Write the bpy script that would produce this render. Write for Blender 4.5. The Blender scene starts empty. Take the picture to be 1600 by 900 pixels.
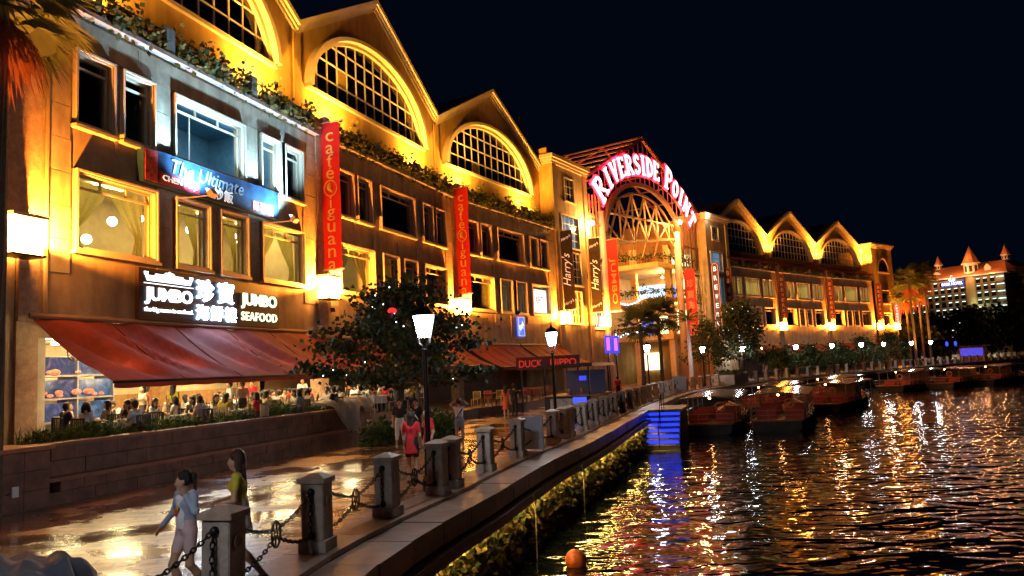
import bpy, math, random
import numpy as np
from mathutils import Matrix, Vector
R = math.radians
sc = bpy.context.scene
col = sc.collection
random.seed(7)
rng = np.random.default_rng(7)

# ------------------------------------------------------------------ camera
ROLL, PITCH = 0.05, math.atan(128 / 1200)
cam = bpy.data.cameras.new('camera')
cam.lens = 27.0
cam.sensor_width = 36.0
cam.clip_end = 3000
cam_ob = bpy.data.objects.new('camera', cam)
col.objects.link(cam_ob)
fw = Vector((0, math.cos(PITCH), math.sin(PITCH)))
up0 = Vector((0, -math.sin(PITCH), math.cos(PITCH)))
rt0 = Vector((1, 0, 0))
rt = rt0 * math.cos(ROLL) - up0 * math.sin(ROLL)
up = up0 * math.cos(ROLL) + rt0 * math.sin(ROLL)
cm = Matrix((rt, up, -fw)).transposed().to_4x4()
cm.translation = (0, 0, 2.5)
cam_ob.matrix_world = cm
sc.camera = cam_ob

# ------------------------------------------------------------------ night sky
world = bpy.data.worlds.new('World')
sc.world = world
world.use_nodes = True
wn = world.node_tree
bg = wn.nodes['Background']
bg.inputs['Color'].default_value = (0.10, 0.34, 1.0, 1)
bg.inputs['Strength'].default_value = 0.0052
sc.view_settings.view_transform = 'Standard'
sc.view_settings.look = 'None'
sc.view_settings.exposure = 0.0
sc.view_settings.gamma = 1.0
sc.cycles.use_denoising = True
sc.cycles.sample_clamp_indirect = 3.0
sc.cycles.sample_clamp_direct = 0.0
sc.cycles.max_bounces = 6
sc.cycles.diffuse_bounces = 2
sc.cycles.glossy_bounces = 3
sc.cycles.transparent_max_bounces = 8
sc.cycles.caustics_reflective = False
sc.cycles.caustics_refractive = False

# ------------------------------------------------------------------ helpers
def props(o, label=None, cat=None, group=None, kind=None):
    if label: o['label'] = label
    if cat: o['category'] = cat
    if group: o['group'] = group
    if kind: o['kind'] = kind
    return o

def empty(name, loc=(0, 0, 0), rz=0.0, parent=None):
    o = bpy.data.objects.new(name, None)
    o.empty_display_size = 0.2
    col.objects.link(o)
    o.location = loc
    o.rotation_euler = (0, 0, rz)
    o.parent = parent
    return o

def obj(name, mesh, parent=None, m=None):
    o = bpy.data.objects.new(name, mesh)
    col.objects.link(o)
    o.parent = parent
    if m is not None:
        o.matrix_local = m
    return o

def copy_tree(o, parent=None):
    c = o.copy()
    col.objects.link(c)
    c.parent = parent
    for k in ('label', 'group', 'category'):
        if k in o: c[k] = o[k]
    for ch in list(o.children):
        copy_tree(ch, c)
    return c

class MB:
    """collects faces; build() links them as ONE mesh object"""
    def __init__(s): s.v, s.f, s.mi = [], [], []
    def quad(s, a, b, c, d, mi=0):
        n = len(s.v); s.v += [a, b, c, d]; s.f.append((n, n+1, n+2, n+3)); s.mi.append(mi); return s
    def poly(s, pts, mi=0):
        n = len(s.v); s.v += pts; s.f.append(tuple(range(n, n+len(pts)))); s.mi.append(mi); return s
    def box(s, x0, y0, z0, x1, y1, z1, mi=0):
        n = len(s.v)
        s.v += [(x0,y0,z0),(x1,y0,z0),(x1,y1,z0),(x0,y1,z0),(x0,y0,z1),(x1,y0,z1),(x1,y1,z1),(x0,y1,z1)]
        for f in ((0,3,2,1),(4,5,6,7),(0,1,5,4),(1,2,6,5),(2,3,7,6),(3,0,4,7)):
            s.f.append(tuple(n+i for i in f)); s.mi.append(mi)
        return s
    def obox(s, c, sz, m3=None, mi=0):
        """box centred at c, rotated by 3x3 m3"""
        n = len(s.v); hx, hy, hz = sz[0]/2, sz[1]/2, sz[2]/2
        for p in ((-hx,-hy,-hz),(hx,-hy,-hz),(hx,hy,-hz),(-hx,hy,-hz),(-hx,-hy,hz),(hx,-hy,hz),(hx,hy,hz),(-hx,hy,hz)):
            q = Vector(p)
            if m3 is not None: q = m3 @ q
            s.v.append((c[0]+q.x, c[1]+q.y, c[2]+q.z))
        for f in ((0,3,2,1),(4,5,6,7),(0,1,5,4),(1,2,6,5),(2,3,7,6),(3,0,4,7)):
            s.f.append(tuple(n+i for i in f)); s.mi.append(mi)
        return s
    def bar(s, a, b, w, t=None, mi=0):
        """square bar from a to b"""
        a, b = Vector(a), Vector(b); d = b-a; L = d.length
        if L < 1e-6: return s
        q = d.to_track_quat('Z', 'Y').to_matrix()
        return s.obox((a+b)/2, (w, t or w, L), q, mi)
    def tube(s, pts, r, n=6, mi=0, cap=True):
        pts = [Vector(p) for p in pts]
        rr = r if isinstance(r, (list, tuple)) else [r]*len(pts)
        base = len(s.v)
        for i, p in enumerate(pts):
            d = (pts[min(i+1, len(pts)-1)]-pts[max(i-1, 0)])
            q = d.to_track_quat('Z', 'Y').to_matrix()
            for k in range(n):
                a = 2*math.pi*k/n
                w = p+q @ Vector((math.cos(a)*rr[i], math.sin(a)*rr[i], 0))
                s.v.append(tuple(w))
        for i in range(len(pts)-1):
            for k in range(n):
                a = base+i*n+k; b = base+i*n+(k+1) % n
                s.f.append((a, b, b+n, a+n)); s.mi.append(mi)
        if cap:
            s.f.append(tuple(base+k for k in reversed(range(n)))); s.mi.append(mi)
            e = base+(len(pts)-1)*n
            s.f.append(tuple(e+k for k in range(n))); s.mi.append(mi)
        return s
    def lathe(s, prof, c=(0, 0, 0), n=12, mi=0, rot=0.0):
        """prof: (r, z) from bottom to top"""
        base = len(s.v)
        for r, z in prof:
            for k in range(n):
                a = 2*math.pi*k/n+rot
                s.v.append((c[0]+r*math.cos(a), c[1]+r*math.sin(a), c[2]+z))
        for i in range(len(prof)-1):
            for k in range(n):
                a = base+i*n+k; b = base+i*n+(k+1) % n
                s.f.append((a, b, b+n, a+n)); s.mi.append(mi)
        s.f.append(tuple(base+k for k in reversed(range(n)))); s.mi.append(mi)
        e = base+(len(prof)-1)*n
        s.f.append(tuple(e+k for k in range(n))); s.mi.append(mi)
        return s
    def sphere(s, c, r, n=10, m=6, sc3=(1, 1, 1), mi=0):
        base = len(s.v)
        for i in range(m+1):
            t = math.pi*i/m
            for k in range(n):
                a = 2*math.pi*k/n
                s.v.append((c[0]+r*sc3[0]*math.sin(t)*math.cos(a), c[1]+r*sc3[1]*math.sin(t)*math.sin(a), c[2]-r*sc3[2]*math.cos(t)))
        for i in range(m):
            for k in range(n):
                a = base+i*n+k; b = base+i*n+(k+1) % n
                s.f.append((a, b, b+n, a+n)); s.mi.append(mi)
        return s
    def mesh(s, name, mats, smooth=False):
        me = bpy.data.meshes.new(name)
        me.from_pydata([tuple(p) for p in s.v], [], s.f)
        for m in (mats if isinstance(mats, (list, tuple)) else [mats]): me.materials.append(m)
        if any(s.mi): me.polygons.foreach_set('material_index', s.mi)
        if smooth: me.polygons.foreach_set('use_smooth', [True]*len(s.f))
        me.update()
        return me
    def build(s, name, mats, parent=None, m=None, smooth=False):
        return obj(name, s.mesh(name, mats, smooth), parent, m)

def smooth_angle(me, a=40):
    me.polygons.foreach_set('use_smooth', [True]*len(me.polygons))
    try: me.set_sharp_from_angle(angle=R(a))
    except Exception: pass

# ------------------------------------------------------------------ materials
MATS = {}
def mat(name, c, rough=0.6, metal=0.0, var=0.0, vs=4.0, bump=0.0, bs=40.0, emit=None, es=0.0, c2=None, spec=0.5, streak=0.0):
    """Principled colour with noise variation, optional streaks and fine relief"""
    if name in MATS: return MATS[name]
    m = bpy.data.materials.new(name); m.use_nodes = True
    nt = m.node_tree; N = nt.nodes; L = nt.links
    b = N['Principled BSDF']
    b.inputs['Base Color'].default_value = (*c, 1)
    b.inputs['Roughness'].default_value = rough
    b.inputs['Metallic'].default_value = metal
    b.inputs['Specular IOR Level'].default_value = spec
    if var > 0 or c2 or bump > 0 or streak > 0:
        tc = N.new('ShaderNodeTexCoord')
    if var > 0 or c2 or streak > 0:
        nz = N.new('ShaderNodeTexNoise'); nz.inputs['Scale'].default_value = vs; nz.inputs['Detail'].default_value = 5
        nz.inputs['Roughness'].default_value = 0.65
        L.new(tc.outputs['Object'], nz.inputs['Vector'])
        rp = N.new('ShaderNodeValToRGB')
        d = c2 if c2 else tuple(x*(1-var) for x in c)
        e = c if c2 else tuple(min(1, x*(1+var)) for x in c)
        rp.color_ramp.elements[0].color = (*d, 1); rp.color_ramp.elements[1].color = (*e, 1)
        rp.color_ramp.elements[0].position = 0.3; rp.color_ramp.elements[1].position = 0.7
        L.new(nz.outputs['Fac'], rp.inputs['Fac'])
        out = rp.outputs['Color']
        if streak > 0:
            mp = N.new('ShaderNodeMapping'); mp.inputs['Scale'].default_value = (0.7, 0.7, 0.16)
            L.new(tc.outputs['Object'], mp.inputs['Vector'])
            n2 = N.new('ShaderNodeTexNoise'); n2.inputs['Scale'].default_value = 2.2; n2.inputs['Detail'].default_value = 6
            L.new(mp.outputs['Vector'], n2.inputs['Vector'])
            r2 = N.new('ShaderNodeValToRGB')
            r2.color_ramp.elements[0].position = 0.35; r2.color_ramp.elements[1].position = 0.62
            k = 1-streak
            r2.color_ramp.elements[0].color = (k, k*0.97, k*0.92, 1); r2.color_ramp.elements[1].color = (1, 1, 1, 1)
            L.new(n2.outputs['Fac'], r2.inputs['Fac'])
            mx = N.new('ShaderNodeMix'); mx.data_type = 'RGBA'; mx.blend_type = 'MULTIPLY'; mx.inputs['Factor'].default_value = 1
            L.new(out, mx.inputs['A']); L.new(r2.outputs['Color'], mx.inputs['B'])
            out = mx.outputs['Result']
        L.new(out, b.inputs['Base Color'])
    if bump > 0:
        n3 = N.new('ShaderNodeTexNoise'); n3.inputs['Scale'].default_value = bs; n3.inputs['Detail'].default_value = 4
        L.new(tc.outputs['Object'], n3.inputs['Vector'])
        bp = N.new('ShaderNodeBump'); bp.inputs['Strength'].default_value = bump; bp.inputs['Distance'].default_value = 0.02
        L.new(n3.outputs['Fac'], bp.inputs['Height']); L.new(bp.outputs['Normal'], b.inputs['Normal'])
    if emit:
        b.inputs['Emission Color'].default_value = (*emit, 1)
        b.inputs['Emission Strength'].default_value = es
    MATS[name] = m
    return m

def glass_mat(name, tint=(0.8, 0.85, 0.85), refl=1.0, rough=0.03):
    if name in MATS: return MATS[name]
    m = bpy.data.materials.new(name); m.use_nodes = True
    nt = m.node_tree; N = nt.nodes; L = nt.links
    for n in list(N):
        if n.type == 'BSDF_PRINCIPLED': N.remove(n)
    o = N['Material Output']
    tr = N.new('ShaderNodeBsdfTransparent'); tr.inputs['Color'].default_value = (*tint, 1)
    gl = N.new('ShaderNodeBsdfGlossy'); gl.inputs['Roughness'].default_value = rough
    lw = N.new('ShaderNodeLayerWeight'); lw.inputs['Blend'].default_value = 0.5
    pw = N.new('ShaderNodeMath'); pw.operation = 'POWER'; pw.inputs[1].default_value = 4.0
    fr = N.new('ShaderNodeMath'); fr.operation = 'MULTIPLY_ADD'; fr.inputs[1].default_value = 0.8*refl; fr.inputs[2].default_value = 0.05*refl
    L.new(lw.outputs['Facing'], pw.inputs[0]); L.new(pw.outputs[0], fr.inputs[0])
    mx = N.new('ShaderNodeMixShader')
    L.new(fr.outputs[0], mx.inputs[0]); L.new(tr.outputs[0], mx.inputs[1]); L.new(gl.outputs[0], mx.inputs[2])
    L.new(mx.outputs[0], o.inputs['Surface'])
    MATS[name] = m
    return m

def cloth_mat(name, c, trans=0.4, var=0.25, vs=3.0, rough=0.8):
    """cloth that lets part of the light through"""
    if name in MATS: return MATS[name]
    m = mat(name, c, rough, var=var, vs=vs)
    nt = m.node_tree; N = nt.nodes; L = nt.links
    b = N['Principled BSDF']; o = N['Material Output']
    t = N.new('ShaderNodeBsdfTranslucent'); t.inputs['Color'].default_value = (*c, 1)
    mx = N.new('ShaderNodeMixShader'); mx.inputs[0].default_value = trans
    L.new(b.outputs[0], mx.inputs[1]); L.new(t.outputs[0], mx.inputs[2]); L.new(mx.outputs[0], o.inputs['Surface'])
    return m

def emis(name, c, s):
    return mat(name, (0.02, 0.02, 0.02), 0.5, emit=c, es=s)

WARM = (1.0, 0.56, 0.13)
AMBER = (1.0, 0.40, 0.06)
COLD = (0.72, 0.86, 1.0)
M_wall = mat('painted_plaster', (0.52, 0.37, 0.21), 0.85, var=0.22, vs=1.1, bump=0.25, bs=55, streak=0.32)
M_panel = mat('cladding_panel', (0.50, 0.39, 0.26), 0.8, var=0.25, vs=1.6, bump=0.22, bs=60, streak=0.4)
M_gable = mat('yellow_plaster', (0.72, 0.43, 0.11), 0.85, var=0.16, vs=0.9, bump=0.2, bs=45, streak=0.25)
M_brick = mat('rough_pilaster', (0.50, 0.32, 0.20), 0.9, var=0.3, vs=5, bump=0.9, bs=18)
M_trim = mat('cream_trim', (0.74, 0.58, 0.36), 0.6, var=0.1, vs=3, bump=0.1)
M_frame = mat('window_frame', (0.70, 0.55, 0.38), 0.45, var=0.08, vs=6)
M_wframe = mat('white_mullion', (0.78, 0.72, 0.60), 0.5, var=0.06, vs=6)
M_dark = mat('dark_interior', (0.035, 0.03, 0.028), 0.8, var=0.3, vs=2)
M_room = mat('room_lining', (0.55, 0.45, 0.28), 0.8, var=0.15, vs=1.5)
M_glass = glass_mat('window_glass')
M_metal = mat('black_metal', (0.02, 0.02, 0.022), 0.4, metal=0.6, var=0.3, vs=8)
M_steel = mat('painted_steel', (0.42, 0.27, 0.16), 0.45, var=0.12, vs=3)
M_roof = mat('roof_sheet', (0.05, 0.03, 0.025), 0.7, var=0.3, vs=1.5)
M_conc = mat('concrete', (0.36, 0.33, 0.29), 0.85, var=0.25, vs=3, bump=0.4, bs=40, streak=0.3)
M_red = cloth_mat('red_banner', (0.62, 0.02, 0.015), 0.35, 0.12, 2)
M_awn = cloth_mat('red_awning', (0.30, 0.042, 0.03), 0.04, 0.3, 1.5)
M_gold = mat('gold_print', (0.75, 0.50, 0.10), 0.6)
M_white = mat('white_print', (0.8, 0.8, 0.78), 0.6)

# ------------------------------------------------------------------ text
def text_mesh(body, size, ext=0.02, mats=None, bold=0.0, shear=0.0, spacing=1.0):
    cu = bpy.data.curves.new('lettering', 'FONT')
    cu.body = body; cu.size = size; cu.extrude = ext; cu.offset = bold; cu.shear = shear; cu.space_character = spacing
    cu.align_x = 'CENTER'; cu.align_y = 'CENTER'; cu.resolution_u = 3
    o = bpy.data.objects.new('lettering', cu); col.objects.link(o)
    dg = bpy.context.evaluated_depsgraph_get()
    me = bpy.data.meshes.new_from_object(o.evaluated_get(dg))
    bpy.data.objects.remove(o); bpy.data.curves.remove(cu)
    me.materials.clear(); me.materials.append(mats)
    return me

def text_size(me):
    xs = [v.co.x for v in me.vertices]; ys = [v.co.y for v in me.vertices]
    return (max(xs)-min(xs), max(ys)-min(ys)) if xs else (0.01, 0.01)

UPRIGHT = Matrix(((1, 0, 0, 0), (0, 0, -1, 0), (0, 1, 0, 0), (0, 0, 0, 1)))   # xy lettering stood up in xz, facing -y

def lettering(name, body, w, h, m, mtl, parent, ext=0.02, **k):
    """text stretched into a w x h field centred at m (local: x right, y up, z out)"""
    me = text_mesh(body, 1.0, ext, mtl, **k)
    tw, th = text_size(me)
    xs = [v.co.x for v in me.vertices]; ys = [v.co.y for v in me.vertices]
    cx, cy = (max(xs)+min(xs))/2, (max(ys)+min(ys))/2
    for v in me.vertices:
        v.co.x = (v.co.x-cx)*w/tw; v.co.y = (v.co.y-cy)*h/th
    return obj(name, me, parent, m)

def T(x, y, z): return Matrix.Translation((x, y, z))
def RZ(a): return Matrix.Rotation(a, 4, 'Z')
def RX(a): return Matrix.Rotation(a, 4, 'X')
def RY(a): return Matrix.Rotation(a, 4, 'Y')

def light(name, kind, energy, color, parent, m, size=0.1, spot=None, blend=0.5):
    l = bpy.data.lights.new(name, kind); l.energy = energy; l.color = color
    if kind == 'AREA': l.size = size
    else: l.shadow_soft_size = size
    if kind == 'SPOT': l.spot_size = R(spot); l.spot_blend = blend
    o = bpy.data.objects.new(name, l); col.objects.link(o); o.parent = parent; o.matrix_local = m
    return o
def aim(loc, target):
    """matrix at loc whose -Z looks at target"""
    d = (Vector(target)-Vector(loc)).normalized()
    return Matrix.Translation(loc) @ d.to_track_quat('-Z', 'Y').to_matrix().to_4x4()

# ------------------------------------------------------------------ facade frames: u along the wall, v into the building, z up
def frame(x, y, az, du=0.0):
    a = R(az); e = Vector((math.sin(a), math.cos(a), 0)); v = Vector((-math.cos(a), math.sin(a), 0))
    m = Matrix((e, v, Vector((0, 0, 1)))).transposed().to_4x4()
    m.translation = Vector((x, y, 0))+e*du
    return m
W = 16.4
F0 = frame(-14.2, 22.27, 16.7)
F1 = frame(-9.49, 37.96, 20.1)
F2 = frame(-3.90, 53.23, 28.5)
F3 = frame(3.41, 66.70, 31, 1.2)
F4 = frame(7.55, 73.59, 36, 1.3)
F5 = frame(21.43, 92.69, 40, 4.6)
F6 = frame(26.51, 98.75, 43.5, 1.6)
F7 = frame(38.35, 111.23, 46, 0.4)
F8 = frame(49.76, 122.24, 49, 0.6)
F9 = frame(62.79, 133.57, 51, 0.7)
# ------------------------------------------------------------------ quay line
BP = [(-4.9, -6), (-4.3, 1), (-4.02, 5.9), (-3.42, 8.95), (-3.03, 11.57), (-2.41, 14.06), (-1.71, 16.41), (-0.87, 19.64), (0.0, 22.7),
      (1.12, 26.0), (2.5, 30.5), (3.95, 35.6), (6.0, 42.5), (9.5, 53.5), (13.9, 65.3), (20.3, 77.0), (27.5, 86.2), (34.6, 93.6),
      (41.7, 100.2), (51, 109), (64, 120.5), (80, 133), (105, 150), (140, 170), (200, 197), (330, 240)]
def catmull(P, n=10):
    P = [Vector((*p, 0)) for p in P]; out = []
    for i in range(len(P)-1):
        p0, p1, p2, p3 = P[max(i-1, 0)], P[i], P[i+1], P[min(i+2, len(P)-1)]
        for k in range(n):
            t = k/n
            out.append(0.5*((2*p1)+(p2-p0)*t+(2*p0-5*p1+4*p2-p3)*t*t+(3*p1-p0-3*p2+p3)*t**3))
    out.append(P[-1]); return out
QL = catmull(BP, 16)
QS = [0.0]
for a, b in zip(QL, QL[1:]): QS.append(QS[-1]+(b-a).length)
def q_at(s, off=0.0):
    """point of the bollard line at arc length s, off metres to the river side; and its direction"""
    s = max(0.0, min(s, QS[-1]-1e-3))
    i = int(np.searchsorted(QS, s, side='right'))-1; i = min(i, len(QL)-2)
    t = (s-QS[i])/(QS[i+1]-QS[i]); p = QL[i].lerp(QL[i+1], t)
    d = (QL[min(i+2, len(QL)-1)]-QL[max(i-1, 0)]).normalized(); n = Vector((d.y, -d.x, 0))
    return p+n*off, d
def s_near(x, y):
    return min(range(len(QL)), key=lambda i: (QL[i].x-x)**2+(QL[i].y-y)**2)
def s_of(x, y): return QS[s_near(x, y)]

# paving: wet brick-red tiles with puddles
def paving_mat():
    m = bpy.data.materials.new('wet_paving'); m.use_nodes = True
    nt = m.node_tree; N = nt.nodes; L = nt.links; b = N['Principled BSDF']
    tc = N.new('ShaderNodeTexCoord')
    mp = N.new('ShaderNodeMapping'); mp.inputs['Rotation'].default_value = (0, 0, R(-14)); L.new(tc.outputs['Object'], mp.inputs['Vector'])
    br = N.new('ShaderNodeTexBrick'); br.inputs['Scale'].default_value = 1.0
    br.inputs['Brick Width'].default_value = 0.6; br.inputs['Row Height'].default_value = 0.3; br.inputs['Mortar Size'].default_value = 0.02
    br.inputs['Color1'].default_value = (0.34, 0.115, 0.035, 1); br.inputs['Color2'].default_value = (0.42, 0.17, 0.055, 1); br.inputs['Mortar'].default_value = (0.05, 0.035, 0.03, 1)
    L.new(mp.outputs['Vector'], br.inputs['Vector'])
    n1 = N.new('ShaderNodeTexNoise'); n1.inputs['Scale'].default_value = 0.55; n1.inputs['Detail'].default_value = 7; n1.inputs['Roughness'].default_value = 0.62
    L.new(tc.outputs['Object'], n1.inputs['Vector'])
    rr = N.new('ShaderNodeValToRGB'); rr.color_ramp.elements[0].position = 0.40; rr.color_ramp.elements[1].position = 0.60
    rr.color_ramp.elements[0].color = (0.10, 0.10, 0.10, 1); rr.color_ramp.elements[1].color = (0.42, 0.42, 0.42, 1)
    L.new(n1.outputs['Fac'], rr.inputs['Fac']); L.new(rr.outputs['Color'], b.inputs['Roughness'])
    n2 = N.new('ShaderNodeTexNoise'); n2.inputs['Scale'].default_value = 2.4; n2.inputs['Detail'].default_value = 8
    mp2 = N.new('ShaderNodeMapping'); mp2.inputs['Rotation'].default_value = (0, 0, R(35)); mp2.inputs['Scale'].default_value = (0.5, 2.2, 1)
    L.new(tc.outputs['Object'], mp2.inputs['Vector']); L.new(mp2.outputs['Vector'], n2.inputs['Vector'])
    r2 = N.new('ShaderNodeValToRGB'); r2.color_ramp.elements[0].position = 0.36; r2.color_ramp.elements[1].position = 0.5
    r2.color_ramp.elements[0].color = (0.25, 0.22, 0.2, 1); r2.color_ramp.elements[1].color = (1, 1, 1, 1)
    L.new(n2.outputs['Fac'], r2.inputs['Fac'])
    mx = N.new('ShaderNodeMix'); mx.data_type = 'RGBA'; mx.blend_type = 'MULTIPLY'; mx.inputs['Factor'].default_value = 1
    L.new(br.outputs['Color'], mx.inputs['A']); L.new(r2.outputs['Color'], mx.inputs['B']); L.new(mx.outputs['Result'], b.inputs['Base Color'])
    ad = N.new('ShaderNodeMath'); ad.operation = 'MULTIPLY_ADD'; ad.inputs[1].default_value = 0.6
    L.new(n2.outputs['Fac'], ad.inputs[0])
    inv = N.new('ShaderNodeMath'); inv.operation = 'MULTIPLY'; inv.inputs[1].default_value = -0.8; L.new(br.outputs['Fac'], inv.inputs[0]); L.new(inv.outputs[0], ad.inputs[2])
    bp = N.new('ShaderNodeBump'); bp.inputs['Strength'].default_value = 0.5; bp.inputs['Distance'].default_value = 0.018
    L.new(ad.outputs[0], bp.inputs['Height']); L.new(bp.outputs['Normal'], b.inputs['Normal'])
    b.inputs['Coat Weight'].default_value = 1.0; b.inputs['Coat Roughness'].default_value = 0.13
    L.new(bp.outputs['Normal'], b.inputs['Coat Normal'])
    rc = N.new('ShaderNodeValToRGB'); rc.color_ramp.elements[0].position = 0.42; rc.color_ramp.elements[1].position = 0.58
    rc.color_ramp.elements[0].color = (0.11, 0.11, 0.11, 1); rc.color_ramp.elements[1].color = (0.42, 0.42, 0.42, 1)
    L.new(n1.outputs['Fac'], rc.inputs['Fac']); L.new(rc.outputs['Color'], b.inputs['Coat Roughness'])
    b.inputs['Coat IOR'].default_value = 1.45
    return m
M_pave = paving_mat()
M_stone = mat('wet_granite', (0.34, 0.24, 0.18), 0.32, var=0.28, vs=2.5, bump=0.35, bs=35, streak=0.0)
M_stone2 = mat('wet_granite_dark', (0.26, 0.18, 0.13), 0.36, var=0.3, vs=3.0, bump=0.35, bs=35)
M_seawall = mat('seawall_stone', (0.10, 0.09, 0.07), 0.8, var=0.4, vs=2, bump=0.8, bs=6)

mb = MB()
ii = list(range(0, len(QL), 4))
if ii[-1] != len(QL)-1: ii.append(len(QL)-1)
edge = [q_at(QS[i], 0.32)[0] for i in ii]
for a, b in zip(edge, edge[1:]):
    mb.quad((-700, a.y, 0), (a.x, a.y, 0), (b.x, b.y, 0), (-700, b.y, 0))
e = edge[-1]
mb.quad((-700, e.y, 0), (e.x, e.y, 0), (900, 420, 0), (-700, 1500, 0))
mb.quad((900, 420, 0), (1500, 480, 0), (1500, 1500, 0), (-700, 1500, 0))
mb.quad((-700, -60, 0), (edge[0].x, -60, 0), (edge[0].x, edge[0].y, 0), (-700, edge[0].y, 0))
props(mb.build('promenade', M_pave), kind='structure')

# coping stones along the quay, each a piece
quay = props(MB().quad((0, 0, -30), (0.01, 0, -30), (0.01, 0.01, -30), (0, 0.01, -30)).build('quay', M_seawall), kind='structure')
mb = MB()
for i in range(0, len(QL)-1, 2):
    j = min(i+2, len(QL)-1)
    a, b = q_at(QS[i], 0.30)[0], q_at(QS[j], 0.30)[0]; a2, b2 = q_at(QS[i], 0.98)[0], q_at(QS[j], 0.98)[0]
    mb.quad((a.x, a.y, -0.42), (a2.x, a2.y, -0.42), (b2.x, b2.y, -0.42), (b.x, b.y, -0.42))
    mb.quad((a2.x, a2.y, -3.2), (b2.x, b2.y, -3.2), (b2.x, b2.y, -0.42), (a2.x, a2.y, -0.42))
    mb.quad((a.x, a.y, -0.42), (b.x, b.y, -0.42), (b.x, b.y, -0.002), (a.x, a.y, -0.002))
quay.data = mb.mesh('quay', M_seawall)
def ring_piece(s0, s1, o0, o1, z0, z1, nseg=1):
    m = MB()
    for k in range(nseg):
        sa, sb = s0+(s1-s0)*k/nseg, s0+(s1-s0)*(k+1)/nseg
        p = [q_at(sa, o0)[0], q_at(sa, o1)[0], q_at(sb, o1)[0], q_at(sb, o0)[0]]
        n = len(m.v)
        m.v += [(q.x, q.y, z0) for q in p]+[(q.x, q.y, z1) for q in p]
        fs = [(0, 3, 2, 1), (4, 5, 6, 7), (1, 2, 6, 5), (3, 0, 4, 7)]
        if k == 0: fs.append((0, 1, 5, 4))
        if k == nseg-1: fs.append((2, 3, 7, 6))
        m.f += [tuple(n+i for i in f) for f in fs]; m.mi += [0]*len(fs)
    return m
s = s_of(-4.3, 1.0)
k = 0
while s < s_of(41, 100):
    L_ = 1.45
    g = 0.015
    z = -0.05+random.uniform(-0.008, 0.008)
    ring_piece(s+g, s+L_-g, 0.345, 1.12+random.uniform(-0.01, 0.01), -0.42, z).build('coping_stone', M_stone if random.random() < 0.6 else M_stone2, quay)
    s += L_; k += 1
props(ring_piece(s, QS[-1], 0.345, 1.12, -0.42, -0.05, 60).build('far_coping', M_stone, quay))
# slabs of the bollard strip
s = s_of(-4.3, 1.0)
while s < s_of(6.0, 42.5):
    L_ = 1.3
    ring_piece(s+0.008, s+L_-0.008, -0.42, 0.33, -0.05, 0.022+random.uniform(-0.004, 0.004)).build('kerb_slab', M_stone2 if random.random() < 0.5 else M_stone, quay)
    s += L_
ring_piece(s, QS[-1], -0.42, 0.33, -0.05, 0.02, 70).build('kerb_strip', M_stone2, quay)
# steel channel under the coping with a lit strip on its underside
ring_piece(s_of(-4.3, 1), s_of(9.5, 53.5), 0.99, 1.26, -0.60, -0.50, 60).build('steel_channel', mat('rusty_channel', (0.16, 0.10, 0.07), 0.5, var=0.4, vs=4), quay)
ring_piece(s_of(-4.3, 1), s_of(9.5, 53.5), 1.235, 1.262, -0.70, -0.602, 60).build('added_channel_lip', MATS['rusty_channel'], quay)  # lip added to hide the glowing strip from view
ring_piece(s_of(-4.3, 1), s_of(6.0, 42.5), 1.05, 1.12, -0.63, -0.603, 50).build('light_strip', emis('strip_glow', (1.0, 0.60, 0.13), 95), quay)

# river
def water_mat():
    m = bpy.data.materials.new('river_water'); m.use_nodes = True
    nt = m.node_tree; N = nt.nodes; L = nt.links; b = N['Principled BSDF']
    b.inputs['Base Color'].default_value = (0.004, 0.007, 0.009, 1)
    b.inputs['Roughness'].default_value = 0.06
    b.inputs['IOR'].default_value = 1.33
    tc = N.new('ShaderNodeTexCoord')
    mp = N.new('ShaderNodeMapping'); mp.inputs['Rotation'].default_value = (0, 0, R(-25)); mp.inputs['Scale'].default_value = (0.55, 0.9, 1)
    L.new(tc.outputs['Object'], mp.inputs['Vector'])
    a = N.new('ShaderNodeTexNoise'); a.inputs['Scale'].default_value = 1.1; a.inputs['Detail'].default_value = 1.0; a.inputs['Distortion'].default_value = 0.8
    c = N.new('ShaderNodeTexNoise'); c.inputs['Scale'].default_value = 3.6; c.inputs['Detail'].default_value = 1.0; c.inputs['Distortion'].default_value = 0.4
    L.new(mp.outputs['Vector'], a.inputs['Vector']); L.new(mp.outputs['Vector'], c.inputs['Vector'])
    ma = N.new('ShaderNodeMath'); ma.operation = 'MULTIPLY_ADD'; ma.inputs[1].default_value = 0.22
    L.new(c.outputs['Fac'], ma.inputs[0]); L.new(a.outputs['Fac'], ma.inputs[2])
    bp = N.new('ShaderNodeBump'); bp.inputs['Strength'].default_value = 1.0; bp.inputs['Distance'].default_value = 0.16
    lo = N.new('ShaderNodeTexNoise'); lo.inputs['Scale'].default_value = 0.11; lo.inputs['Detail'].default_value = 2
    L.new(tc.outputs['Object'], lo.inputs['Vector'])
    mr = N.new('ShaderNodeMapRange'); mr.inputs['From Min'].default_value = 0.38; mr.inputs['From Max'].default_value = 0.62; mr.inputs['To Min'].default_value = 0.42; mr.inputs['To Max'].default_value = 1.0
    L.new(lo.outputs['Fac'], mr.inputs['Value']); L.new(mr.outputs['Result'], bp.inputs['Strength'])
    L.new(ma.outputs[0], bp.inputs['Height']); L.new(bp.outputs['Normal'], b.inputs['Normal'])
    return m
mb = MB()
mb.quad((-60, -80, -2), (1600, -80, -2), (1600, 700, -2), (-60, 700, -2))
props(mb.build('river', water_mat()), kind='structure')

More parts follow.
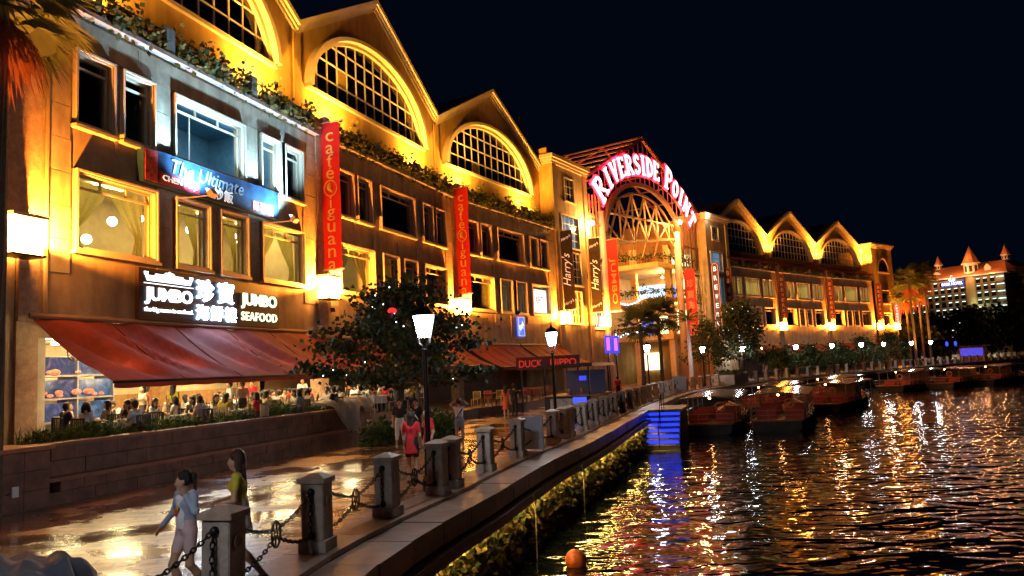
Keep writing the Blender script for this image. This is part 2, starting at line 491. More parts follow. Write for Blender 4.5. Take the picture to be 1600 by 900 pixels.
# climbing plants on the seawall
def leaf(m, p, size, nrm=None, mi=0, droop=0.0):
    a = Vector(rng.normal(size=3)); a.z -= droop; a.normalize()
    b = a.orthogonal().normalized(); b = Matrix.Rotation(random.uniform(0, 6.28), 3, a) @ b
    p = Vector(p); l, w = size, size*0.42
    m.quad(tuple(p), tuple(p+a*l*0.5+b*w), tuple(p+a*l), tuple(p+a*l*0.5-b*w), mi)
M_leafA = cloth_mat('leaf_green', (0.06, 0.10, 0.025), 0.3, 0.4, 5)
M_leafB = cloth_mat('leaf_olive', (0.11, 0.12, 0.03), 0.3, 0.4, 5)
M_leafD = cloth_mat('leaf_dark', (0.025, 0.05, 0.018), 0.25, 0.4, 5)
mb = MB()
s0, s1 = s_of(-4.3, 1.0), s_of(9.5, 53.5)
for k in range(15000):
    t = random.random()**1.6
    s = s0+(s1-s0)*t
    p, d = q_at(s, 1.0+random.random()**2*0.12)
    z = -0.58-1.35*random.random()
    leaf(mb, (p.x, p.y, z), random.uniform(0.06, 0.15)*(1+t), mi=random.choice((0, 0, 1)), droop=0.5)
props(mb.build('climbing_plants', [mat('creeper', (0.12, 0.095, 0.03), 0.7, var=0.4, vs=6), M_leafD]), 'dense creeping plants covering the seawall below the quay coping', 'plants', kind='stuff')
# ------------------------------------------------------------------ the riverside mall
mall = props(empty('mall_building', (-14.2, 22.27, 0)), 'long yellow riverside mall with gabled bays, arched windows and a glazed central entrance', 'building')
MI = Matrix.Translation((-14.2, 22.27, 0)).inverted()
def fm(F): return MI @ F

ROW3 = [(1.65, 3.02), (3.6, 4.88), (6.1, 10.15), (11.5, 12.75), (13.37, 14.65)]
ROW2 = [(1.7, 5.0), (6.17, 7.86), (8.7, 10.27), (11.5, 14.62)]
Z3 = (11.12, 13.4); Z2 = (7.06, 9.42)
ZL = 14.72      # balcony ledge

def wall_holes(m, u0, u1, z0, z1, holes, v0=0.0, th=0.35):
    """front sheet with rectangular holes and their reveals"""
    us = sorted({u0, u1, *[h[0] for h in holes], *[h[1] for h in holes]})
    zs = sorted({z0, z1, *[h[2] for h in holes], *[h[3] for h in holes]})
    for a, b in zip(us, us[1:]):
        for c, d in zip(zs, zs[1:]):
            if any(h[0] <= a+1e-6 and b <= h[1]+1e-6 and h[2] <= c+1e-6 and d <= h[3]+1e-6 for h in holes): continue
            m.quad((a, v0, c), (b, v0, c), (b, v0, d), (a, v0, d))
    for a, b, c, d in holes:
        m.quad((a, v0, c), (a, v0, d), (a, v0+th, d), (a, v0+th, c))
        m.quad((b, v0, c), (b, v0+th, c), (b, v0+th, d), (b, v0, d))
        m.quad((a, v0, c), (a, v0+th, c), (b, v0+th, c), (b, v0, c))
        m.quad((a, v0, d), (b, v0, d), (b, v0+th, d), (a, v0+th, d))
    return m

WIN = {}
def window_meshes(w, h):
    k = (round(w, 2), round(h, 2))
    if k in WIN: return WIN[k]
    f = MB(); o = 0.13
    # outer moulding in two steps, proud of the wall
    for t, d in ((0.13, 0.14), (0.07, 0.20)):
        q = 0.13-t
        f.box(-q-t, -d, -q-t, -q, 0.02, h+q+t); f.box(w+q, -d, -q-t, w+q+t, 0.02, h+q+t)
        f.box(-q, -d, h+q, w+q, 0.02, h+q+t); f.box(-q, -d, -q-t, w+q, 0.02, -q)
    # inner sash with a transom
    t = 0.06
    f.box(0, 0.1, 0, t, 0.2, h); f.box(w-t, 0.1, 0, w, 0.2, h); f.box(t, 0.1, 0, w-t, 0.2, t); f.box(t, 0.1, h-t, w-t, 0.2, h)
    f.box(t, 0.08, h-0.42, w-t, 0.2, h-0.36)
    n = 2 if w > 2.5 else 0
    for i in range(n):
        x = w*(i+1)/(n+1); f.box(x-0.025, 0.1, h-0.36, x+0.025, 0.19, h-t)
    p = MB().quad((t, 0.15, t), (w-t, 0.15, t), (w-t, 0.15, h-t), (t, 0.15, h-t))
    s = MB().box(-0.2, -0.26, -0.24, w+0.2, 0.0, -0.135)
    WIN[k] = (f.mesh('window', M_frame), p.mesh('pane', M_glass), s.mesh('sill', M_trim))
    return WIN[k]

def add_window(F, u, z, w, h, sx=1.0):
    f, p, s = window_meshes(w, h)
    wo = obj('window', f, mall, fm(F) @ T(u, 0, z))
    obj('pane', p, wo); obj('sill', s, wo)
    return wo

def curtain(wo, w, h, mtl):
    """a pair of drapes tied back to the sides"""
    for sd in (0, 1):
        m = MB(); nu, nz = 14, 10
        for j in range(nz+1):
            t = j/nz; z = h-0.08-(h-0.16)*t
            k = 0.52-0.40*min(1, t/0.72)**1.3 if t < 0.72 else 0.12+0.05*(t-0.72)/0.28
            for i in range(nu+1):
                q = i/nu; x = 0.06+q*k*(w-0.12)
                if sd: x = w-x
                m.v.append((x, 0.36+0.05*math.sin(q*22+sd), z))
        for j in range(nz):
            for i in range(nu):
                a = j*(nu+1)+i; m.f.append((a, a+1, a+nu+2, a+nu+1)); m.mi.append(0)
        m.build('curtain', mtl, wo, smooth=True)

M_curt = cloth_mat('curtain_cloth', (0.50, 0.42, 0.14), 0.55, 0.25, 9)
M_curt2 = cloth_mat('curtain_cloth_dim', (0.30, 0.28, 0.12), 0.5, 0.25, 9)

def storey_room(F, z0, z1, u0, u1, mtl, depth=4.0):
    m = MB()
    m.quad((u0, 0.36, z0), (u1, 0.36, z0), (u1, depth, z0), (u0, depth, z0))
    m.quad((u0, 0.36, z1), (u0, depth, z1), (u1, depth, z1), (u1, 0.36, z1))
    m.quad((u0, depth, z0), (u1, depth, z0), (u1, depth, z1), (u0, depth, z1))
    m.quad((u0, 0.36, z0), (u0, depth, z0), (u0, depth, z1), (u0, 0.36, z1))
    m.quad((u1, 0.36, z0), (u1, 0.36, z1), (u1, depth, z1), (u1, depth, z0))
    return m.build('room', mtl, mall, fm(F))

def facade_bay(F, w, panels=True):
    sx = w/W
    r3 = [(a*sx, b*sx) for a, b in ROW3]; r2 = [(a*sx, b*sx) for a, b in ROW2]
    holes = [(a, b, *Z3) for a, b in r3]+[(a, b, *Z2) for a, b in r2]
    m = wall_holes(MB(), 0, w, 4.6, ZL, holes)
    m.build('wall', M_wall, mall, fm(F))
    if panels:   # cladding panels, one piece each, in courses of 1.07 m
        zc = 6.15
        while zc < 14.5:
            za, zb = zc+0.015, min(zc+1.055, 14.6)
            spans = [(0.36, w-0.36)]
            for (a, b, c, d) in holes:
                if c-0.2 < zb and d+0.2 > za:
                    ns = []
                    for p, q in spans:
                        if b+0.21 <= p or a-0.21 >= q: ns.append((p, q)); continue
                        if a-0.21 > p+0.1: ns.append((p, a-0.21))
                        if b+0.21 < q-0.1: ns.append((b+0.21, q))
                    spans = ns
            cut = []
            for p, q in spans:
                n = max(1, round((q-p)/4.4))
                for i in range(n): cut.append((p+(q-p)*i/n+0.008, p+(q-p)*(i+1)/n-0.008))
            for p, q in cut:
                MB().box(p, -0.035+random.uniform(-0.004, 0.004), za, q, -0.001, zb).build('cladding_panel', M_panel, mall, fm(F))
            zc += 1.07
    wins = [add_window(F, a, Z3[0], b-a, Z3[1]-Z3[0]) for a, b in r3]
    wins += [add_window(F, a, Z2[0], b-a, Z2[1]-Z2[0]) for a, b in r2]
    # pilaster at the bay joint
    MB().box(-0.34, -0.12, 4.6, 0.34, -0.001, ZL+1.0).build('pilaster', M_brick, mall, fm(F))
    MB().tube([(0.55, -0.1, 4.7), (0.55, -0.1, ZL-0.1)], 0.07, 7).build('drain_pipe', M_wall, mall, fm(F))
    # ledge of the balcony
    MB().box(0.345, -0.32, ZL, w-0.345, 1.2, ZL+0.16).build('balcony_ledge', M_conc, mall, fm(F))
    return wins

def gable(F, w, apex, valley, sill, arch_b, v=1.2, panes=True, nv=13, ac=None, half=6.6):
    c = w/2 if ac is None else ac
    ca = w/2-0.55 if ac is None else ac
    def roof(u): return valley+(apex-valley)*(1-abs(u-w/2)/(w/2))
    def arch(u):
        q = 1-((u-ca)/half)**2
        return sill+arch_b*math.sqrt(max(0, q))
    m = MB(); z0 = ZL-0.3; n = 40
    us = sorted({0, w, w/2, ca-half, ca+half, *[ca-half+2*half*(0.5-0.5*math.cos(math.pi*i/n)) for i in range(n+1)]})
    for a, b in zip(us, us[1:]):
        if b-a < 1e-5: continue
        mid = (a+b)/2
        if ca-half < mid < ca+half:
            m.quad((a, v, z0), (b, v, z0), (b, v, sill), (a, v, sill))
            m.quad((a, v, arch(a)), (b, v, arch(b)), (b, v, roof(b)), (a, v, roof(a)))
            m.quad((a, v, arch(a)), (a, v+0.5, arch(a)), (b, v+0.5, arch(b)), (b, v, arch(b)))
        else:
            m.quad((a, v, z0), (b, v, z0), (b, v, roof(b)), (a, v, roof(a)))
    m.quad((ca-half, v, sill), (ca+half, v, sill), (ca+half, v+0.5, sill), (ca-half, v+0.5, sill))
    m.build('gable_wall', M_gable, mall, fm(F))
    # stepped raking cornice
    m = MB()
    for st, (o, h0, h1) in enumerate(((0.12, -0.62, -0.42), (0.22, -0.42, -0.2), (0.34, -0.2, 0.08))):
        for (ua, ub) in ((0.0, w/2), (w/2, w)):
            za, zb = roof(ua), roof(ub)
            x0, x1 = ua, ub
            p = [(x0, v-o, za+h0), (x1, v-o, zb+h0), (x1, v-o, zb+h1), (x0, v-o, za+h1)]
            q = [(a, v-0.002+0.25*(st == 2), z) for a, _, z in p]
            m.poly(p); m.quad(p[3], p[2], q[2], q[3]); m.quad(p[1], p[0], q[0], q[1])
            m.quad(p[0], p[3], q[3], q[0]); m.quad(p[2], p[1], q[1], q[2])
    m.build('raking_cornice', M_trim, mall, fm(F))
    # rain-water strip at the valley
    MB().box(-0.3, v-0.1, z0, 0.3, v-0.003, valley-0.5).build('pier', M_gable, mall, fm(F))
    # roof behind
    m = MB()
    m.quad((0, v+0.2, valley), (w/2, v+0.2, apex), (w/2, v+18, apex), (0, v+18, valley))
    m.quad((w/2, v+0.2, apex), (w, v+0.2, valley), (w, v+18, valley), (w/2, v+18, apex))
    m.build('roof', M_roof, mall, fm(F))
    # arched window: frame, bars, panes
    wn_ = MB()
    pts = [(ca+half*math.cos(t), v-0.1, sill+arch_b*math.sin(t)) for t in [math.pi*i/36 for i in range(37)]]
    for a, b in zip(pts, pts[1:]):
        for r0, r1, y0, y1 in ((1.0, 1.05, v-0.42, v-0.001), (0.955, 1.0, v-0.08, v+0.14)):
            def sc_(p, k, y): return (ca+(p[0]-ca)*k, y, sill+(p[2]-sill)*k)
            A, B, C, D = sc_(a, r0, y0), sc_(b, r0, y0), sc_(b, r1, y0), sc_(a, r1, y0)
            E, G, H, I = sc_(a, r0, y1), sc_(b, r0, y1), sc_(b, r1, y1), sc_(a, r1, y1)
            wn_.quad(A, B, C, D); wn_.quad(D, C, H, I); wn_.quad(B, A, E, G)
    wn_.box(ca-half-0.25, v-0.2, sill-0.18, ca+half+0.25, v+0.14, sill+0.001)
    wo = wn_.build('arched_window', M_trim, mall, fm(F))
    cols = [ca-half+2*half*(i)/nv for i in range(nv+1)]
    rows = [sill]
    while rows[-1] < sill+arch_b: rows.append(rows[-1]+arch_b/4.05)
    bars = MB(); t = 0.045
    for u in cols[1:-1]: bars.box(u-t, v+0.12, sill, u+t, v+0.20, arch(u)-0.02)
    for z in rows[1:]:
        q = (z-sill)/arch_b
        if q >= 0.98: continue
        hw = half*math.sqrt(1-q*q); bars.box(ca-hw, v+0.125, z-t, ca+hw, v+0.195, z+t)
    bars.build('glazing_bars', M_wframe, wo)
    if panes:
        for a, b in zip(cols, cols[1:]):
            for c0, c1 in zip(rows, rows[1:]):
                if max(arch(a), arch(b)) < c0+0.05: continue
                k = 4; top = [(a+(b-a)*i/k) for i in range(k+1)]
                tp = [(x, v+0.16, max(c0, min(c1, arch(x)))) for x in reversed(top)]
                tilt = random.uniform(-0.006, 0.006)
                pl = [(a, v+0.16+tilt, c0), (b, v+0.16-tilt, c0)]+tp
                MB().poly(pl).build('pane', M_gpane if random.random() < 0.93 else M_gpane2, wo)
    else:
        m = MB(); pp = [(ca+half*math.cos(math.pi*i/24), v+0.16, sill+arch_b*math.sin(math.pi*i/24)) for i in range(25)]
        m.poly(pp); m.build('pane', M_gpane, wo)
    # dark space behind the glass
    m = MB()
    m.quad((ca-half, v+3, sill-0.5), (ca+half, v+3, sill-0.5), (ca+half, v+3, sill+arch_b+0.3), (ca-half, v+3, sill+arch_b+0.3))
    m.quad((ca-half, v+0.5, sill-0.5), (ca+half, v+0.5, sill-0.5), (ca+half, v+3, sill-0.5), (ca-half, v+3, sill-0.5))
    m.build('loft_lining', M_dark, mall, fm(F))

M_gpane = glass_mat('dark_pane', (0.5, 0.45, 0.42))
M_gpane2 = mat('boarded_pane', (0.45, 0.30, 0.08), 0.5, var=0.2, vs=3)

def floodlight(F, u, v, z, tu, tz, power, color, label, tv=1.2, size=0.25):
    t = props(empty('floodlight'), label, 'floodlight', 'floodlights along the balconies')
    t.matrix_world = F @ T(u, v, z)
    MB().box(-0.03, -0.03, -0.42, 0.03, 0.03, -0.12).build('bracket', M_metal, t)
    h = MB(); h.box(-0.2, -0.1, -0.12, 0.2, 0.12, 0.0)
    h.build('housing', M_metal, t)
    MB().quad((-0.17, -0.07, 0.004), (0.17, -0.07, 0.004), (0.17, 0.09, 0.004), (-0.17, 0.09, 0.004)).build('lens', emis('flood_lens', (1, 0.75, 0.35), 60), t)
    light('flood_light', 'SPOT', power, color, t, aim((0, 0, 0.06), (tu-u, tv-v, tz-z)), size, 165, 1.0)
    return t

# three bays left of the entrance, three to the right
bays = []
for i, (F, w) in enumerate(((F0, 16.4), (F1, 16.3), (F2, 16.5))):
    bays.append(facade_bay(F, w))
gable(F0, 16.4, 25.9, 21.1, 18.0, 4.3)
gable(F1, 16.3, 25.9, 21.1, 18.0, 4.3)
gable(F2, 16.5, 25.4, 20.9, 17.75, 4.2)
for i, (F, w) in enumerate(((F6, 16.0), (F7, 16.1), (F8, 16.5))):
    bays.append(facade_bay(F, w, panels=False))
    gable(F, w, 24.8, 20.4, 17.3, 4.3, panes=False)

names = ['first', 'second', 'third']
hot = (1.0, 0.46, 0.06)
for F, w, p in ((F0, 16.4, 7500), (F1, 16.3, 7500), (F2, 16.5, 7500)):
    bn = {id(F0): 'bay over the seafood restaurant', id(F1): 'bay between the red banners', id(F2): 'bay beside the entrance tower'}[id(F)]
    for u, sd in ((2.6, 'left'), (12.6, 'right')):
        floodlight(F, u, 0.35, 15.5, u+0.1, 20.5, p, hot, f'balcony floodlight at the {"far" if sd == "right" else "near"} end of the {bn}')
for F, w, nm in ((F6, 16.0, 'first gable past the entrance'), (F7, 16.1, 'middle gable past the entrance'), (F8, 16.5, 'last gable past the entrance')):
    floodlight(F, w-0.2, 0.1, 17.9, w-0.2, 21.5, 14000, (1.0, 0.36, 0.04), f'floodlight at the far valley of the {nm}')

# end pier at the near end of the mall
m = MB(); m.box(-9, 0.02, 0, -0.35, 8, 25); m.build('end_wall', M_wall, mall, fm(F0))
m = MB(); m.box(-1.12, -0.16, 7.7, -0.36, 0.018, 25); m.build('pilaster', M_brick, mall, fm(F0))

# rooms behind the glass
r = storey_room(F0, 6.6, 10.3, 0.4, 16.0, M_room, 5.0)
globe = emis('globe_glow', (1, 0.9, 0.62), 14)
for k, (u, v, z) in enumerate(((2.0, 1.2, 9.0), (4.2, 1.0, 8.4), (3.1, 1.0, 7.6), (6.4, 1.2, 8.0), (7.2, 2.6, 9.2), (9.6, 2.2, 9.1), (12.2, 2.0, 9.2), (13.5, 1.6, 8.0), (14.1, 3.0, 9.3), (3.6, 3.4, 9.5), (12.9, 3.5, 9.5))):
    MB().sphere((u, v, z), 0.17).build('globe_lamp', globe, r, smooth=True)
m = MB()
for u in (2.2, 5.2, 8.2, 11.2, 14.0): m.box(u, 1.6, 10.2, u+1.4, 3.2, 10.24)
m.build('ceiling_light', emis('ceiling_warm', (1, 0.70, 0.22), 16), r)
for wo, (a, b) in zip(bays[0][5:], ROW2): curtain(wo, b-a, Z2[1]-Z2[0], M_curt)
r = storey_room(F0, 10.9, 14.2, 0.4, 5.5, M_dark)
r = storey_room(F0, 10.9, 14.2, 5.55, 13.1, mat('blue_office', (0.10, 0.22, 0.30), 0.6, var=0.2), 4.0)
m = MB(); m.box(6.2, 1.0, 14.1, 12.6, 1.5, 14.14); m.build('ceiling_light', emis('office_light', (0.72, 0.90, 1.0), 22.0), r)
m = MB()
for u in (7.2, 8.2, 9.6): m.box(u, 2.2, 11.0, u+0.04, 2.24, 14.1)
m.build('partition_frame', M_white, r)
storey_room(F0, 10.9, 14.2, 13.2, 16.0, M_dark)
r = storey_room(F1, 6.6, 10.3, 0.4, 5.6, M_room)
MB().sphere((2.6, 1.6, 8.2), 0.15).build('globe_lamp', globe, r, smooth=True)
m = MB(); m.box(2, 2, 10.2, 3.2, 3, 10.24); m.build('ceiling_light', MATS['ceiling_warm'], r)
curtain(bays[1][5], 3.28, Z2[1]-Z2[0], M_curt2)
r = storey_room(F1, 6.6, 10.3, 5.65, 16.0, mat('green_blind', (0.16, 0.15, 0.07), 0.8, var=0.3, vs=2), 1.2)
storey_room(F1, 10.9, 14.2, 0.4, 16.0, M_dark)
storey_room(F2, 10.9, 14.2, 0.4, 16.0, M_dark)
storey_room(F2, 6.6, 10.3, 0.4, 5.6, MATS['green_blind'], 2.0)
r = storey_room(F2, 6.6, 10.3, 5.65, 16.1, M_room)
m = MB(); m.box(6, 1.5, 10.2, 10, 2.4, 10.24); m.build('ceiling_light', emis('gallery_light', (1, 0.92, 0.7), 3), r)
for F in (F6, F7, F8):
    r = storey_room(F, 10.9, 14.2, 0.4, 15.6, M_room)
    m = MB()
    for u in (1.5, 6.0, 11.5): m.box(u, 1.0, 14.0, u+3.2, 3.0, 14.04)
    m.build('ceiling_light', emis('lit_storey', (1.0, 0.80, 0.30), 7.0), r)
    storey_room(F, 6.6, 10.3, 0.4, 15.6, M_dark)

# lit ART poster filling one window of the third bay
t = props(empty('art_poster'), 'white backlit poster reading ART in a window near the entrance tower', 'poster')
t.matrix_world = F2 @ T(13.06, 0.13, 8.2)
MB().box(-1.40, -0.02, -1.0, 1.42, 0.0, 0.95).build('panel', emis('poster_glow', (0.9, 0.97, 1.0), 1.5), t)
lettering('lettering', 'ART', 1.5, 0.62, T(0, -0.03, 0.05) @ UPRIGHT, mat('poster_ink', (0.05, 0.07, 0.12), 0.6), t, 0.004)

# balcony railings with concrete piers and trailing plants
def balcony(F, w, nm, plants=True):
    for k in range(3):
        a = 0.5+(w-1)/3*k; b = 0.5+(w-1)/3*(k+1)
        MB().box(a-0.22, -0.30, ZL+0.16, a+0.22, 0.05, ZL+1.15).build('balcony_pier', M_conc, mall, fm(F))
        r = MB()
        for z in (0.35, 0.62, 0.95): r.box(a+0.22, -0.2, ZL+z, b-0.22, -0.16, ZL+z+0.04)
        n = 12
        for i in range(n): x = a+0.3+(b-a-0.6)*i/(n-1); r.box(x-0.015, -0.195, ZL+0.16, x+0.015, -0.165, ZL+0.95)
        r.build('railing', M_metal, mall, fm(F))
        if plants:
            m = MB()
            for q in range(1000):
                x = a+0.25+(b-a-0.5)*random.random()
                dens = 0.55+0.45*math.sin(x*2.3+k*2)
                if random.random() > dens+0.35: continue
                v = random.gauss(-0.22, 0.16); z = ZL+0.15+abs(random.gauss(0.35, 0.36))*(0.7+0.5*dens)-(0.35 if random.random() < 0.12 else 0)
                leaf(m, (x, v, z), random.uniform(0.10, 0.30), mi=random.choice((0, 1, 1, 2)))
            for q in range(14):
                x = a+0.3+(b-a-0.6)*random.random(); m.tube([(x, -0.15, ZL+0.16), (x+random.uniform(-.1, .1), -0.22, ZL+0.7), (x+random.uniform(-.3, .3), -0.3, ZL+random.uniform(0.8, 1.2))], 0.012, 4, 3)
            o = props(empty('balcony_plant'), f'shrubs on balcony railing, {("near end", "middle", "far end")[k]} of {nm}', 'plants', 'shrubs along the balcony railings')
            o.matrix_world = F @ T((a+b)/2, -0.2, ZL+0.16)
            m.build('foliage', [M_leafA, M_leafB, M_leafD, mat('bark', (0.10, 0.07, 0.05), 0.9)], o, T(-(a+b)/2, 0.2, -ZL-0.16))
balcony(F0, 16.4, 'the bay over the seafood restaurant')
balcony(F1, 16.3, 'the bay between the red banners')
balcony(F2, 16.5, 'the bay beside the entrance tower')
for F, w, nm in ((F6, 16.0, 'first gable past the entrance'), (F7, 16.1, 'middle gable past the entrance'), (F8, 16.5, 'last gable past the entrance')):
    balcony(F, w, nm, plants=False)
    m = MB()   # red canopy over the balcony
    nu = 24
    for i in range(nu):
        a, b = 0.4+(w-0.8)*i/nu, 0.4+(w-0.8)*(i+1)/nu
        da, db = 0.04*math.sin(i*1.9), 0.04*math.sin((i+1)*1.9)
        m.quad((a, -0.55, 15.85+da), (b, -0.55, 15.85+db), (b, 1.18, 16.75), (a, 1.18, 16.75))
        m.quad((a, -0.55, 15.7+da), (b, -0.55, 15.7+db), (b, -0.55, 15.85+db), (a, -0.55, 15.85+da))
    o = props(empty('balcony_awning'), f'red fabric awning over the balcony under the {nm}', 'awning', 'red awnings over the far balconies')
    o.matrix_world = F @ T(w/2, 0, 16)
    m.build('fabric', M_awn, o, T(-w/2, 0, -16))
    m = MB(); m.bar((0.4, -0.55, 15.82), (w-0.4, -0.55, 15.82), 0.06)
    for u in (0.6, w/2, w-0.6): m.bar((u, -0.55, 15.82), (u, 1.15, 15.5), 0.05)
    m.build('frame', M_metal, o, T(-w/2, 0, -16))
    m = MB()
    for q in range(500):
        u = 0.6+(w-1.2)*random.random(); leaf(m, (u, random.gauss(-0.2, 0.12), ZL+0.2+abs(random.gauss(0.2, 0.25))), random.uniform(0.15, 0.35), mi=random.choice((0, 1)))
    o = props(empty('balcony_plant'), f'low shrubs in the shade of the red awning under the {nm}', 'plants', 'shrubs along the balcony railings')
    o.matrix_world = F @ T(w/2, -0.2, ZL+0.16)
    m.build('foliage', [M_leafD, M_leafB], o, T(-w/2, 0.2, -ZL-0.16))

# box lamps on the pilasters
def wall_lamp(F, u, z, label, s=1.0, strength=70, col_=(1.0, 0.38, 0.06), power=9000, lc=(1.0, 0.31, 0.03)):
    t = props(empty('wall_lamp'), label, 'wall lamp', 'box lamps on the pilasters')
    t.matrix_world = F @ T(u, -0.14, z)
    hw = 0.48*s; d = 0.62*s; h = 1.05*s
    MB().box(-hw-0.06, -d-0.06, -0.06, hw+0.06, 0, 0.0).build('base_plate', M_metal, t)
    g = MB().box(-hw, -d, 0.002, hw, -0.03, h); g.build('shade', emis('lamp_shade_glow', col_, strength), t)
    for sx in (-1, 1):
        light('lamp_spill', 'SPOT', power, lc, t, aim((sx*(hw+0.14), -0.42, 0.45), (sx*(hw+1.4), -0.1, 2.6)), 0.05, 146, 0.35)
    MB().box(-hw-0.1, -d-0.1, h+0.002, hw+0.1, 0, h+0.1).build('cap', M_trim, t)
    return t
wall_lamp(F0, -0.6, 6.45, 'glowing box lamp on the corner pilaster beside the seafood restaurant')
wall_lamp(F1, 0.0, 6.45, 'glowing box lamp below the larger red banner')
wall_lamp(F2, 0.0, 6.45, 'glowing box lamp below the second red banner')
wall_lamp(F3, 0.35, 6.3, 'glowing box lamp at the foot of the black script banner')
wall_lamp(F4, 0.5, 6.2, 'glowing box lamp below the red banner at the entrance', 0.9)
for F, u, nm in ((F7, 0, 'first'), (F8, 0, 'second'), (F9, 0, 'third'), (F9, 6.2, 'last')):
    wall_lamp(F, u, 6.3, f'glowing box lamp at the {nm} pilaster past the entrance', strength=150, col_=(1.0, 0.42, 0.08), power=11000, lc=(1.0, 0.27, 0.02))
# up-lighting of the pilasters comes from spots added beside each lamp shade
# ------------------------------------------------------------------ entrance towers
def cornice(F, u0, u1, z, v0=-0.02, ret=4.0):
    m = MB()
    for k, (o, a, b) in enumerate(((0.14, 0, 0.25), (0.26, 0.25, 0.5), (0.4, 0.5, 0.8))):
        m.box(u0-o, v0-o, z+a, u1+o, v0+ret, z+b-0.002)
    m.build('cornice', M_trim, mall, fm(F))

def grid_window(F, u0, u1, z0, z1, nx, nz, v=0.0, glassm=None, back=None, bs=0.0, depth=1.5):
    w, h = u1-u0, z1-z0
    f = MB(); t = 0.05
    f.box(-0.1, -0.1, -0.1, 0, 0.2, h+0.1); f.box(w, -0.1, -0.1, w+0.1, 0.2, h+0.1); f.box(0, -0.1, h, w, 0.2, h+0.1); f.box(-0.2, -0.2, -0.2, w+0.2, 0.2, -0.1); f.box(0, -0.1, -0.1, w, 0.2, 0)
    for i in range(1, nx): x = w*i/nx; f.box(x-t/2, 0.05, 0, x+t/2, 0.13, h)
    for j in range(1, nz): z = h*j/nz; f.box(0, 0.055, z-t/2, w, 0.125, z+t/2)
    wo = f.build('window', M_wframe, mall, fm(F) @ T(u0, v, z0))
    for i in range(nx):
        for j in range(nz):
            MB().quad((w*i/nx, 0.09, h*j/nz), (w*(i+1)/nx, 0.09, h*j/nz), (w*(i+1)/nx, 0.09, h*(j+1)/nz), (w*i/nx, 0.09, h*(j+1)/nz)).build('pane', glassm or M_glass, wo)
    m = MB()
    m.quad((-.3, depth, -.3), (w+.3, depth, -.3), (w+.3, depth, h+.3), (-.3, depth, h+.3))
    for a, b, c, d in (((-.3, .36, -.3), (w+.3, .36, -.3), (w+.3, depth, -.3), (-.3, depth, -.3)), ((-.3, .36, h+.3), (w+.3, .36, h+.3), (w+.3, depth, h+.3), (-.3, depth, h+.3)),
                       ((-.3, .36, -.3), (-.3, depth, -.3), (-.3, depth, h+.3), (-.3, .36, h+.3)), ((w+.3, .36, -.3), (w+.3, depth, -.3), (w+.3, depth, h+.3), (w+.3, .36, h+.3))):
        m.quad(a, b, c, d)
    m.build('room_lining', back or M_dark, wo)
    return wo

# tower on the near side of the entrance
holes = [(2.5, 4.3, 17.9, 20.0), (1.5, 4.9, 13.5, 16.4), (2.2, 4.9, 10.1, 13.0), (2.2, 4.7, 6.5, 9.4)]
m = wall_holes(MB(), 0.0, 7.1, 0, 21.0, holes)
m.quad((0, 0, 0), (0, 0, 21), (0, 12, 21), (0, 12, 0)); m.quad((7.1, 0, 0), (7.1, 12, 0), (7.1, 12, 21), (7.1, 0, 21)); m.quad((0, 0, 21), (7.1, 0, 21), (7.1, 12, 21), (0, 12, 21))
m.build('tower_wall', M_wall, mall, fm(F3))
MB().quad((0.0, -0.004, 14.2), (0.0, 1.3, 14.2), (0.0, 1.3, 20.95), (0.0, -0.004, 20.95)).build('tower_return', M_gable, mall, fm(F3) @ T(-0.006, 0, 0))
for u in (0.0, 6.3): MB().box(u+0.01, -0.14, 0, u+0.75, -0.001, 20.9).build('pilaster', M_wall, mall, fm(F3))
cornice(F3, 0, 7.1, 20.9)
MB().box(-0.3, 0.2, 21.7, 0.0, 3, 22.3).build('roof_kerb', M_gable, mall, fm(F3))
for du in (0, 0.5):
    MB().tube([(-1.0+du, 2.5, 21.4), (-1.0+du, 2.5, 25.4+du)], 0.06, 6).build('antenna', M_steel, mall, fm(F3))
blue_room = mat('blue_lit_room', (0.25, 0.4, 0.5), 0.8, var=0.5, vs=1.2, emit=(0.35, 0.65, 0.95), es=0.35)
neon_room = mat('blue_neon_room', (0.1, 0.15, 0.4), 0.8, var=0.6, vs=1.0, emit=(0.08, 0.16, 1.0), es=1.1)
amber_room = mat('amber_room', (0.55, 0.35, 0.14), 0.8, var=0.4, vs=0.8, emit=(1.0, 0.42, 0.07), es=0.22)
grid_window(F3, 2.5, 4.3, 17.9, 20.0, 3, 3)
grid_window(F3, 1.5, 4.9, 13.5, 16.4, 4, 4, back=blue_room)
grid_window(F3, 2.2, 4.9, 10.1, 13.0, 4, 4)
grid_window(F3, 2.2, 4.7, 6.5, 9.4, 4, 4, back=amber_room)
# glazed bay beside it
holes = [(7.9, 10.9, 12.6, 17.2), (7.9, 10.6, 9.9, 12.3), (7.6, 10.6, 6.2, 9.2)]
m = wall_holes(MB(), 7.1, 11.2, 0, 17.6, holes, 0.25)
m.build('glazed_bay_wall', M_wall, mall, fm(F3))
grid_window(F3, 7.9, 10.9, 12.6, 17.2, 4, 2, 0.25, back=amber_room)
grid_window(F3, 7.9, 10.6, 9.9, 12.3, 4, 1, 0.25, back=neon_room)
grid_window(F3, 7.6, 10.6, 6.2, 9.2, 4, 3, 0.25, back=neon_room)
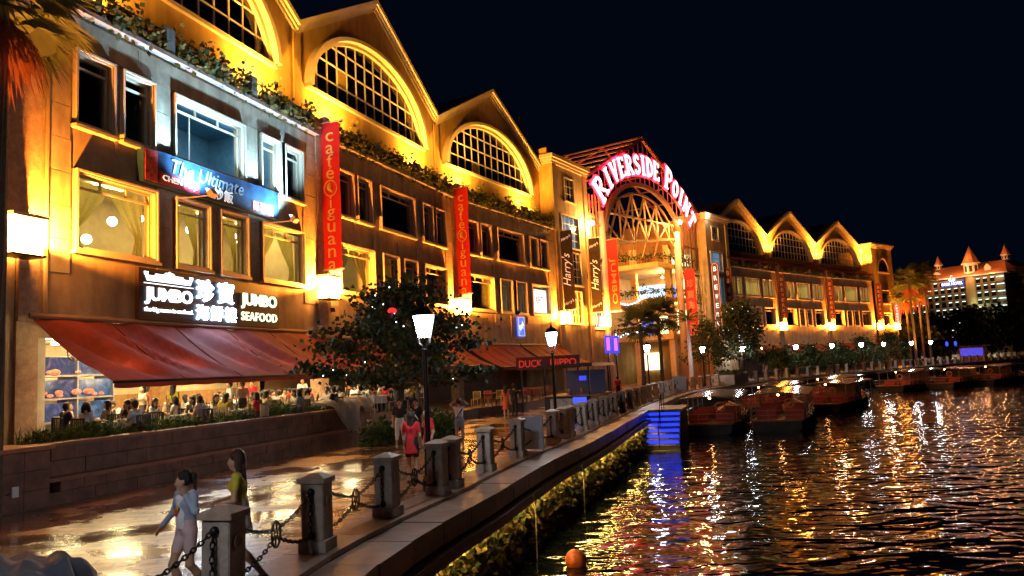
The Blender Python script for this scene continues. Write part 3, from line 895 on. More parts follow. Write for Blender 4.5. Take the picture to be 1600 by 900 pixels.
# tower on the far side
holes = [(1.7, 3.5, 17.9, 19.5), (0.9, 4.2, 13.8, 16.2), (1.2, 4.0, 9.6, 13.0), (1.2, 3.8, 6.4, 8.4)]
m = wall_holes(MB(), 0, 6.4, 0, 20.8, holes)
m.quad((0, 0, 0), (0, 0, 20.8), (0, 12, 20.8), (0, 12, 0)); m.quad((6.4, 0, 0), (6.4, 12, 0), (6.4, 12, 20.8), (6.4, 0, 20.8)); m.quad((0, 0, 20.8), (6.4, 0, 20.8), (6.4, 12, 20.8), (0, 12, 20.8))
FT = F5 @ T(0, -0.5, 0)
m.build('tower_wall', M_wall, mall, fm(FT))
cornice(FT, 0, 6.4, 20.3)
MB().box(5.6, -0.14, 0, 6.35, -0.001, 20.2).build('pilaster', M_wall, mall, fm(FT))
grid_window(FT, 1.7, 3.5, 17.9, 19.5, 2, 2)
grid_window(FT, 0.9, 4.2, 13.8, 16.2, 4, 3, back=blue_room)
grid_window(FT, 1.2, 4.0, 9.6, 13.0, 3, 4, back=blue_room)
grid_window(FT, 1.2, 3.8, 6.4, 8.4, 3, 3)
# end tower
holes = [(2.0, 5.2, 11.0, 13.2), (2.0, 5.2, 7.0, 9.2)]
m = wall_holes(MB(), 0, 7.6, 0, 21.2, holes)
m.quad((7.6, 0, 0), (7.6, 14, 0), (7.6, 14, 21.2), (7.6, 0, 21.2)); m.quad((0, 0, 15), (0, 0, 21.2), (0, 14, 21.2), (0, 14, 15))
m.build('end_tower_wall', M_gable, mall, fm(F9))
cornice(F9, 0, 7.6, 20.8)
add_window(F9, 2.0, 11.0, 3.2, 2.2); add_window(F9, 2.0, 7.0, 3.2, 2.2)
storey_room(F9, 6.5, 14, 0.5, 7.2, M_dark)
pp = [(3.8+1.9*math.cos(math.pi*i/16), -0.03, 16.6+2.4*math.sin(math.pi*i/16)) for i in range(17)]
o = MB().poly(pp).build('arched_window', M_dark, mall, fm(F9))
m = MB(); m.tube([(x, -0.06, z) for x, y, z in pp], 0.14, 6); m.box(1.7, -0.2, 16.4, 5.9, -0.02, 16.6)
m.build('arch_moulding', M_trim, o)

# ------------------------------------------------------------------ glazed entrance hall
HW = 27.2
hall_in = mat('hall_wall', (0.62, 0.42, 0.18), 0.8, var=0.2, vs=0.6, streak=0.2)
m = MB()
m.quad((0.5, 10, 0), (HW, 10, 0), (HW, 10, 19), (0.5, 10, 19))
m.quad((0.5, 0.6, 0), (0.5, 10, 0), (0.5, 10, 19), (0.5, 0.6, 19)); m.quad((HW-.5, 0.6, 0), (HW-.5, 10, 0), (HW-.5, 10, 19), (HW-.5, 0.6, 19))
m.build('hall_wall', hall_in, mall, fm(F4))
for z, u0 in ((5.2, 19.0), (9.6, 17.5), (13.6, 16.0)):
    MB().box(u0, 0.9, z, HW-0.55, 9.9, z+0.55).build('gallery_floor', hall_in, mall, fm(F4))
    r_ = MB(); r_.box(u0+0.05, 0.95, z+1.45, u0+0.11, 9.8, z+1.52); r_.box(u0+0.05, 0.95, z+1.45, HW-0.6, 1.01, z+1.52)
    for i in range(24): v = 1.0+i*0.37; r_.box(u0+0.06, v, z+0.55, u0+0.1, v+0.03, z+1.45)
    for i in range(20): u = u0+0.2+i*0.42; r_.box(u, 0.96, z+0.55, u+0.03, 1.0, z+1.45)
    r_.build('gallery_railing', M_metal, mall, fm(F4))
    m = MB()
    for q in range(260): leaf(m, (u0-0.05+random.gauss(0, 0.12), random.uniform(1, 9.5), z+1.1+abs(random.gauss(0, 0.35))), 0.3, mi=random.choice((0, 1)))
    for q in range(160): leaf(m, (random.uniform(u0, HW-1), 0.85+random.gauss(0, 0.12), z+1.1+abs(random.gauss(0, 0.3))), 0.3, mi=random.choice((0, 1)))
    o = props(empty('gallery_plant'), f'row of shrubs on the {("lowest", "middle", "top")[(z > 6)+(z > 10)]} gallery railing inside the entrance hall', 'plants'); o.matrix_world = F4
    m.build('foliage', [M_leafA, M_leafD], o)
for u, v in ((20.2, 1.4), (20.2, 6.0)): MB().box(u, v, 0, u+0.7, v+0.7, 16.6).build('gallery_column', M_trim, mall, fm(F4))
shop = emis('shop_glow', (1.0, 0.84, 0.46), 2.6); shopc = emis('shop_glow_cool', (0.6, 0.8, 1.0), 1.8); shopb = emis('shop_glow_blue', (0.12, 0.25, 1.0), 1.6)
for v0, v1, z0, z1, mm in ((1.2, 3.4, 10.5, 12.9, shop), (1.2, 3.6, 6.1, 8.9, shop), (5.0, 9.6, 10.5, 12.6, shopc), (6.4, 8.6, 1.6, 3.8, shop), (4.4, 6.5, 6.2, 8.4, shop), (7.0, 9.6, 6.2, 8.2, shopb), (3.7, 4.7, 10.5, 12.2, shopb), (1.4, 3.8, 14.6, 16.0, shop)):
    MB().box(26.4, v0, z0, 26.65, v1, z1).build('shop_window', mm, mall, fm(F4))
for k, (v, z, nm) in enumerate(((5.6, 10.0, 'upper'), (5.2, 6.0, 'lower'))):
    t = props(empty('light_garland'), f'blue-white string of lights along the {nm} gallery of the entrance hall', 'light garland'); t.matrix_world = F4 @ T(17.3, v, z)
    for i in range(16): MB().sphere((-0.1, -2.4+0.32*i, 0.5-0.9*math.sin(math.pi*i/15) if k == 0 else 0.2*math.sin(i*1.3)), 0.09, 6, 4).build('bulb', emis('garland_glow', (0.55, 0.7, 1.0), 9), t)
    m = MB(); m.tube([(-0.05, -2.4+0.32*i, 0.5-0.9*math.sin(math.pi*i/15) if k == 0 else 0.2*math.sin(i*1.3)) for i in range(16)], 0.03, 4); m.build('wire', M_metal, t)
steel = MB
def strut(name, pts, w, mtl=M_steel):
    s_ = MB()
    for a, b in zip(pts, pts[1:]): s_.bar(a, b, w)
    return s_.build(name, mtl, mall, fm(F4))
# open steel gable over the hall: rafters, purlins running back, lattice
AP = (12.2, 27.7); EL = (-0.9, 21.1); ER = (27.2, 21.0)
dk = mat('dark_steel', (0.16, 0.07, 0.04), 0.5, var=0.2, vs=2)
strut('rafter', [(EL[0], 0, EL[1]), (AP[0], 0, AP[1])], 0.35, dk); strut('rafter', [(AP[0], 0, AP[1]), (ER[0], 0, ER[1])], 0.35, dk)
for k in range(6):
    t = k/5.2
    u, z = EL[0]+(AP[0]-EL[0])*t, EL[1]+(AP[1]-EL[1])*t
    strut('purlin', [(u, -0.3, z+0.25), (u, 15, z+0.25)], 0.15)
    u2, z2 = ER[0]+(AP[0]-ER[0])*t, ER[1]+(AP[1]-ER[1])*t
    if k: strut('purlin', [(u2, 0, z2+0.2), (u2, 15, z2+0.2)], 0.15, dk)
for v in (5, 10, 15):
    strut('rafter', [(EL[0], v, EL[1]), (AP[0], v, AP[1])], 0.16); strut('rafter', [(AP[0], v, AP[1]), (ER[0], v, ER[1])], 0.2, dk)
    strut('roof_brace', [(EL[0], v, EL[1]), (EL[0]+3.5, v-3.5, EL[1]+0.4), (EL[0]+5, v, EL[1]+2.5)], 0.12)
# slatted screen behind the letters
for i in range(22):
    u = 1.0+i*1.17
    zt = (EL[1]+(AP[1]-EL[1])*(u-EL[0])/(AP[0]-EL[0])) if u < AP[0] else (ER[1]+(AP[1]-ER[1])*(ER[0]-u)/(ER[0]-AP[0]))
    q = 1-((u-12.0)/9.6)**2
    zb = 16.0+6.3*math.sqrt(q) if q > 0 else 14.2
    if zt-zb > 0.3: MB().box(u, 0.25, zb, u+0.13, 0.32, zt-0.2).build('screen_slat', dk, mall, fm(F4))
# arch beam
arcp = [(12.0+9.4*math.cos(t), 0.1, 16.0+6.2*math.sin(t)) for t in [math.pi*i/28 for i in range(29)]]
strut('arch_beam', arcp, 0.42, dk)
arcp2 = [(12.0+8.4*math.cos(t), 0.5, 16.0+5.3*math.sin(t)) for t in [math.pi*i/24 for i in range(25)]]
strut('arch_beam', arcp2, 0.2, dk)
# lattice truss below the arch
c0, c1 = (2.3, 0.6, 14.7), (20.4, 0.6, 17.2)
def ch(t): return (c0[0]+(c1[0]-c0[0])*t, 0.6, c0[2]+(c1[2]-c0[2])*t)
def up_(t): u, _, z = ch(t); q = 1-((u-12.0)/8.4)**2; return (u, 0.6, 16.0+5.2*math.sqrt(max(0, q)))
strut('truss_chord', [ch(0), ch(1)], 0.28); strut('truss_chord', [(2.4, 0.6, 18.2), (20.4, 0.6, 18.8)], 0.2)
for i in range(6):
    t = i/6+1/12
    strut('truss_post', [ch(t), up_(t)], 0.16)
    strut('truss_diagonal', [ch(t), up_(min(1, t+1/6))], 0.17); strut('truss_diagonal', [ch(min(1, t+1/6)), up_(t)], 0.14)
    strut('truss_diagonal', [ch(t), (ch(t)[0]-1.3, 0.6, ch(t)[2]-2.0)], 0.13) if 0 < i < 5 else None
# columns
for u in (2.3, 20.6):
    MB().tube([(u, 0.4, 0), (u, 0.4, 18.0)], 0.42, 12).build('column', mat('pale_column', (0.62, 0.50, 0.46), 0.5, var=0.1), mall, fm(F4), smooth=True)
# side glazing of the hall
for u0, u1 in ((-0.6, 2.0), (21.2, 26.6)):
    s_ = MB()
    n = 4 if u1-u0 < 3 else 6
    for i in range(n+1): x = u0+(u1-u0)*i/n; s_.box(x-0.05, 0.3, 6.6, x+0.05, 0.42, 19.5 if i % n else 20.2)
    for z in (9.5, 13.0, 16.4): s_.box(u0-0.06, 0.26, z, u1+0.06, 0.46, z+0.2)
    fo = s_.build('glazed_screen', dk if u0 > 3 else M_steel, mall, fm(F4))
    for i in range(n):
        for a, b in ((6.6, 9.5), (9.7, 13.0), (13.2, 16.4), (16.6, 19.4)):
            x0, x1 = u0+(u1-u0)*i/n+0.05, u0+(u1-u0)*(i+1)/n-0.05
            MB().quad((x0, 0.36, a), (x1, 0.36, a), (x1, 0.36, b), (x0, 0.36, b)).build('pane', M_glass, fo)
def hall_lamp(u, v, z, p, label, c=(1, 0.42, 0.07), r=0.22, e=300):
    t = props(empty('hall_floodlight'), label, 'floodlight'); t.matrix_world = F4 @ T(u, v, z)
    MB().sphere((0, 0, 0), r).build('bulb', emis('flood_bulb', (1, 0.72, 0.3), e), t, smooth=True)
    MB().bar((0, 0.1, 0.2), (0, 0.5, 0.5), 0.08).build('bracket', M_metal, t)
    light('flood_light', 'POINT', p, c, t, T(0, -0.5, -0.35), 0.2)
hall_lamp(-1.5, -0.7, 16.2, 2200, 'round floodlight on the glazed bay left of the entrance arch')
hall_lamp(19.2, -0.8, 18.9, 3500, 'bright round floodlight under the right side of the entrance arch')
hall_lamp(27.0, -1.0, 20.9, 120, 'small lamp on the eave corner right of the entrance arch', (1, 0.8, 0.6), 0.13, 120)
hall_lamp(10.5, 5.0, 17.6, 6000, 'floodlight high inside the entrance hall', (1, 0.40, 0.06), 0.15, 60)
hall_lamp(21.5, 3.0, 12.9, 1800, 'lamp under the upper gallery of the entrance hall', (1, 0.62, 0.22), 0.12, 40)
hall_lamp(21.5, 2.6, 8.9, 1500, 'lamp under the lower gallery of the entrance hall', (1, 0.62, 0.3), 0.12, 40)

# ------------------------------------------------------------------ arched neon lettering: slab letters made of strokes
ST = 0.19
def arc_(cx, cy, rx, ry, a0, a1, n=8): return [(cx+rx*math.cos(R(a0+(a1-a0)*i/n)), cy+ry*math.sin(R(a0+(a1-a0)*i/n))) for i in range(n+1)]
GL = {   # strokes (points, width), then serif bars (x0, x1, y)
 'R': ([([(.18, 0), (.18, 1)], .2), ([(.18, .95)]+arc_(.42, .73, .25, .22, 90, -90)+[(.18, .5)], .13), ([(.4, .5), (.78, .03)], .18)], [(.02, .36, 0), (.02, .3, 1), (.62, .92, 0)]),
 'I': ([([(.3, 0), (.3, 1)], .22)], [(.1, .5, 0), (.1, .5, 1)]),
 'V': ([([(.14, 1), (.42, .02)], .2), ([(.42, .02), (.72, 1)], .12)], [(0, .3, 1), (.58, .86, 1)]),
 'E': ([([(.18, 0), (.18, 1)], .2), ([(.18, .95), (.66, .95)], .1), ([(.18, .5), (.52, .5)], .1), ([(.18, .05), (.7, .05)], .1), ([(.66, .98), (.66, .8)], .08), ([(.7, .02), (.7, .22)], .08)], [(.02, .3, 0), (.02, .3, 1)]),
 'S': ([(arc_(.38, .74, .24, .22, 20, 200)+arc_(.38, .27, .26, .23, 80, -160), .15)], []),
 'D': ([([(.18, 0), (.18, 1)], .2), ([(.18, .95)]+arc_(.36, .5, .36, .45, 90, -90)+[(.18, .05)], .14)], [(.02, .3, 0), (.02, .3, 1)]),
 'P': ([([(.18, 0), (.18, 1)], .2), ([(.18, .95)]+arc_(.42, .71, .26, .24, 90, -90)+[(.18, .47)], .14)], [(.02, .38, 0), (.02, .3, 1)]),
 'O': ([(arc_(.42, .5, .31, .44, 0, 360, 16), .17)], []),
 'N': ([([(.16, 0), (.16, 1)], .12), ([(.14, .97), (.72, .03)], .19), ([(.72, 0), (.72, 1)], .12)], [(.02, .3, 0), (.0, .22, 1), (.58, .86, 1)]),
 'T': ([([(.4, 0), (.4, 1)], .2), ([(.05, .95), (.75, .95)], .1), ([(.07, .98), (.07, .76)], .08), ([(.73, .98), (.73, .76)], .08)], [(.22, .58, 0)])}
GWD = {'R': .92, 'I': .6, 'V': .86, 'E': .76, 'S': .74, 'D': .8, 'P': .76, 'O': .84, 'N': .88, 'T': .8}
def glyph(chh, mats):
    m = MB(); strokes, serifs = GL[chh]
    for pts, w in strokes:
        for (x0, y0), (x1, y1) in zip(pts, pts[1:]):
            d = math.hypot(x1-x0, y1-y0); ex, ey = (x1-x0)/d*w*0.25, (y1-y0)/d*w*0.25
            m.bar((x0-ex, 0, y0-ey), (x1+ex, 0, y1+ey), w*0.94 if abs(y1-y0) > abs(x1-x0) else 0.1, 0.1 if abs(y1-y0) > abs(x1-x0) else w*0.94)
    for x0, x1, y in serifs: m.box(x0, -0.05, y-.04, x1, 0.05, y+.04)
    return m
neon = emis('letter_white', (1.0, 0.72, 0.78), 2.6); neon_e = emis('letter_red_glow', (1.0, 0.008, 0.025), 16.0)
sign = props(empty('arched_sign'), 'arched glowing white and red lettering reading RIVERSIDE POINT over the entrance', 'sign')
sign.matrix_world = F4 @ T(12.4, -0.5, 16.0)
txt = [('R', 1.25), ('I', 1), ('V', 1), ('E', 1), ('R', 1), ('S', 1), ('I', 1), ('D', 1), ('E', 1), (' ', 1), ('P', 1.25), ('O', 1), ('I', 1), ('N', 1), ('T', 1)]
RX_, RZ_ = 11.6, 7.3
tot = sum((GWD.get(c, 0.55)*k+0.1) for c, k in txt)
# walk the ellipse by arc length
N_ = 600; A0, A1 = R(161), R(20)
ap = [(RX_*math.cos(A0+(A1-A0)*i/N_), RZ_*math.sin(A0+(A1-A0)*i/N_)) for i in range(N_+1)]
cum = [0.0]
for p, q in zip(ap, ap[1:]): cum.append(cum[-1]+math.hypot(q[0]-p[0], q[1]-p[1]))
unit = cum[-1]/tot; pos = 0.0
for c, k in txt:
    wd = GWD.get(c, 0.55)*k+0.1
    if c != ' ':
        L0 = (pos+wd/2)*unit; i = int(np.searchsorted(cum, L0)); i = max(1, min(i, N_-1))
        tx, tz = ap[i+1][0]-ap[i-1][0], ap[i+1][1]-ap[i-1][1]
        an = math.atan2(tz, tx)
        hgt = 2.05*k
        M = T(ap[i][0], 0, ap[i][1]) @ RY(-an) @ Matrix.Diagonal((unit*k, 1, hgt, 1)) @ T(-GWD[c]/2, 0, 0)
        g = glyph(c, None)
        o = g.build('letter', neon, sign, M)
        b_ = glyph(c, None)   # red halo of each letter, built as a larger glowing copy behind it
        bo = MB()
        for v_ in b_.v: bo.v.append(((v_[0]-GWD[c]/2)*1.24+GWD[c]/2, v_[1]*0.5+0.12, (v_[2]-0.5)*1.16+0.5))
        bo.f, bo.mi = b_.f, b_.mi
        bo.build('halo_backing', neon_e, o)
    pos += wd
MB().tube([(RX_*0.985*math.cos(A0+(A1-A0)*i/40), 0.3, RZ_*0.985*math.sin(A0+(A1-A0)*i/40)) for i in range(41)], 0.08).build('support_rail', dk, sign)

# ------------------------------------------------------------------ banners and signs on the facade
SIDE = Matrix(((0, 0, -1, 0), (-1, 0, 0, 0), (0, 1, 0, 0), (0, 0, 0, 1)))   # x -> outward, y -> up, faces back along the wall
def hang_banner(F, u, z0, z1, w, mtl, label, v=-0.18, wave=0.03):
    t = props(empty('hanging_banner'), label, 'banner'); t.matrix_world = F @ T(u, v, z0)
    h = z1-z0; m = MB(); n = 14
    for j in range(n+1):
        for i in range(5):
            z = h*j/n; m.v.append((wave*math.sin(j*0.9+i*0.7), -w*i/4, z))
    for j in range(n):
        for i in range(4):
            a = j*5+i; m.f.append((a, a+1, a+6, a+5)); m.mi.append(0)
    m.build('cloth', mtl, t, smooth=True)
    r = MB(); r.tube([(0, 0.15, h+0.05), (0, -w-0.25, h+0.05)], 0.03, 6); r.build('top_pole', M_steel, t)
    r = MB(); r.tube([(0, 0.15, -0.05), (0, -w-0.12, -0.05)], 0.045, 6); r.build('bottom_pole', M_white, t)
    return t, h
for F, nm in ((F1, 'tall red banner reading cafe iguana above the box lamp nearer the seafood restaurant'), (F2, 'tall red banner reading cafe iguana above the box lamp nearer the entrance tower')):
    t, h = hang_banner(F, 0.05, 7.95, 15.4, 1.05, M_red, nm)
    zz = h-0.75
    for chh in 'caf\u00e9*iguana':
        if chh == '*':
            m = MB()
            m.tube([(-0.06, -0.52+0.36*math.cos(a), zz-0.08+0.40*math.sin(a)) for a in [2*math.pi*i/20 for i in range(21)]], 0.035, 5)
            m.tube([(-0.06, -0.52+0.06*math.sin(i*0.7)-0.12*math.cos(i*0.5), zz-0.3+0.5*i/9) for i in range(10)], [0.03+0.1*math.sin(math.pi*i/9) for i in range(10)], 6)
            m.build('emblem', M_gold, t); zz -= 0.80; continue
        hh = {'f': 0.62, '\u00e9': 0.66, 'i': 0.56, 'g': 0.58}.get(chh, 0.46); ww = {'i': 0.11, 'f': 0.34}.get(chh, 0.44)
        lettering('letter', chh, ww, hh, T(-0.06, -0.52, zz+(0.08 if chh in '\u00e9f' else 0)) @ SIDE, M_gold, t, 0.012)
        zz -= 0.64
M_black = cloth_mat('black_banner', (0.03, 0.02, 0.018), 0.1, 0.3, 2)
for F, u, nm in ((F3, 0.75, 'tall black banner with white script nearest the gabled bay'), (F3, 6.6, 'tall black banner with white script beside the glazed bay')):
    t, h = hang_banner(F, u, 7.6, 14.7, 1.15, M_black, nm)
    for zc, s_ in ((h*0.5, 1.0), (h-0.7, 0.34), (0.6, 0.34)):
        lettering('script', "Harry's", 3.0*s_, 1.0*s_, T(-0.06, -0.57, zc) @ SIDE @ (RZ(R(90)) if s_ == 1 else RZ(R(20))), mat('script_glow', (0.85, 0.8, 0.75), 0.5, emit=(1, 0.9, 0.8), es=0.25), t, 0.01, shear=0.4)  # white script given a faint glow of its own to look lit
t, h = hang_banner(F4, 2.0, 7.8, 14.9, 1.2, M_red, 'red banner reading JUMBO hanging at the near entrance column')
lettering('lettering', 'JUMBO', 4.6, 0.72, T(-0.06, -0.6, h*0.42) @ SIDE @ RZ(R(-90)), mat('dull_gold', (0.55, 0.22, 0.06), 0.6), t, 0.01, bold=0.01)
t, h = hang_banner(F4, 20.8, 5.6, 13.4, 1.3, cloth_mat('pink_red_banner', (0.72, 0.06, 0.06), 0.4, 0.12, 2), 'pale red banner with a column of Chinese characters at the far entrance column')
for i, c in enumerate('\u73cd\u5bf6\u6d77\u9bae\u6a13'):
    lettering('character', c, 0.85, 0.95, T(-0.06, -0.65, h-1.7-1.3*i) @ SIDE, mat('pink_print', (0.85, 0.45, 0.38), 0.6), t, 0.01)
# narrow vertical signs past the entrance
M_sgn = mat('maroon_sign', (0.12, 0.02, 0.015), 0.5, var=0.2)
rim = emis('sign_outline', (1.0, 0.30, 0.14), 1.6); rim0 = mat('sign_outline_unlit', (0.55, 0.2, 0.12), 0.5)
def vsign(F, u, z0, z1, text, label, lit, w=1.0):
    t = props(empty('vertical_sign'), label, 'sign'); t.matrix_world = F @ T(u, -0.2, z0); h = z1-z0
    MB().box(-0.06, -w, 0, 0.06, 0, h).build('panel', M_sgn, t)
    m = MB(); q = 0.09
    pts = [(-0.08, -q, 0.1), (-0.08, -q, h-0.4), (-0.08, -w*0.3, h-0.08), (-0.08, -w*0.7, h-0.08), (-0.08, -w+q, h-0.4), (-0.08, -w+q, 0.1), (-0.08, -q, 0.1)]
    m.tube(pts, 0.035, 5); m.build('outline', rim if lit else rim0, t)
    n = len(text)
    for i, c in enumerate(text):
        lettering('letter', c, 0.42, min(0.6, h/n*0.62), T(-0.08, -w/2, h-0.75-(h-1.1)*i/(n-1)) @ SIDE, emis('sign_letter', (1, 0.8, 0.7), 1.8) if lit else mat('sign_letter_dim', (0.75, 0.45, 0.3), 0.5), t, 0.01, bold=0.01)
vsign(FT, 0.4, 5.4, 14.6, 'BREWERKZ', 'lit vertical sign reading BREWERKZ on the far entrance tower', True)
vsign(F6, 0.2, 5.6, 14.4, 'BREWERKZ', 'unlit maroon vertical sign between the far entrance tower and the first far gable', False)
for F, nm in ((F7, 'first'), (F8, 'second'), (F9, 'third')):
    vsign(F, 0.1, 8.0, 14.4, 'BREWERKZ', f'maroon vertical sign over the box lamp at the {nm} pilaster past the entrance', False)
vsign(F9, 6.3, 7.2, 11.8, 'BREWERKZ', 'lit vertical sign on the end tower of the mall', True, 1.0)

# fried rice signboard, lit by two arm lamps
t = props(empty('signboard'), 'long dark blue signboard lit from below between the upper window rows', 'signboard'); t.matrix_world = F0 @ T(8.25, -0.06, 9.72)
MB().box(-4.05, -0.30, 0, 4.05, 0, 1.24).build('box', mat('board_blue', (0.012, 0.035, 0.07), 0.35, var=0.6, vs=1.3, bump=0.2, bs=8), t)
MB().box(-3.35, -0.315, 0.06, -1.2, -0.302, 0.5).build('red_field', mat('board_red', (0.30, 0.01, 0.015), 0.4), t)
MB().box(-4.0, -0.32, 0.05, -3.4, -0.302, 1.2).build('picture_strip', mat('board_picture', (0.35, 0.05, 0.04), 0.4, var=0.9, vs=8), t)
wp = mat('board_white', (0.85, 0.88, 0.9), 0.5, emit=(0.9, 0.95, 1), es=0.5)
def on_board(nm, s_, u, z, w, h, mtl, **k): lettering(nm, s_, w, h, T(u, -0.33, z) @ UPRIGHT, mtl, t, 0.012, **k)
on_board('lettering', 'The Ultimate', -0.6, 0.83, 4.2, 0.55, mat('board_pale', (0.20, 0.24, 0.28), 0.35), shear=0.3)
on_board('lettering', 'CHEN FU JI', -2.25, 0.28, 1.8, 0.28, wp, bold=0.01)
[on_board('character', c_, -0.1+0.62*i_, 0.33, 0.56, 0.5, wp, bold=0.012) for i_, c_ in enumerate('\u7092\u98ef')]
for i, c in enumerate('\u9673\u798f\u8a18'):
    u = 2.35+0.52*i
    MB().box(u-0.23, -0.315, 0.06, u+0.23, -0.302, 0.54).build('red_square', MATS['board_red'], t)
    on_board('character', c, u, 0.3, 0.38, 0.4, wp)
for u in (-2.3, 3.2):
    a = props(empty('arm_lamp'), f'spotlight on a thin arm in front of the blue signboard, {"below its red field" if u < 0 else "below its red squares"}', 'spotlight', 'arm spotlights of the blue signboard')
    a.matrix_world = F0 @ T(8.25+u, -0.03, 9.45)
    MB().tube([(0, 0, 0), (0.35, -0.9, 0.05), (0.55, -1.3, 0.1)], 0.025, 5).build('arm', M_steel, a)
    MB().obox((0.55, -1.35, 0.16), (0.3, 0.22, 0.26), RX(R(-35)).to_3x3()).build('head', mat('lamp_head', (0.35, 0.2, 0.1), 0.5), a)
    MB().obox((0.55, -1.22, 0.27), (0.24, 0.02, 0.2), RX(R(-35)).to_3x3()).build('lens', emis('spot_lens', COLD, 30), a)
    light('spot_light', 'SPOT', 4600, (0.34, 0.66, 1.0), a, aim((0.55, -1.15, 0.34), (0.4-u*0.25, 0.0, 3.4)), 0.1, 140, 0.6)

# seafood restaurant sign
t = props(empty('restaurant_sign'), 'dark panel with glowing white boat logo, Chinese characters and JUMBO SEAFOOD above the awning', 'sign'); t.matrix_world = F0 @ T(8.28, -0.045, 4.86)
MB().box(-4.12, -0.14, 0, 4.15, 0, 1.82).build('panel', mat('sign_panel', (0.035, 0.012, 0.01), 0.45, var=0.3), t)
gw = emis('sign_white', (0.92, 0.96, 1.0), 3.0); gb = emis('sign_blue_white', (0.42, 0.68, 1.0), 34.0); gy = emis('sign_cream', (1.0, 0.93, 0.55), 2.2)
halo = emis('sign_blue_edge', (0.05, 0.25, 1.0), 1.6)
def on_sign(nm, s_, u, z, w, h, mtl, y=-0.17, **k): return lettering(nm, s_, w, h, T(u, y, z) @ UPRIGHT, mtl, t, 0.02, **k)
m = MB()   # floating-restaurant logo
def lq(pts): m.poly([(x, -0.16, z) for x, z in pts])
lq([(-3.75, 1.38), (-1.55, 1.38), (-1.45, 1.58), (-3.85, 1.58)]); lq([(-3.4, 1.585), (-1.9, 1.585), (-1.95, 1.66), (-3.35, 1.66)])
lq([(-2.95, 1.665), (-2.35, 1.665), (-2.45, 1.74), (-2.85, 1.74)]); lq([(-2.75, 1.745), (-2.55, 1.745), (-2.65, 1.80)])
lq([(-3.88, 1.585), (-3.7, 1.585), (-3.68, 1.70), (-3.9, 1.70)]); lq([(-1.6, 1.585), (-1.42, 1.585), (-1.40, 1.70), (-1.62, 1.70)])
lq([(-3.9, 1.28), (-1.4, 1.28), (-1.4, 1.31), (-3.9, 1.31)])
m.build('boat_logo', gw, t)
on_sign('lettering', 'JUMBO', -2.66, 0.86, 2.4, 0.62, gw, bold=0.03)
on_sign('lettering', 'the big name in seafood.', -2.66, 0.36, 2.45, 0.2, gw, bold=0.012)
for i, c in enumerate('\u73cd\u5bf6'): on_sign('character', c, -0.72+1.22*i, 1.27, 0.98, 0.86, gb, bold=0.016)
for i, c in enumerate('\u6d77\u9bae\u6a13'): on_sign('character', c, -0.9+0.84*i, 0.42, 0.7, 0.58, gb, bold=0.016)
on_sign('lettering', 'JUMBO', 2.72, 1.06, 2.5, 0.66, gy, bold=0.03)
on_sign('lettering', 'SEAFOOD', 2.72, 0.42, 2.5, 0.36, gy, bold=0.012, spacing=1.1)
# small blue square sign of the bar
t = props(empty('square_sign'), 'small glowing blue square sign with white script on a pale wall panel', 'sign'); t.matrix_world = F2 @ T(8.9, -0.1, 5.0)
MB().box(-1.3, -0.02, -0.1, 0.95, 0.06, 1.75).build('wall_panel', mat('pale_panel', (0.30, 0.22, 0.16), 0.7, var=0.2), t)
MB().box(-0.42, -0.16, 0.15, 0.52, -0.021, 1.6).build('light_box', emis('blue_box', (0.03, 0.10, 1.0), 2.2), t)
lettering('script', "Harry's", 0.8, 0.6, T(0.05, -0.175, 0.9) @ RY(R(-35)) @ UPRIGHT, emis('white_script', (0.9, 0.95, 1), 2.0), t, 0.01, shear=0.4)
m = MB(); fr_ = [(-0.42, 0.15), (0.52, 0.15), (0.52, 1.6), (-0.42, 1.6), (-0.42, 0.15)]
m.tube([(x, -0.17, z) for x, z in fr_], 0.03, 5); m.build('outline', emis('blue_outline', (0.3, 0.4, 1.0), 2.0), t)
# ------------------------------------------------------------------ ground floor, terraces, awnings
M_tile = mat('terrace_tile', (0.22, 0.13, 0.09), 0.35, var=0.3, vs=3, bump=0.2)
M_blk = mat('planter_block', (0.19, 0.085, 0.055), 0.6, var=0.45, vs=2.2, bump=0.5, bs=22)
M_cap = mat('planter_cap', (0.30, 0.13, 0.075), 0.5, var=0.3, vs=3, bump=0.3, bs=25)
M_soil = mat('soil', (0.03, 0.02, 0.015), 0.95, var=0.3)
WL = [Vector((*p, 0)) for p in ((-10.85, 17.55), (-9.85, 20.4), (-8.89, 23.4), (-7.85, 26.45), (-6.72, 30.1), (-6.1, 32.4))]
WLs = catmull([(p.x, p.y) for p in WL], 8)
def wl_at(s, off=0.0):
    L_ = 0.0
    for a, b in zip(WLs, WLs[1:]):
        d = (b-a).length
        if L_+d >= s or b is WLs[-1]:
            p = a.lerp(b, (s-L_)/d); t = (b-a).normalized(); return p+Vector((t.y, -t.x, 0))*off, t
        L_ += d
WLEN = sum((b-a).length for a, b in zip(WLs, WLs[1:]))
def terrace(name, pts, z, mtl):
    m = MB(); n = len(pts)
    m.poly([(x, y, z) for x, y in pts])
    for i in range(n):
        a, b = pts[i], pts[(i+1) % n]; m.quad((a[0], a[1], -0.01), (b[0], b[1], -0.01), (b[0], b[1], z), (a[0], a[1], z))
    return props(m.build(name, mtl), kind='structure')
def fpt(F, u, v): p = F @ Vector((u, v, 0)); return (p.x, p.y)
TZ = 0.9
inner = [wl_at(WLEN*i/14, -1.0)[0] for i in range(15)]
terrace('terrace', [fpt(F0, -8, -3.9)]+[(p.x, p.y) for p in inner]+[fpt(F1, 3.0, -3.0), fpt(F1, 3.0, 5.5), fpt(F0, -8, 5.5)], TZ, M_tile)
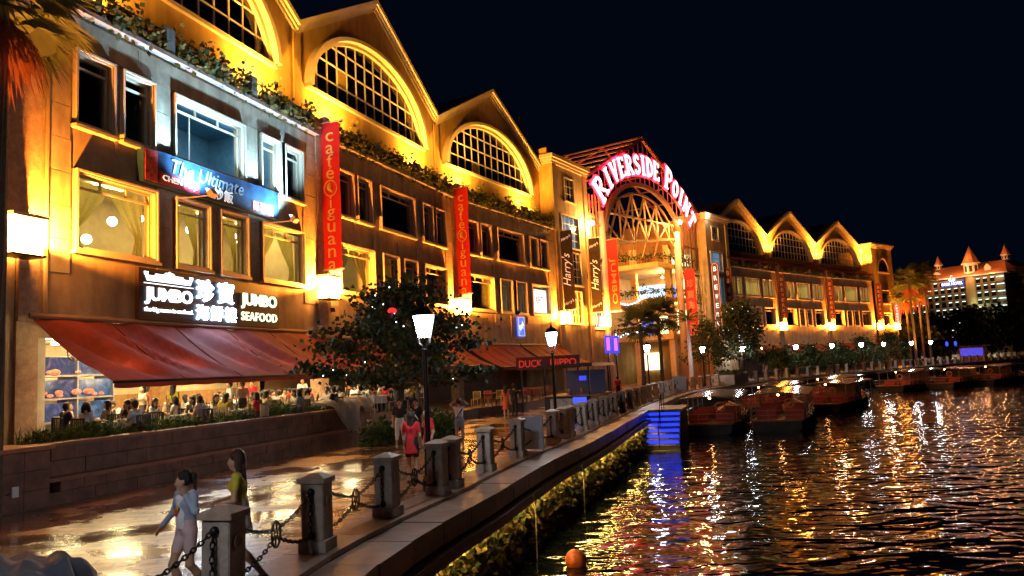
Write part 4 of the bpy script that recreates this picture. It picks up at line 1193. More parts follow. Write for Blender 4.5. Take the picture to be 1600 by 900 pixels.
terrace('upper_plaza', [(-6.9, 32.9), (-4.98, 35.5), (-3.57, 39.5), (-2.2, 43.0), (0.5, 47.5), (3.6, 57), (6.4, 66.5), fpt(F3, 11, 5), fpt(F2, 0, 6), fpt(F1, 3.05, 5.5), fpt(F1, 3.05, -3.0)], 0.5, M_tile)
# planter wall of stone blocks with a bench ledge
pw = props(empty('planter_wall', (WLs[0].x, WLs[0].y, 0)), 'long low reddish stone planter wall with a bench ledge below the dining terrace', 'wall')
IM = Matrix.Translation((-WLs[0].x, -WLs[0].y, 0))
def wl_piece(s0, s1, o0, o1, z0, z1):
    m = MB(); p = [wl_at(s0, o0)[0], wl_at(s0, o1)[0], wl_at(s1, o1)[0], wl_at(s1, o0)[0]]
    m.v += [(q.x, q.y, z0) for q in p]+[(q.x, q.y, z1) for q in p]
    m.f += [(0, 1, 2, 3), (7, 6, 5, 4), (0, 4, 5, 1), (1, 5, 6, 2), (2, 6, 7, 3), (3, 7, 4, 0)]; m.f = [f[::-1] for f in m.f]; m.mi += [0]*6
    return m
n = int(WLEN/0.62)
for r_, (z0, z1, o) in enumerate(((0.0, 0.27, 0.32), (0.28, 0.50, 0.32), (0.60, 0.94, 0.0), (0.955, 1.27, 0.0))):
    for i in range(n):
        a = WLEN*(i+0.5*(r_ % 2))/n; b = min(WLEN, a+WLEN/n)
        if b-a < 0.1: continue
        wl_piece(a+0.006, b-0.006, -0.5, o+random.uniform(-0.012, 0.012), z0, z1).build('stone_block', M_blk, pw, IM)
for i in range(10):
    a, b = WLEN*i/10, WLEN*(i+1)/10
    wl_piece(a+0.004, b-0.004, -0.48, 0.36, 0.505, 0.595).build('bench_slab', M_cap, pw, IM)
    wl_piece(a+0.004, b-0.004, -0.55, 0.06, 1.275, 1.35).build('wall_cap', M_cap, pw, IM)
wl_piece(0.0, WLEN, -1.05, -0.551, 0.3, 1.18).build('soil_bed', M_soil, pw, IM)
# end block of the planter with its power outlet
d = (WLs[1]-WLs[0]).normalized(); az_ = math.atan2(d.x, d.y)
eb = props(empty('planter_block', (WLs[0].x, WLs[0].y, 0), -az_), 'square stone planter end block with a terracotta top and a power outlet', 'planter')
for j in range(3):
    for i in range(6):
        MB().box(-3.2, -0.04-0.62*(i+1)+0.006, 0.42*j+0.004, 0.42, -0.04-0.62*i-0.006, 0.42*j+0.412).build('stone_block', M_blk, eb)
MB().box(-3.3, -3.85, 1.265, 0.5, 0.02, 1.36).build('top_slab', mat('terracotta', (0.42, 0.15, 0.06), 0.55, var=0.25, vs=4), eb)
MB().box(0.425, -0.95, 0.34, 0.45, -0.80, 0.56).build('power_outlet', M_white, eb)

# ground-floor shell of the bays
def ground_floor(F, w, z0, back, bm, depth=5.0):
    m = MB()
    m.box(0.36, 0.0, 4.15, w-0.36, 0.35, 4.598); m.build('beam', M_wall, mall, fm(F))
    MB().box(-0.36, -0.08, 0, 0.36, 0.5, 4.598).build('ground_column', M_brick, mall, fm(F))
    m = MB()
    m.quad((0, depth, z0), (w, depth, z0), (w, depth, 4.3), (0, depth, 4.3)); m.quad((0, 0.36, 4.3), (0, depth, 4.3), (w, depth, 4.3), (w, 0.36, 4.3))
    m.build('shop_back', bm, mall, fm(F))
warm_in = mat('restaurant_wall', (0.62, 0.50, 0.30), 0.7, var=0.2, vs=1.2)
ground_floor(F0, 16.4, TZ, 5, warm_in)
ground_floor(F1, 16.3, 0.5, 3, mat('dim_bar_wall', (0.12, 0.06, 0.035), 0.7, var=0.4, vs=1.2), 3.5)
ground_floor(F2, 16.5, 0.5, 3, MATS['dim_bar_wall'], 3.5)
for F, w in ((F6, 16.0), (F7, 16.1), (F8, 16.5)): ground_floor(F, w, 0, 3, MATS['dim_bar_wall'], 3.0)
MB().box(0.5, 0.3, TZ, 0.95, 0.7, 4.3).build('restaurant_column', mat('pale_post', (0.6, 0.55, 0.42), 0.5, var=0.1), mall, fm(F0))
for u in (9.0, 15.0): MB().box(u, 3.2, TZ, u+0.8, 3.9, 4.29).build('restaurant_column', mat('wood_panel', (0.36, 0.19, 0.07), 0.5, var=0.3, vs=5), mall, fm(F0))
MB().box(5.6, 4.2, TZ, 15.8, 4.4, 2.3).build('serving_counter', MATS['wood_panel'], mall, fm(F0))
t = props(empty('ceiling_light_row'), 'bright ceiling lights inside the seafood restaurant, plus a row added under the awning', 'ceiling light'); t.matrix_world = F0 @ T(8, 2.2, 4.2)
for u in (-6.2, -3.4, -0.6, 2.2, 5.0, 7.6):
    MB().box(u-0.6, -1.4, 0, u+0.6, -1.15, 0.05).build('tube_lamp', emis('restaurant_tube', (1.0, 0.76, 0.36), 105), t)
    MB().box(u-0.6, -4.1, -1.30, u+0.6, -3.95, -1.25).build('tube_lamp', MATS['restaurant_tube'], t)  # hanging row added below the awning to brighten the diners
    MB().box(u-0.6, 1.0, 0, u+0.6, 1.25, 0.05).build('tube_lamp', MATS['restaurant_tube'], t)
# fish tanks
def tank_mat(k):
    nm = f'tank_water_{k}'
    if nm in MATS: return MATS[nm]
    m = mat(nm, (0.02, 0.05, 0.12), 0.15, emit=(0.1, 0.3, 1.0), es=(0.22, 0.25, 0.34)[k])
    N = m.node_tree.nodes; L = m.node_tree.links
    tc = N.new('ShaderNodeTexCoord'); nz = N.new('ShaderNodeTexNoise'); nz.inputs['Scale'].default_value = 2.6; nz.inputs['Detail'].default_value = 4; nz.inputs['Distortion'].default_value = 1.2
    rp = N.new('ShaderNodeValToRGB'); el = rp.color_ramp.elements
    el[0].position = 0.34; el[0].color = (0.004, 0.006, 0.03, 1); el[1].position = 0.72; el[1].color = ((0.35, 0.6, 1, 1), (0.7, 0.45, 0.65, 1), (0.6, 0.85, 1, 1))[k]
    e = el.new(0.5); e.color = ((0.03, 0.08, 0.45, 1), (0.10, 0.05, 0.40, 1), (0.05, 0.22, 0.6, 1))[k]
    L.new(tc.outputs['Object'], nz.inputs['Vector']); L.new(nz.outputs['Fac'], rp.inputs['Fac']); L.new(rp.outputs['Color'], N['Principled BSDF'].inputs['Emission Color'])
    return m
t = props(empty('fish_tank'), 'blue-lit stacked glass fish tanks at the back of the restaurant', 'fish tank'); t.matrix_world = F0 @ T(1.4, 3.0, TZ)
m = MB()
for z in (0.55, 1.35, 2.15):
    m.box(0, 0, z, 5.0, 0.9, z+0.06)
for u in (0, 1.65, 3.3, 4.94): m.box(u, 0, 0, u+0.06, 0.9, 2.9)
m.build('rack', mat('tank_rack', (0.5, 0.5, 0.5), 0.3, metal=0.5), t)
k = 0
for z in (0.62, 1.42, 2.22):
    for u in (0.08, 1.73, 3.38):
        MB().box(u, 0.08, z, u+1.52, 0.85, z+0.62).build('tank', tank_mat(k % 3), t); k += 1
for i in range(16): MB().sphere((random.uniform(0.3, 4.6), -0.02, random.choice((1.5, 1.6, 2.3))), random.uniform(0.08, 0.16), 6, 4, (1.6, 0.4, 0.8)).build('shellfish', mat('shellfish', (0.65, 0.12, 0.10), 0.4, var=0.5, vs=6, c2=(0.75, 0.5, 0.4)), t)
t = props(empty('restaurant_fan'), 'grey wall fan on the pale post beside the fish tanks', 'fan'); t.matrix_world = F0 @ T(2.2, 0.6, 3.75)
m = MB(); m.tube([(0.28*math.cos(a), -0.1, 0.28*math.sin(a)) for a in [2*math.pi*i/16 for i in range(17)]], 0.02, 5)
for i in range(8): a = math.pi*i/8; m.bar((0.28*math.cos(a), -0.1, 0.28*math.sin(a)), (-0.28*math.cos(a), -0.1, -0.28*math.sin(a)), 0.012)
m.build('cage', M_metal, t)
m = MB()
for i in range(3): a = 2.1*i; m.obox((0.13*math.cos(a), -0.06, 0.13*math.sin(a)), (0.22, 0.015, 0.11), RY(-a).to_3x3())
m.build('blade', M_steel, t); MB().tube([(0, 0, 0), (0, 0.3, 0.3)], 0.02, 5).build('bracket', M_metal, t)

def awning(F, u0, u1, zt, zf, depth, label, folds=0.05, seed=1):
    rr = random.Random(seed); t = props(empty('awning'), label, 'awning'); t.matrix_world = F @ T((u0+u1)/2, -0.1, zt)
    hw = (u1-u0)/2; m = MB(); nu, nv = 70, 12
    ph = [rr.uniform(0, 6.28) for _ in range(4)]
    for j in range(nv+1):
        q = j/nv
        for i in range(nu+1):
            x = -hw+2*hw*i/nu; sk = x-2.2*q
            amp = folds*math.sin(math.pi*min(1, q*0.9+0.1))
            f_ = amp*(0.5*math.sin(sk*2.1+ph[0])+0.45*math.sin(sk*4.3+ph[1])+0.3*math.sin(sk*7.7+ph[2]))
            sag = -0.16*math.sin(math.pi*q)
            m.v.append((x, -depth*q, (zf-zt)*q+sag+f_*(0.4+0.6*math.sin(x*0.5+ph[3])**2)))
    for j in range(nv):
        for i in range(nu):
            a = j*(nu+1)+i; m.f.append((a+nu+1, a+nu+2, a+1, a)); m.mi.append(0)
    m.build('fabric', M_awn, t, smooth=True)
    m = MB()
    for i in range(nu):
        x0, x1 = -hw+2*hw*i/nu, -hw+2*hw*(i+1)/nu
        m.quad((x0, -depth-0.02, zf-zt-0.16-0.03*abs(math.sin(i*0.6))), (x1, -depth-0.02, zf-zt-0.16-0.03*abs(math.sin((i+1)*0.6))), (x1, -depth-0.02, zf-zt+0.02), (x0, -depth-0.02, zf-zt+0.02))
    m.build('valance', M_awn, t)
    for k in range(1, 5):
        i = nu*k//5
        MB().tube([(-hw+2*hw*i/nu, -depth*j/nv, (zf-zt)*j/nv-0.16*math.sin(math.pi*j/nv)+0.02) for j in range(nv+1)], 0.014, 4).build('seam', mat('awning_seam', (0.12, 0.02, 0.015), 0.8), t)
    MB().tube([(-hw-0.1, 0, 0.06), (hw+0.1, 0, 0.06)], 0.09, 8).build('roller', M_steel, t)
    MB().tube([(-hw, -depth, zf-zt), (hw, -depth, zf-zt)], 0.045, 6).build('front_bar', M_metal, t)
    for u in (-hw+0.4, 0, hw-0.4):
        MB().tube([(u, -0.05, -0.25), (u+0.5, -depth*0.5, (zf-zt)*0.5-0.45), (u, -depth, zf-zt-0.05)], 0.04, 6).build('folding_arm', M_metal, t)
awning(F0, 0.1, 14.6, 4.72, 2.72, 3.0, 'wide red fabric awning over the seafood restaurant terrace', 0.22, 3)
awning(F0, 14.7, 21.6, 4.55, 3.0, 2.4, 'smaller red awning beside the wide one, half behind the dark tree', 0.04, 4)
awning(F1, 6.2, 15.8, 4.5, 2.9, 2.6, 'red awning below the bay between the red banners', 0.04, 5)
awning(F2, 0.6, 8.6, 4.4, 2.7, 3.0, 'red awning with a pale oval print below the third bay', 0.04, 6)
awning(F2, 9.0, 16.0, 4.4, 2.8, 3.0, 'red awning beside the black kiosk', 0.04, 7)
for F, w, nm in ((F6, 16.0, 'first'), (F7, 16.1, 'middle'), (F8, 16.5, 'last')):
    awning(F, 0.8, w-0.8, 4.2, 2.9, 2.6, f'low red awning at ground level under the {nm} far gable', 0.04, len(nm))
# lamps under the far awnings
def bar_lamp(F, u, v, z, p, label, c=(1, 0.55, 0.2)):
    t = props(empty('hanging_lamp'), label, 'lamp', 'lamps hanging in the bars'); t.matrix_world = F @ T(u, v, z)
    MB().sphere((0, 0, 0), 0.12).build('globe', emis('bar_globe', (1, 0.65, 0.3), 25), t, smooth=True)
    MB().bar((0, 0, 0.1), (0, 0, 4.28-z), 0.02).build('cord', M_metal, t)
for k, (F, u, nm) in enumerate(((F1, 8.5, 'behind the dark tree'), (F1, 13.5, 'under the awning between the red banners'), (F2, 5.0, 'under the awning with the oval print'), (F2, 12.0, 'behind the black kiosk'))):
    bar_lamp(F, u, 0.9, 3.6, 60, f'small round bar lamp hanging {nm}')
for k, (F, nm) in enumerate(((F6, 'first'), (F7, 'middle'), (F8, 'last'))):
    bar_lamp(F, 7.0, -1.2, 3.75, 60, f'round lamp hanging below the {nm} far gable')

# strap-leaved plants along the planter
M_blade = cloth_mat('strap_leaf', (0.07, 0.13, 0.03), 0.35, 0.35, 4)
def blade(m, p, L_, lean, az, w=0.035, mi=0):
    dx, dy = math.cos(az), math.sin(az); px, py = -dy*w, dx*w
    prev = None; n = 4
    for i in range(n+1):
        q = i/n; r = lean*q*q*L_; z = L_*(q-0.35*lean*q*q)
        c = (p[0]+dx*r, p[1]+dy*r, p[2]+z); k = 1-q*0.92
        cur = ((c[0]-px*k, c[1]-py*k, c[2]), (c[0]+px*k, c[1]+py*k, c[2]))
        if prev: m.quad(prev[0], prev[1], cur[1], cur[0], mi)
        prev = cur
for k in range(9):
    s0, s1 = 0.1+(WLEN*0.80)*k/9, 0.1+(WLEN*0.80)*(k+1)/9
    pc, _ = wl_at((s0+s1)/2, -0.8)
    t = props(empty('planter_plant', (pc.x, pc.y, 1.18)), ('clump of green strap leaves in the planter wall, ' + ('beside the end block', 'second from the end block', 'third from the end block', 'fourth from the end block', 'fifth from the end block', 'sixth from the end block', 'seventh from the end block', 'eighth from the end block', 'farthest from the end block')[k]), 'plant', 'plants in the terrace planter')
    m = MB(); tall = (1.0, 1.25, 0.8, 1.0, 0.7, 1.0, 1.3, 1.15, 0.7)[k]
    for i in range(240):
        p, _ = wl_at(random.uniform(s0, s1), -0.8+random.gauss(0, 0.16))
        blade(m, (p.x-pc.x, p.y-pc.y, -0.02), random.uniform(0.25, 0.7)*tall, random.uniform(0.1, 0.95), random.uniform(0, 6.28), random.uniform(0.012, 0.028), random.choice((0, 0, 1)))
    for i in range(170):
        p, _ = wl_at(random.uniform(s0, s1), -0.62+random.gauss(0, 0.2))
        leaf(m, (p.x-pc.x, p.y-pc.y, random.uniform(0.0, 0.42)*tall), random.uniform(0.08, 0.18), mi=random.choice((0, 1, 2)))
    m.build('leaves', [M_blade, M_leafA, M_leafD], t)
# rail on the terrace edge
t = props(empty('terrace_rail', tuple(wl_at(WLEN*0.55, -1.15)[0].to_3d()[:2])+(TZ,)), 'thin low metal rail along the terrace edge behind the planter', 'railing')
o0 = t.location.copy()
pts = [wl_at(WLEN*(0.5+0.5*i/16), -1.12)[0] for i in range(17)]
MB().tube([(p.x-o0.x, p.y-o0.y, 0.72) for p in pts], 0.02, 5).build('top_rail', M_steel, t)
for p in pts[::2]: MB().tube([(p.x-o0.x, p.y-o0.y, 0), (p.x-o0.x, p.y-o0.y, 0.72)], 0.018, 5).build('post', M_steel, t)
# clear plastic sheets thrown over the end of the wall
M_plast = cloth_mat('plastic_sheet', (0.60, 0.50, 0.38), 0.5, 0.3, 3, rough=0.25)
def sheet(s0, s1, drop, label, seed):
    rr = random.Random(seed); pc, _ = wl_at((s0+s1)/2, 0.0); t = props(empty('plastic_sheet', (pc.x, pc.y, 1.35)), label, 'sheet')
    prof = [(-1.2, 0.02), (-0.8, 0.28), (-0.45, 0.34), (-0.1, 0.26), (0.12, 0.1), (0.16, -0.2), (0.24, -drop*0.6), (0.40, -drop)]
    m = MB(); nu = 26
    for j, (o, z) in enumerate(prof):
        for i in range(nu+1):
            s = s0+(s1-s0)*i/nu; k = 1-0.55*(j/7)**2; s = (s0+s1)/2+(s-(s0+s1)/2)*k
            p, _ = wl_at(min(WLEN-0.01, s), o+0.06*math.sin(i*1.1+j*0.6+seed)); m.v.append((p.x-pc.x, p.y-pc.y, z+0.07*math.sin(i*0.8+j+seed)+rr.uniform(-0.025, 0.025)))
    for j in range(7):
        for i in range(nu): a = j*(nu+1)+i; m.f.append((a, a+1, a+nu+2, a+nu+1)); m.mi.append(0)
    m.build('sheet_fold', M_plast, t, smooth=True)
sheet(WLEN*0.78, WLEN*0.92, 0.85, 'crumpled clear plastic sheet hanging over the end of the planter wall', 2)
sheet(WLEN*0.925, WLEN*0.995, 0.25, 'pale plastic sheet heaped on top of the planter wall end', 5)
# ------------------------------------------------------------------ bollards, chains, lamps
M_bol = mat('bollard_granite', (0.42, 0.35, 0.30), 0.6, var=0.35, vs=4, bump=0.5, bs=45, streak=0.5)
M_bolc = mat('bollard_cap', (0.36, 0.27, 0.21), 0.55, var=0.25, vs=5, bump=0.4, bs=50)
M_iron = mat('wrought_iron', (0.025, 0.022, 0.022), 0.45, metal=0.7)
def bevel_box(m, x0, y0, z0, x1, y1, z1, c):
    m.lathe([(1, 0), (1, 1)], n=4) if False else None
    pts = [(x0+c, y0), (x1-c, y0), (x1, y0+c), (x1, y1-c), (x1-c, y1), (x0+c, y1), (x0, y1-c), (x0, y0+c)]
    n = len(m.v); m.v += [(x, y, z0) for x, y in pts]+[(x, y, z1) for x, y in pts]
    m.f.append(tuple(n+7-i for i in range(8))); m.f.append(tuple(n+8+i for i in range(8)))
    for i in range(8): j = (i+1) % 8; m.f.append((n+i, n+j, n+8+j, n+8+i))
    m.mi += [0]*10
plm = MB(); bevel_box(plm, -0.215, -0.215, 0.0, 0.215, 0.215, 0.17, 0.012); plm = plm.mesh('plinth', M_bol)
shm = MB(); bevel_box(shm, -0.175, -0.175, 0.17, 0.175, 0.175, 0.98, 0.015); shm = shm.mesh('shaft', M_bol)
cpm = MB(); bevel_box(cpm, -0.215, -0.215, 0.98, 0.215, 0.215, 1.05, 0.012)
n_ = len(cpm.v); cpm.v += [(-0.21, -0.21, 1.05), (0.21, -0.21, 1.05), (0.21, 0.21, 1.05), (-0.21, 0.21, 1.05), (-0.05, -0.05, 1.115), (0.05, -0.05, 1.115), (0.05, 0.05, 1.115), (-0.05, 0.05, 1.115)]
for f in ((0, 1, 5, 4), (1, 2, 6, 5), (2, 3, 7, 6), (3, 0, 4, 7), (4, 5, 6, 7)): cpm.f.append(tuple(n_+i for i in f)); cpm.mi.append(0)
cpm = cpm.mesh('cap', M_bolc)
bsm = MB(); bsm.sphere((0, 0, 0), 0.055, 10, 6); bsm = bsm.mesh('chain_boss', M_iron, True)
emm = MB(); emm.lathe([(0.085, 0), (0.085, 0.012), (0.06, 0.012), (0.055, 0.004)], n=14); emm = emm.mesh('emblem', M_bolc)
def link_chain(m, pts, r=0.011, pitch=0.075):
    P = [Vector(p) for p in pts]; acc = []; d = 0
    for a, b in zip(P, P[1:]):
        L_ = (b-a).length; t = d
        while t < L_: acc.append((a.lerp(b, t/L_), (b-a).normalized())); t += pitch
        d = t-L_
    for i, (p, t) in enumerate(acc):
        s_ = t.orthogonal().normalized(); s_ = Matrix.Rotation(math.pi/2*(i % 2), 3, t) @ s_
        ring = []
        for k in range(8):
            a = 2*math.pi*k/8; ring.append(p+t*math.cos(a)*pitch*0.62+s_*math.sin(a)*pitch*0.33)
        m.tube(ring+[ring[0]], r, 4, cap=False)
vch = MB(); link_chain(vch, [(0, 0, 0.86), (0.0, -0.02, 0.55), (0, 0, 0.24)]); vch = vch.mesh('hanging_chain', M_iron)
def bollard(s, label, near):
    p, d = q_at(s, 0.0); rz = -math.atan2(d.x, d.y)
    t = props(empty('bollard', (p.x, p.y, 0.02), rz), label, 'bollard', 'stone bollards along the quay')
    t.rotation_euler = (random.uniform(-0.012, 0.012), random.uniform(-0.012, 0.012), rz+random.uniform(-0.03, 0.03))
    obj('plinth', plm, t); obj('shaft', shm, t); obj('cap', cpm, t)
    if near:
        for y in (-0.19, 0.19):
            for z in (0.86, 0.24): obj('chain_boss', bsm, t, T(0, y, z))
        obj('hanging_chain', vch, t, T(0, -0.215, 0))
        obj('emblem', emm, t, T(0.176, 0, 0.72) @ RY(R(90)))
    return p
# a ring of spokes where the two chains cross
whm = MB()
whm.tube([(0, 0.125*math.cos(a), 0.165*math.sin(a)) for a in [2*math.pi*i/20 for i in range(21)]], 0.016, 6, cap=False)
whm.tube([(0, 0.04*math.cos(a), 0.05*math.sin(a)) for a in [2*math.pi*i/10 for i in range(11)]], 0.014, 5, cap=False)
for i in range(6): a = math.pi*i/3+0.3; whm.bar((0, 0.04*math.cos(a), 0.05*math.sin(a)), (0, 0.125*math.cos(a), 0.165*math.sin(a)), 0.018)
whm = whm.mesh('spoked_ring', M_iron)
def chain_set(pa, pb, label, near):
    a, b = Vector((pa.x, pa.y, 0.02)), Vector((pb.x, pb.y, 0.02)); d = (b-a); L_ = d.length
    if L_ < 1.2: return
    rz = -math.atan2(d.x, d.y)
    t = props(empty('chain', tuple((a+b)/2), rz), label, 'chain', 'crossed chains between the bollards')
    h = L_/2-0.20
    def cat(z0, z1, y0, y1, sag): return [(0, y0+(y1-y0)*i/6, z0+(z1-z0)*i/6-sag*4*(i/6)*(1-i/6)) for i in range(7)]
    for y, sy in ((-1, -1), (1, 1)):
        for z0, z1, sg in ((0.86, 0.58, 0.05), (0.24, 0.44, 0.06)):
            m = MB(); pts = cat(z0, z1, sy*h, sy*0.1, sg)
            if near: link_chain(m, pts)
            else: m.tube(pts, 0.022, 4)
            m.build('chain_strand', M_iron, t)
    obj('spoked_ring', whm, t, T(0, 0, 0.51))
LAMP_PX = [1018, 1101, 1163, 1244, 1299, 1343, 1378, 1422, 1450]
def s_px(px):
    k = (px-800)/1200
    return QS[min((i for i in range(len(QL)) if QL[i].y > 8), key=lambda i: abs(QL[i].x/QL[i].y-k))]
lamp_s = [s_of(-1.71, 16.41)+0.3, s_of(1.5, 27.5)+0.2]+[s_px(p) for p in LAMP_PX]
near_s = [s_of(-4.02, 5.9), s_of(-3.42, 8.95), s_of(-3.03, 11.57), s_of(-2.41, 14.06), s_of(-1.71, 16.41)-0.1, s_of(-1.71, 16.41)+0.75, s_of(-0.87, 19.64), s_of(-0.1, 22.5), s_of(1.12, 26.0), lamp_s[1]-0.42, lamp_s[1]+0.42, s_of(2.5, 30.5), s_of(3.25, 33.0), s_of(4.0, 35.7)]
bs = list(near_s)
while bs[-1] < s_of(105, 150): bs.append(bs[-1]+2.72)
prev = None
ordn = ['first', 'second', 'third', 'fourth', 'fifth', 'sixth', 'seventh', 'eighth', 'ninth', 'tenth', 'eleventh', 'twelfth']
nearl = ['beside the bridge-end street lamp', 'in front of the walking girls', 'between the girls and the near street lamp', 'last before the near street lamp', 'fixed to the near side of the near street lamp', 'fixed to the far side of the near street lamp',
         'first beyond the near street lamp', 'just before the pale blue board', 'just behind the pale blue board', 'on the near side of the kiosk street lamp', 'on the far side of the kiosk street lamp', 'first beyond the kiosk street lamp', 'second beyond the kiosk street lamp', 'third beyond the kiosk street lamp']
for i, s in enumerate(bs):
    near = i < 18
    lb = 'square granite bollard ' + (nearl[i] if i < len(nearl) else 'in the long row along the curved quay past the kiosk')
    p = bollard(s, lb, near)
    if prev is not None and i < 34:
        chain_set(prev, p, 'crossed chains ' + ('up to the bollard ' + nearl[i] if i < len(nearl) else 'between bollards of the curved quay past the kiosk'), i < 9)
    prev = p

# street lamps: tapered four-sided lantern on a black post
def lamp_meshes():
    post = MB().lathe([(0.16, 0), (0.16, 0.25), (0.11, 0.35), (0.085, 0.9), (0.06, 1.0), (0.052, 3.0), (0.075, 3.03), (0.05, 3.07), (0.05, 3.12)], n=10).mesh('post', M_metal, False)
    arms = MB()
    for i in range(4):
        a = math.pi/4+math.pi/2*i; c, s_ = math.cos(a), math.sin(a)
        arms.tube([(0.03*c, 0.03*s_, 3.1), (0.16*c, 0.16*s_, 3.18), (0.17*c, 0.17*s_, 3.29)], 0.014, 5)
        arms.tube([(0.175*c, 0.175*s_, 3.3), (0.30*c, 0.30*s_, 3.78)], 0.012, 4)
    arms = arms.mesh('lantern_frame', M_metal)
    gl = MB(); lo, hi = 0.118, 0.205
    for i in range(4):
        a0, a1 = math.pi/4+math.pi/2*i, math.pi/4+math.pi/2*(i+1); k = 1.38
        gl.quad((lo*k*math.cos(a0), lo*k*math.sin(a0), 3.31), (lo*k*math.cos(a1), lo*k*math.sin(a1), 3.31), (hi*k*math.cos(a1), hi*k*math.sin(a1), 3.76), (hi*k*math.cos(a0), hi*k*math.sin(a0), 3.76))
    gl = gl.mesh('glass', emis('lantern_glow', (0.93, 0.94, 1.0), 105))
    cap = MB().lathe([(0.33, 3.775), (0.33, 3.80), (0.20, 3.92), (0.06, 3.98), (0.03, 4.05), (0.0, 4.1)], n=4, rot=math.pi/4).mesh('lantern_cap', M_metal)
    return post, arms, gl, cap
LM = lamp_meshes()
def street_lamp(x, y, label):
    t = props(empty('street_lamp', (x, y, 0)), label, 'street lamp', 'lantern street lamps along the quay')
    for n, me in zip(('post', 'lantern_frame', 'glass', 'lantern_cap'), LM): obj(n, me, t)
lampl = ['white lantern street lamp standing between the joined bollards by the red-dressed women', 'white lantern street lamp beside the black kiosk', 'white lantern street lamp by the twin palms in front of the entrance', 'white lantern street lamp before the feathery palm', 'white lantern street lamp before the round dark tree',
         'white lantern street lamp on a pale post past the round dark tree'] + ['white lantern street lamp in the row before the far gables']*5
for s, lb in zip(lamp_s, lampl):
    p, _ = q_at(s, -0.35 if s < 60 else -0.6); street_lamp(p.x, p.y, lb)
p, _ = q_at(s_px(1234), -7); street_lamp(p.x, p.y, 'white lantern street lamp set back behind the one on the pale post')
p, _ = q_at(s_of(-4.02, 5.9)-0.6, -0.3); street_lamp(p.x, p.y, 'white lantern street lamp at the bridge end of the quay')

# boards leaning by the bollards
def board(s, off, w, h, label, rz=0.0):
    p, d = q_at(s, off); t = props(empty('notice_board', (p.x, p.y, 0.02), -math.atan2(d.x, d.y)+rz), label, 'board')
    MB().box(-w/2, -0.02, 0.06, w/2, 0.02, h).build('panel', mat('board_paint', (0.28, 0.38, 0.50), 0.5, var=0.15, vs=4), t)
    m = MB(); m.box(-w/2, 0.021, 0, -w/2+0.05, 0.06, h); m.box(w/2-0.05, 0.021, 0, w/2, 0.06, h); m.build('frame', M_steel, t)
board(s_of(0.4, 24.0)-0.3, 0.02, 0.72, 1.05, 'pale blue blank board standing between two bollards')
board(s_px(1050), 0.1, 1.1, 1.3, 'pale blue board among the far bollards')
# covered cart at the near corner
t = props(empty('covered_cart', (-5.55, 8.35, 0)), 'low cart under a crumpled grey tarpaulin on the near paving', 'cart')
m = MB(); n1, n2 = 18, 12
for j in range(n2+1):
    for i in range(n1+1):
        x, y = -0.85+1.7*i/n1, -0.5+1.0*j/n2; e = max(abs(x)/0.85, abs(y)/0.5)
        z = 0.80-0.10*abs(x)-0.12*abs(y) if e < 0.78 else 0.80*(1-(e-0.78)/0.22)**0.6*0.92+0.03
        m.v.append((x*(1+0.06*math.sin(j*1.3)), y*(1+0.06*math.sin(i*1.1)), max(0.05, z+0.04*math.sin(i*1.7+j)+0.03*math.sin(j*2.1+i*0.4))))
for j in range(n2):
    for i in range(n1): a = j*(n1+1)+i; m.f.append((a, a+1, a+n1+2, a+n1+1)); m.mi.append(0)
m.build('tarpaulin', mat('grey_tarp', (0.07, 0.08, 0.10), 0.6, var=0.2, vs=3), t, smooth=True)
m = MB()
for x in (-0.6, 0.6):
    for y in (-0.35, 0.35): m.lathe([(0.09, 0), (0.09, 0.06)], (x, y, 0.0), 8)
m.build('wheel', M_metal, t)
# black drinks kiosk
t = props(empty('kiosk', (3.2, 40.6, 0), R(-21)), 'black open kiosk with a lit counter beside the quay lamps', 'kiosk')
M_kio = mat('kiosk_black', (0.015, 0.015, 0.02), 0.4, var=0.3)
MB().box(-1.2, -2.0, 0, 1.2, 2.0, 1.05).build('counter', M_kio, t); MB().box(-1.3, -2.1, 1.052, 1.3, 2.1, 1.10).build('counter_top', M_steel, t)
for x in (-1.2, 1.13):
    for y in (-2.0, 1.93): MB().box(x, y, 1.102, x+0.07, y+0.07, 2.5).build('post', M_metal, t)
MB().box(-1.45, -2.25, 2.5, 1.45, 2.25, 2.66).build('roof', M_kio, t)
MB().box(-1.1, 1.5, 1.102, 1.1, 1.6, 2.3).build('back_panel', mat('kiosk_back', (0.03, 0.03, 0.05), 0.4, emit=(0.2, 0.25, 0.6), es=0.03), t)
MB().box(-0.9, -2.02, 0.45, 0.9, -2.005, 0.95).build('front_picture', mat('kiosk_picture', (0.2, 0.18, 0.16), 0.4, var=0.9, vs=2.5, emit=(0.4, 0.35, 0.3), es=0.12), t)
MB().box(0.3, -2.03, 0.7, 1.0, -2.022, 1.0).build('blue_light', emis('kiosk_blue', (0.06, 0.1, 1.0), 1.2), t)
MB().box(-0.35, 1.47, 1.75, 0.05, 1.498, 2.0).build('screen', emis('kiosk_screen', (0.05, 0.08, 1.0), 1.0), t)
for i, y in enumerate((-1.0, 0.4)): MB().lathe([(0.09, 0), (0.11, 0.2), (0.05, 0.3)], (0.3*i-0.2, y, 1.1), 8).build('jug', M_steel, t)
t = props(empty('roof_sign', (1.7, 44.6, 2.45), R(-8)), 'red letters reading DUCK HiPPO on a dark board above the kiosk', 'sign')
MB().box(-1.7, 0.0, 0, 2.0, 0.08, 0.75).build('board', mat('sign_maroon', (0.10, 0.01, 0.01), 0.5), t)
rl = emis('dull_red_letter', (1.0, 0.05, 0.02), 0.55)
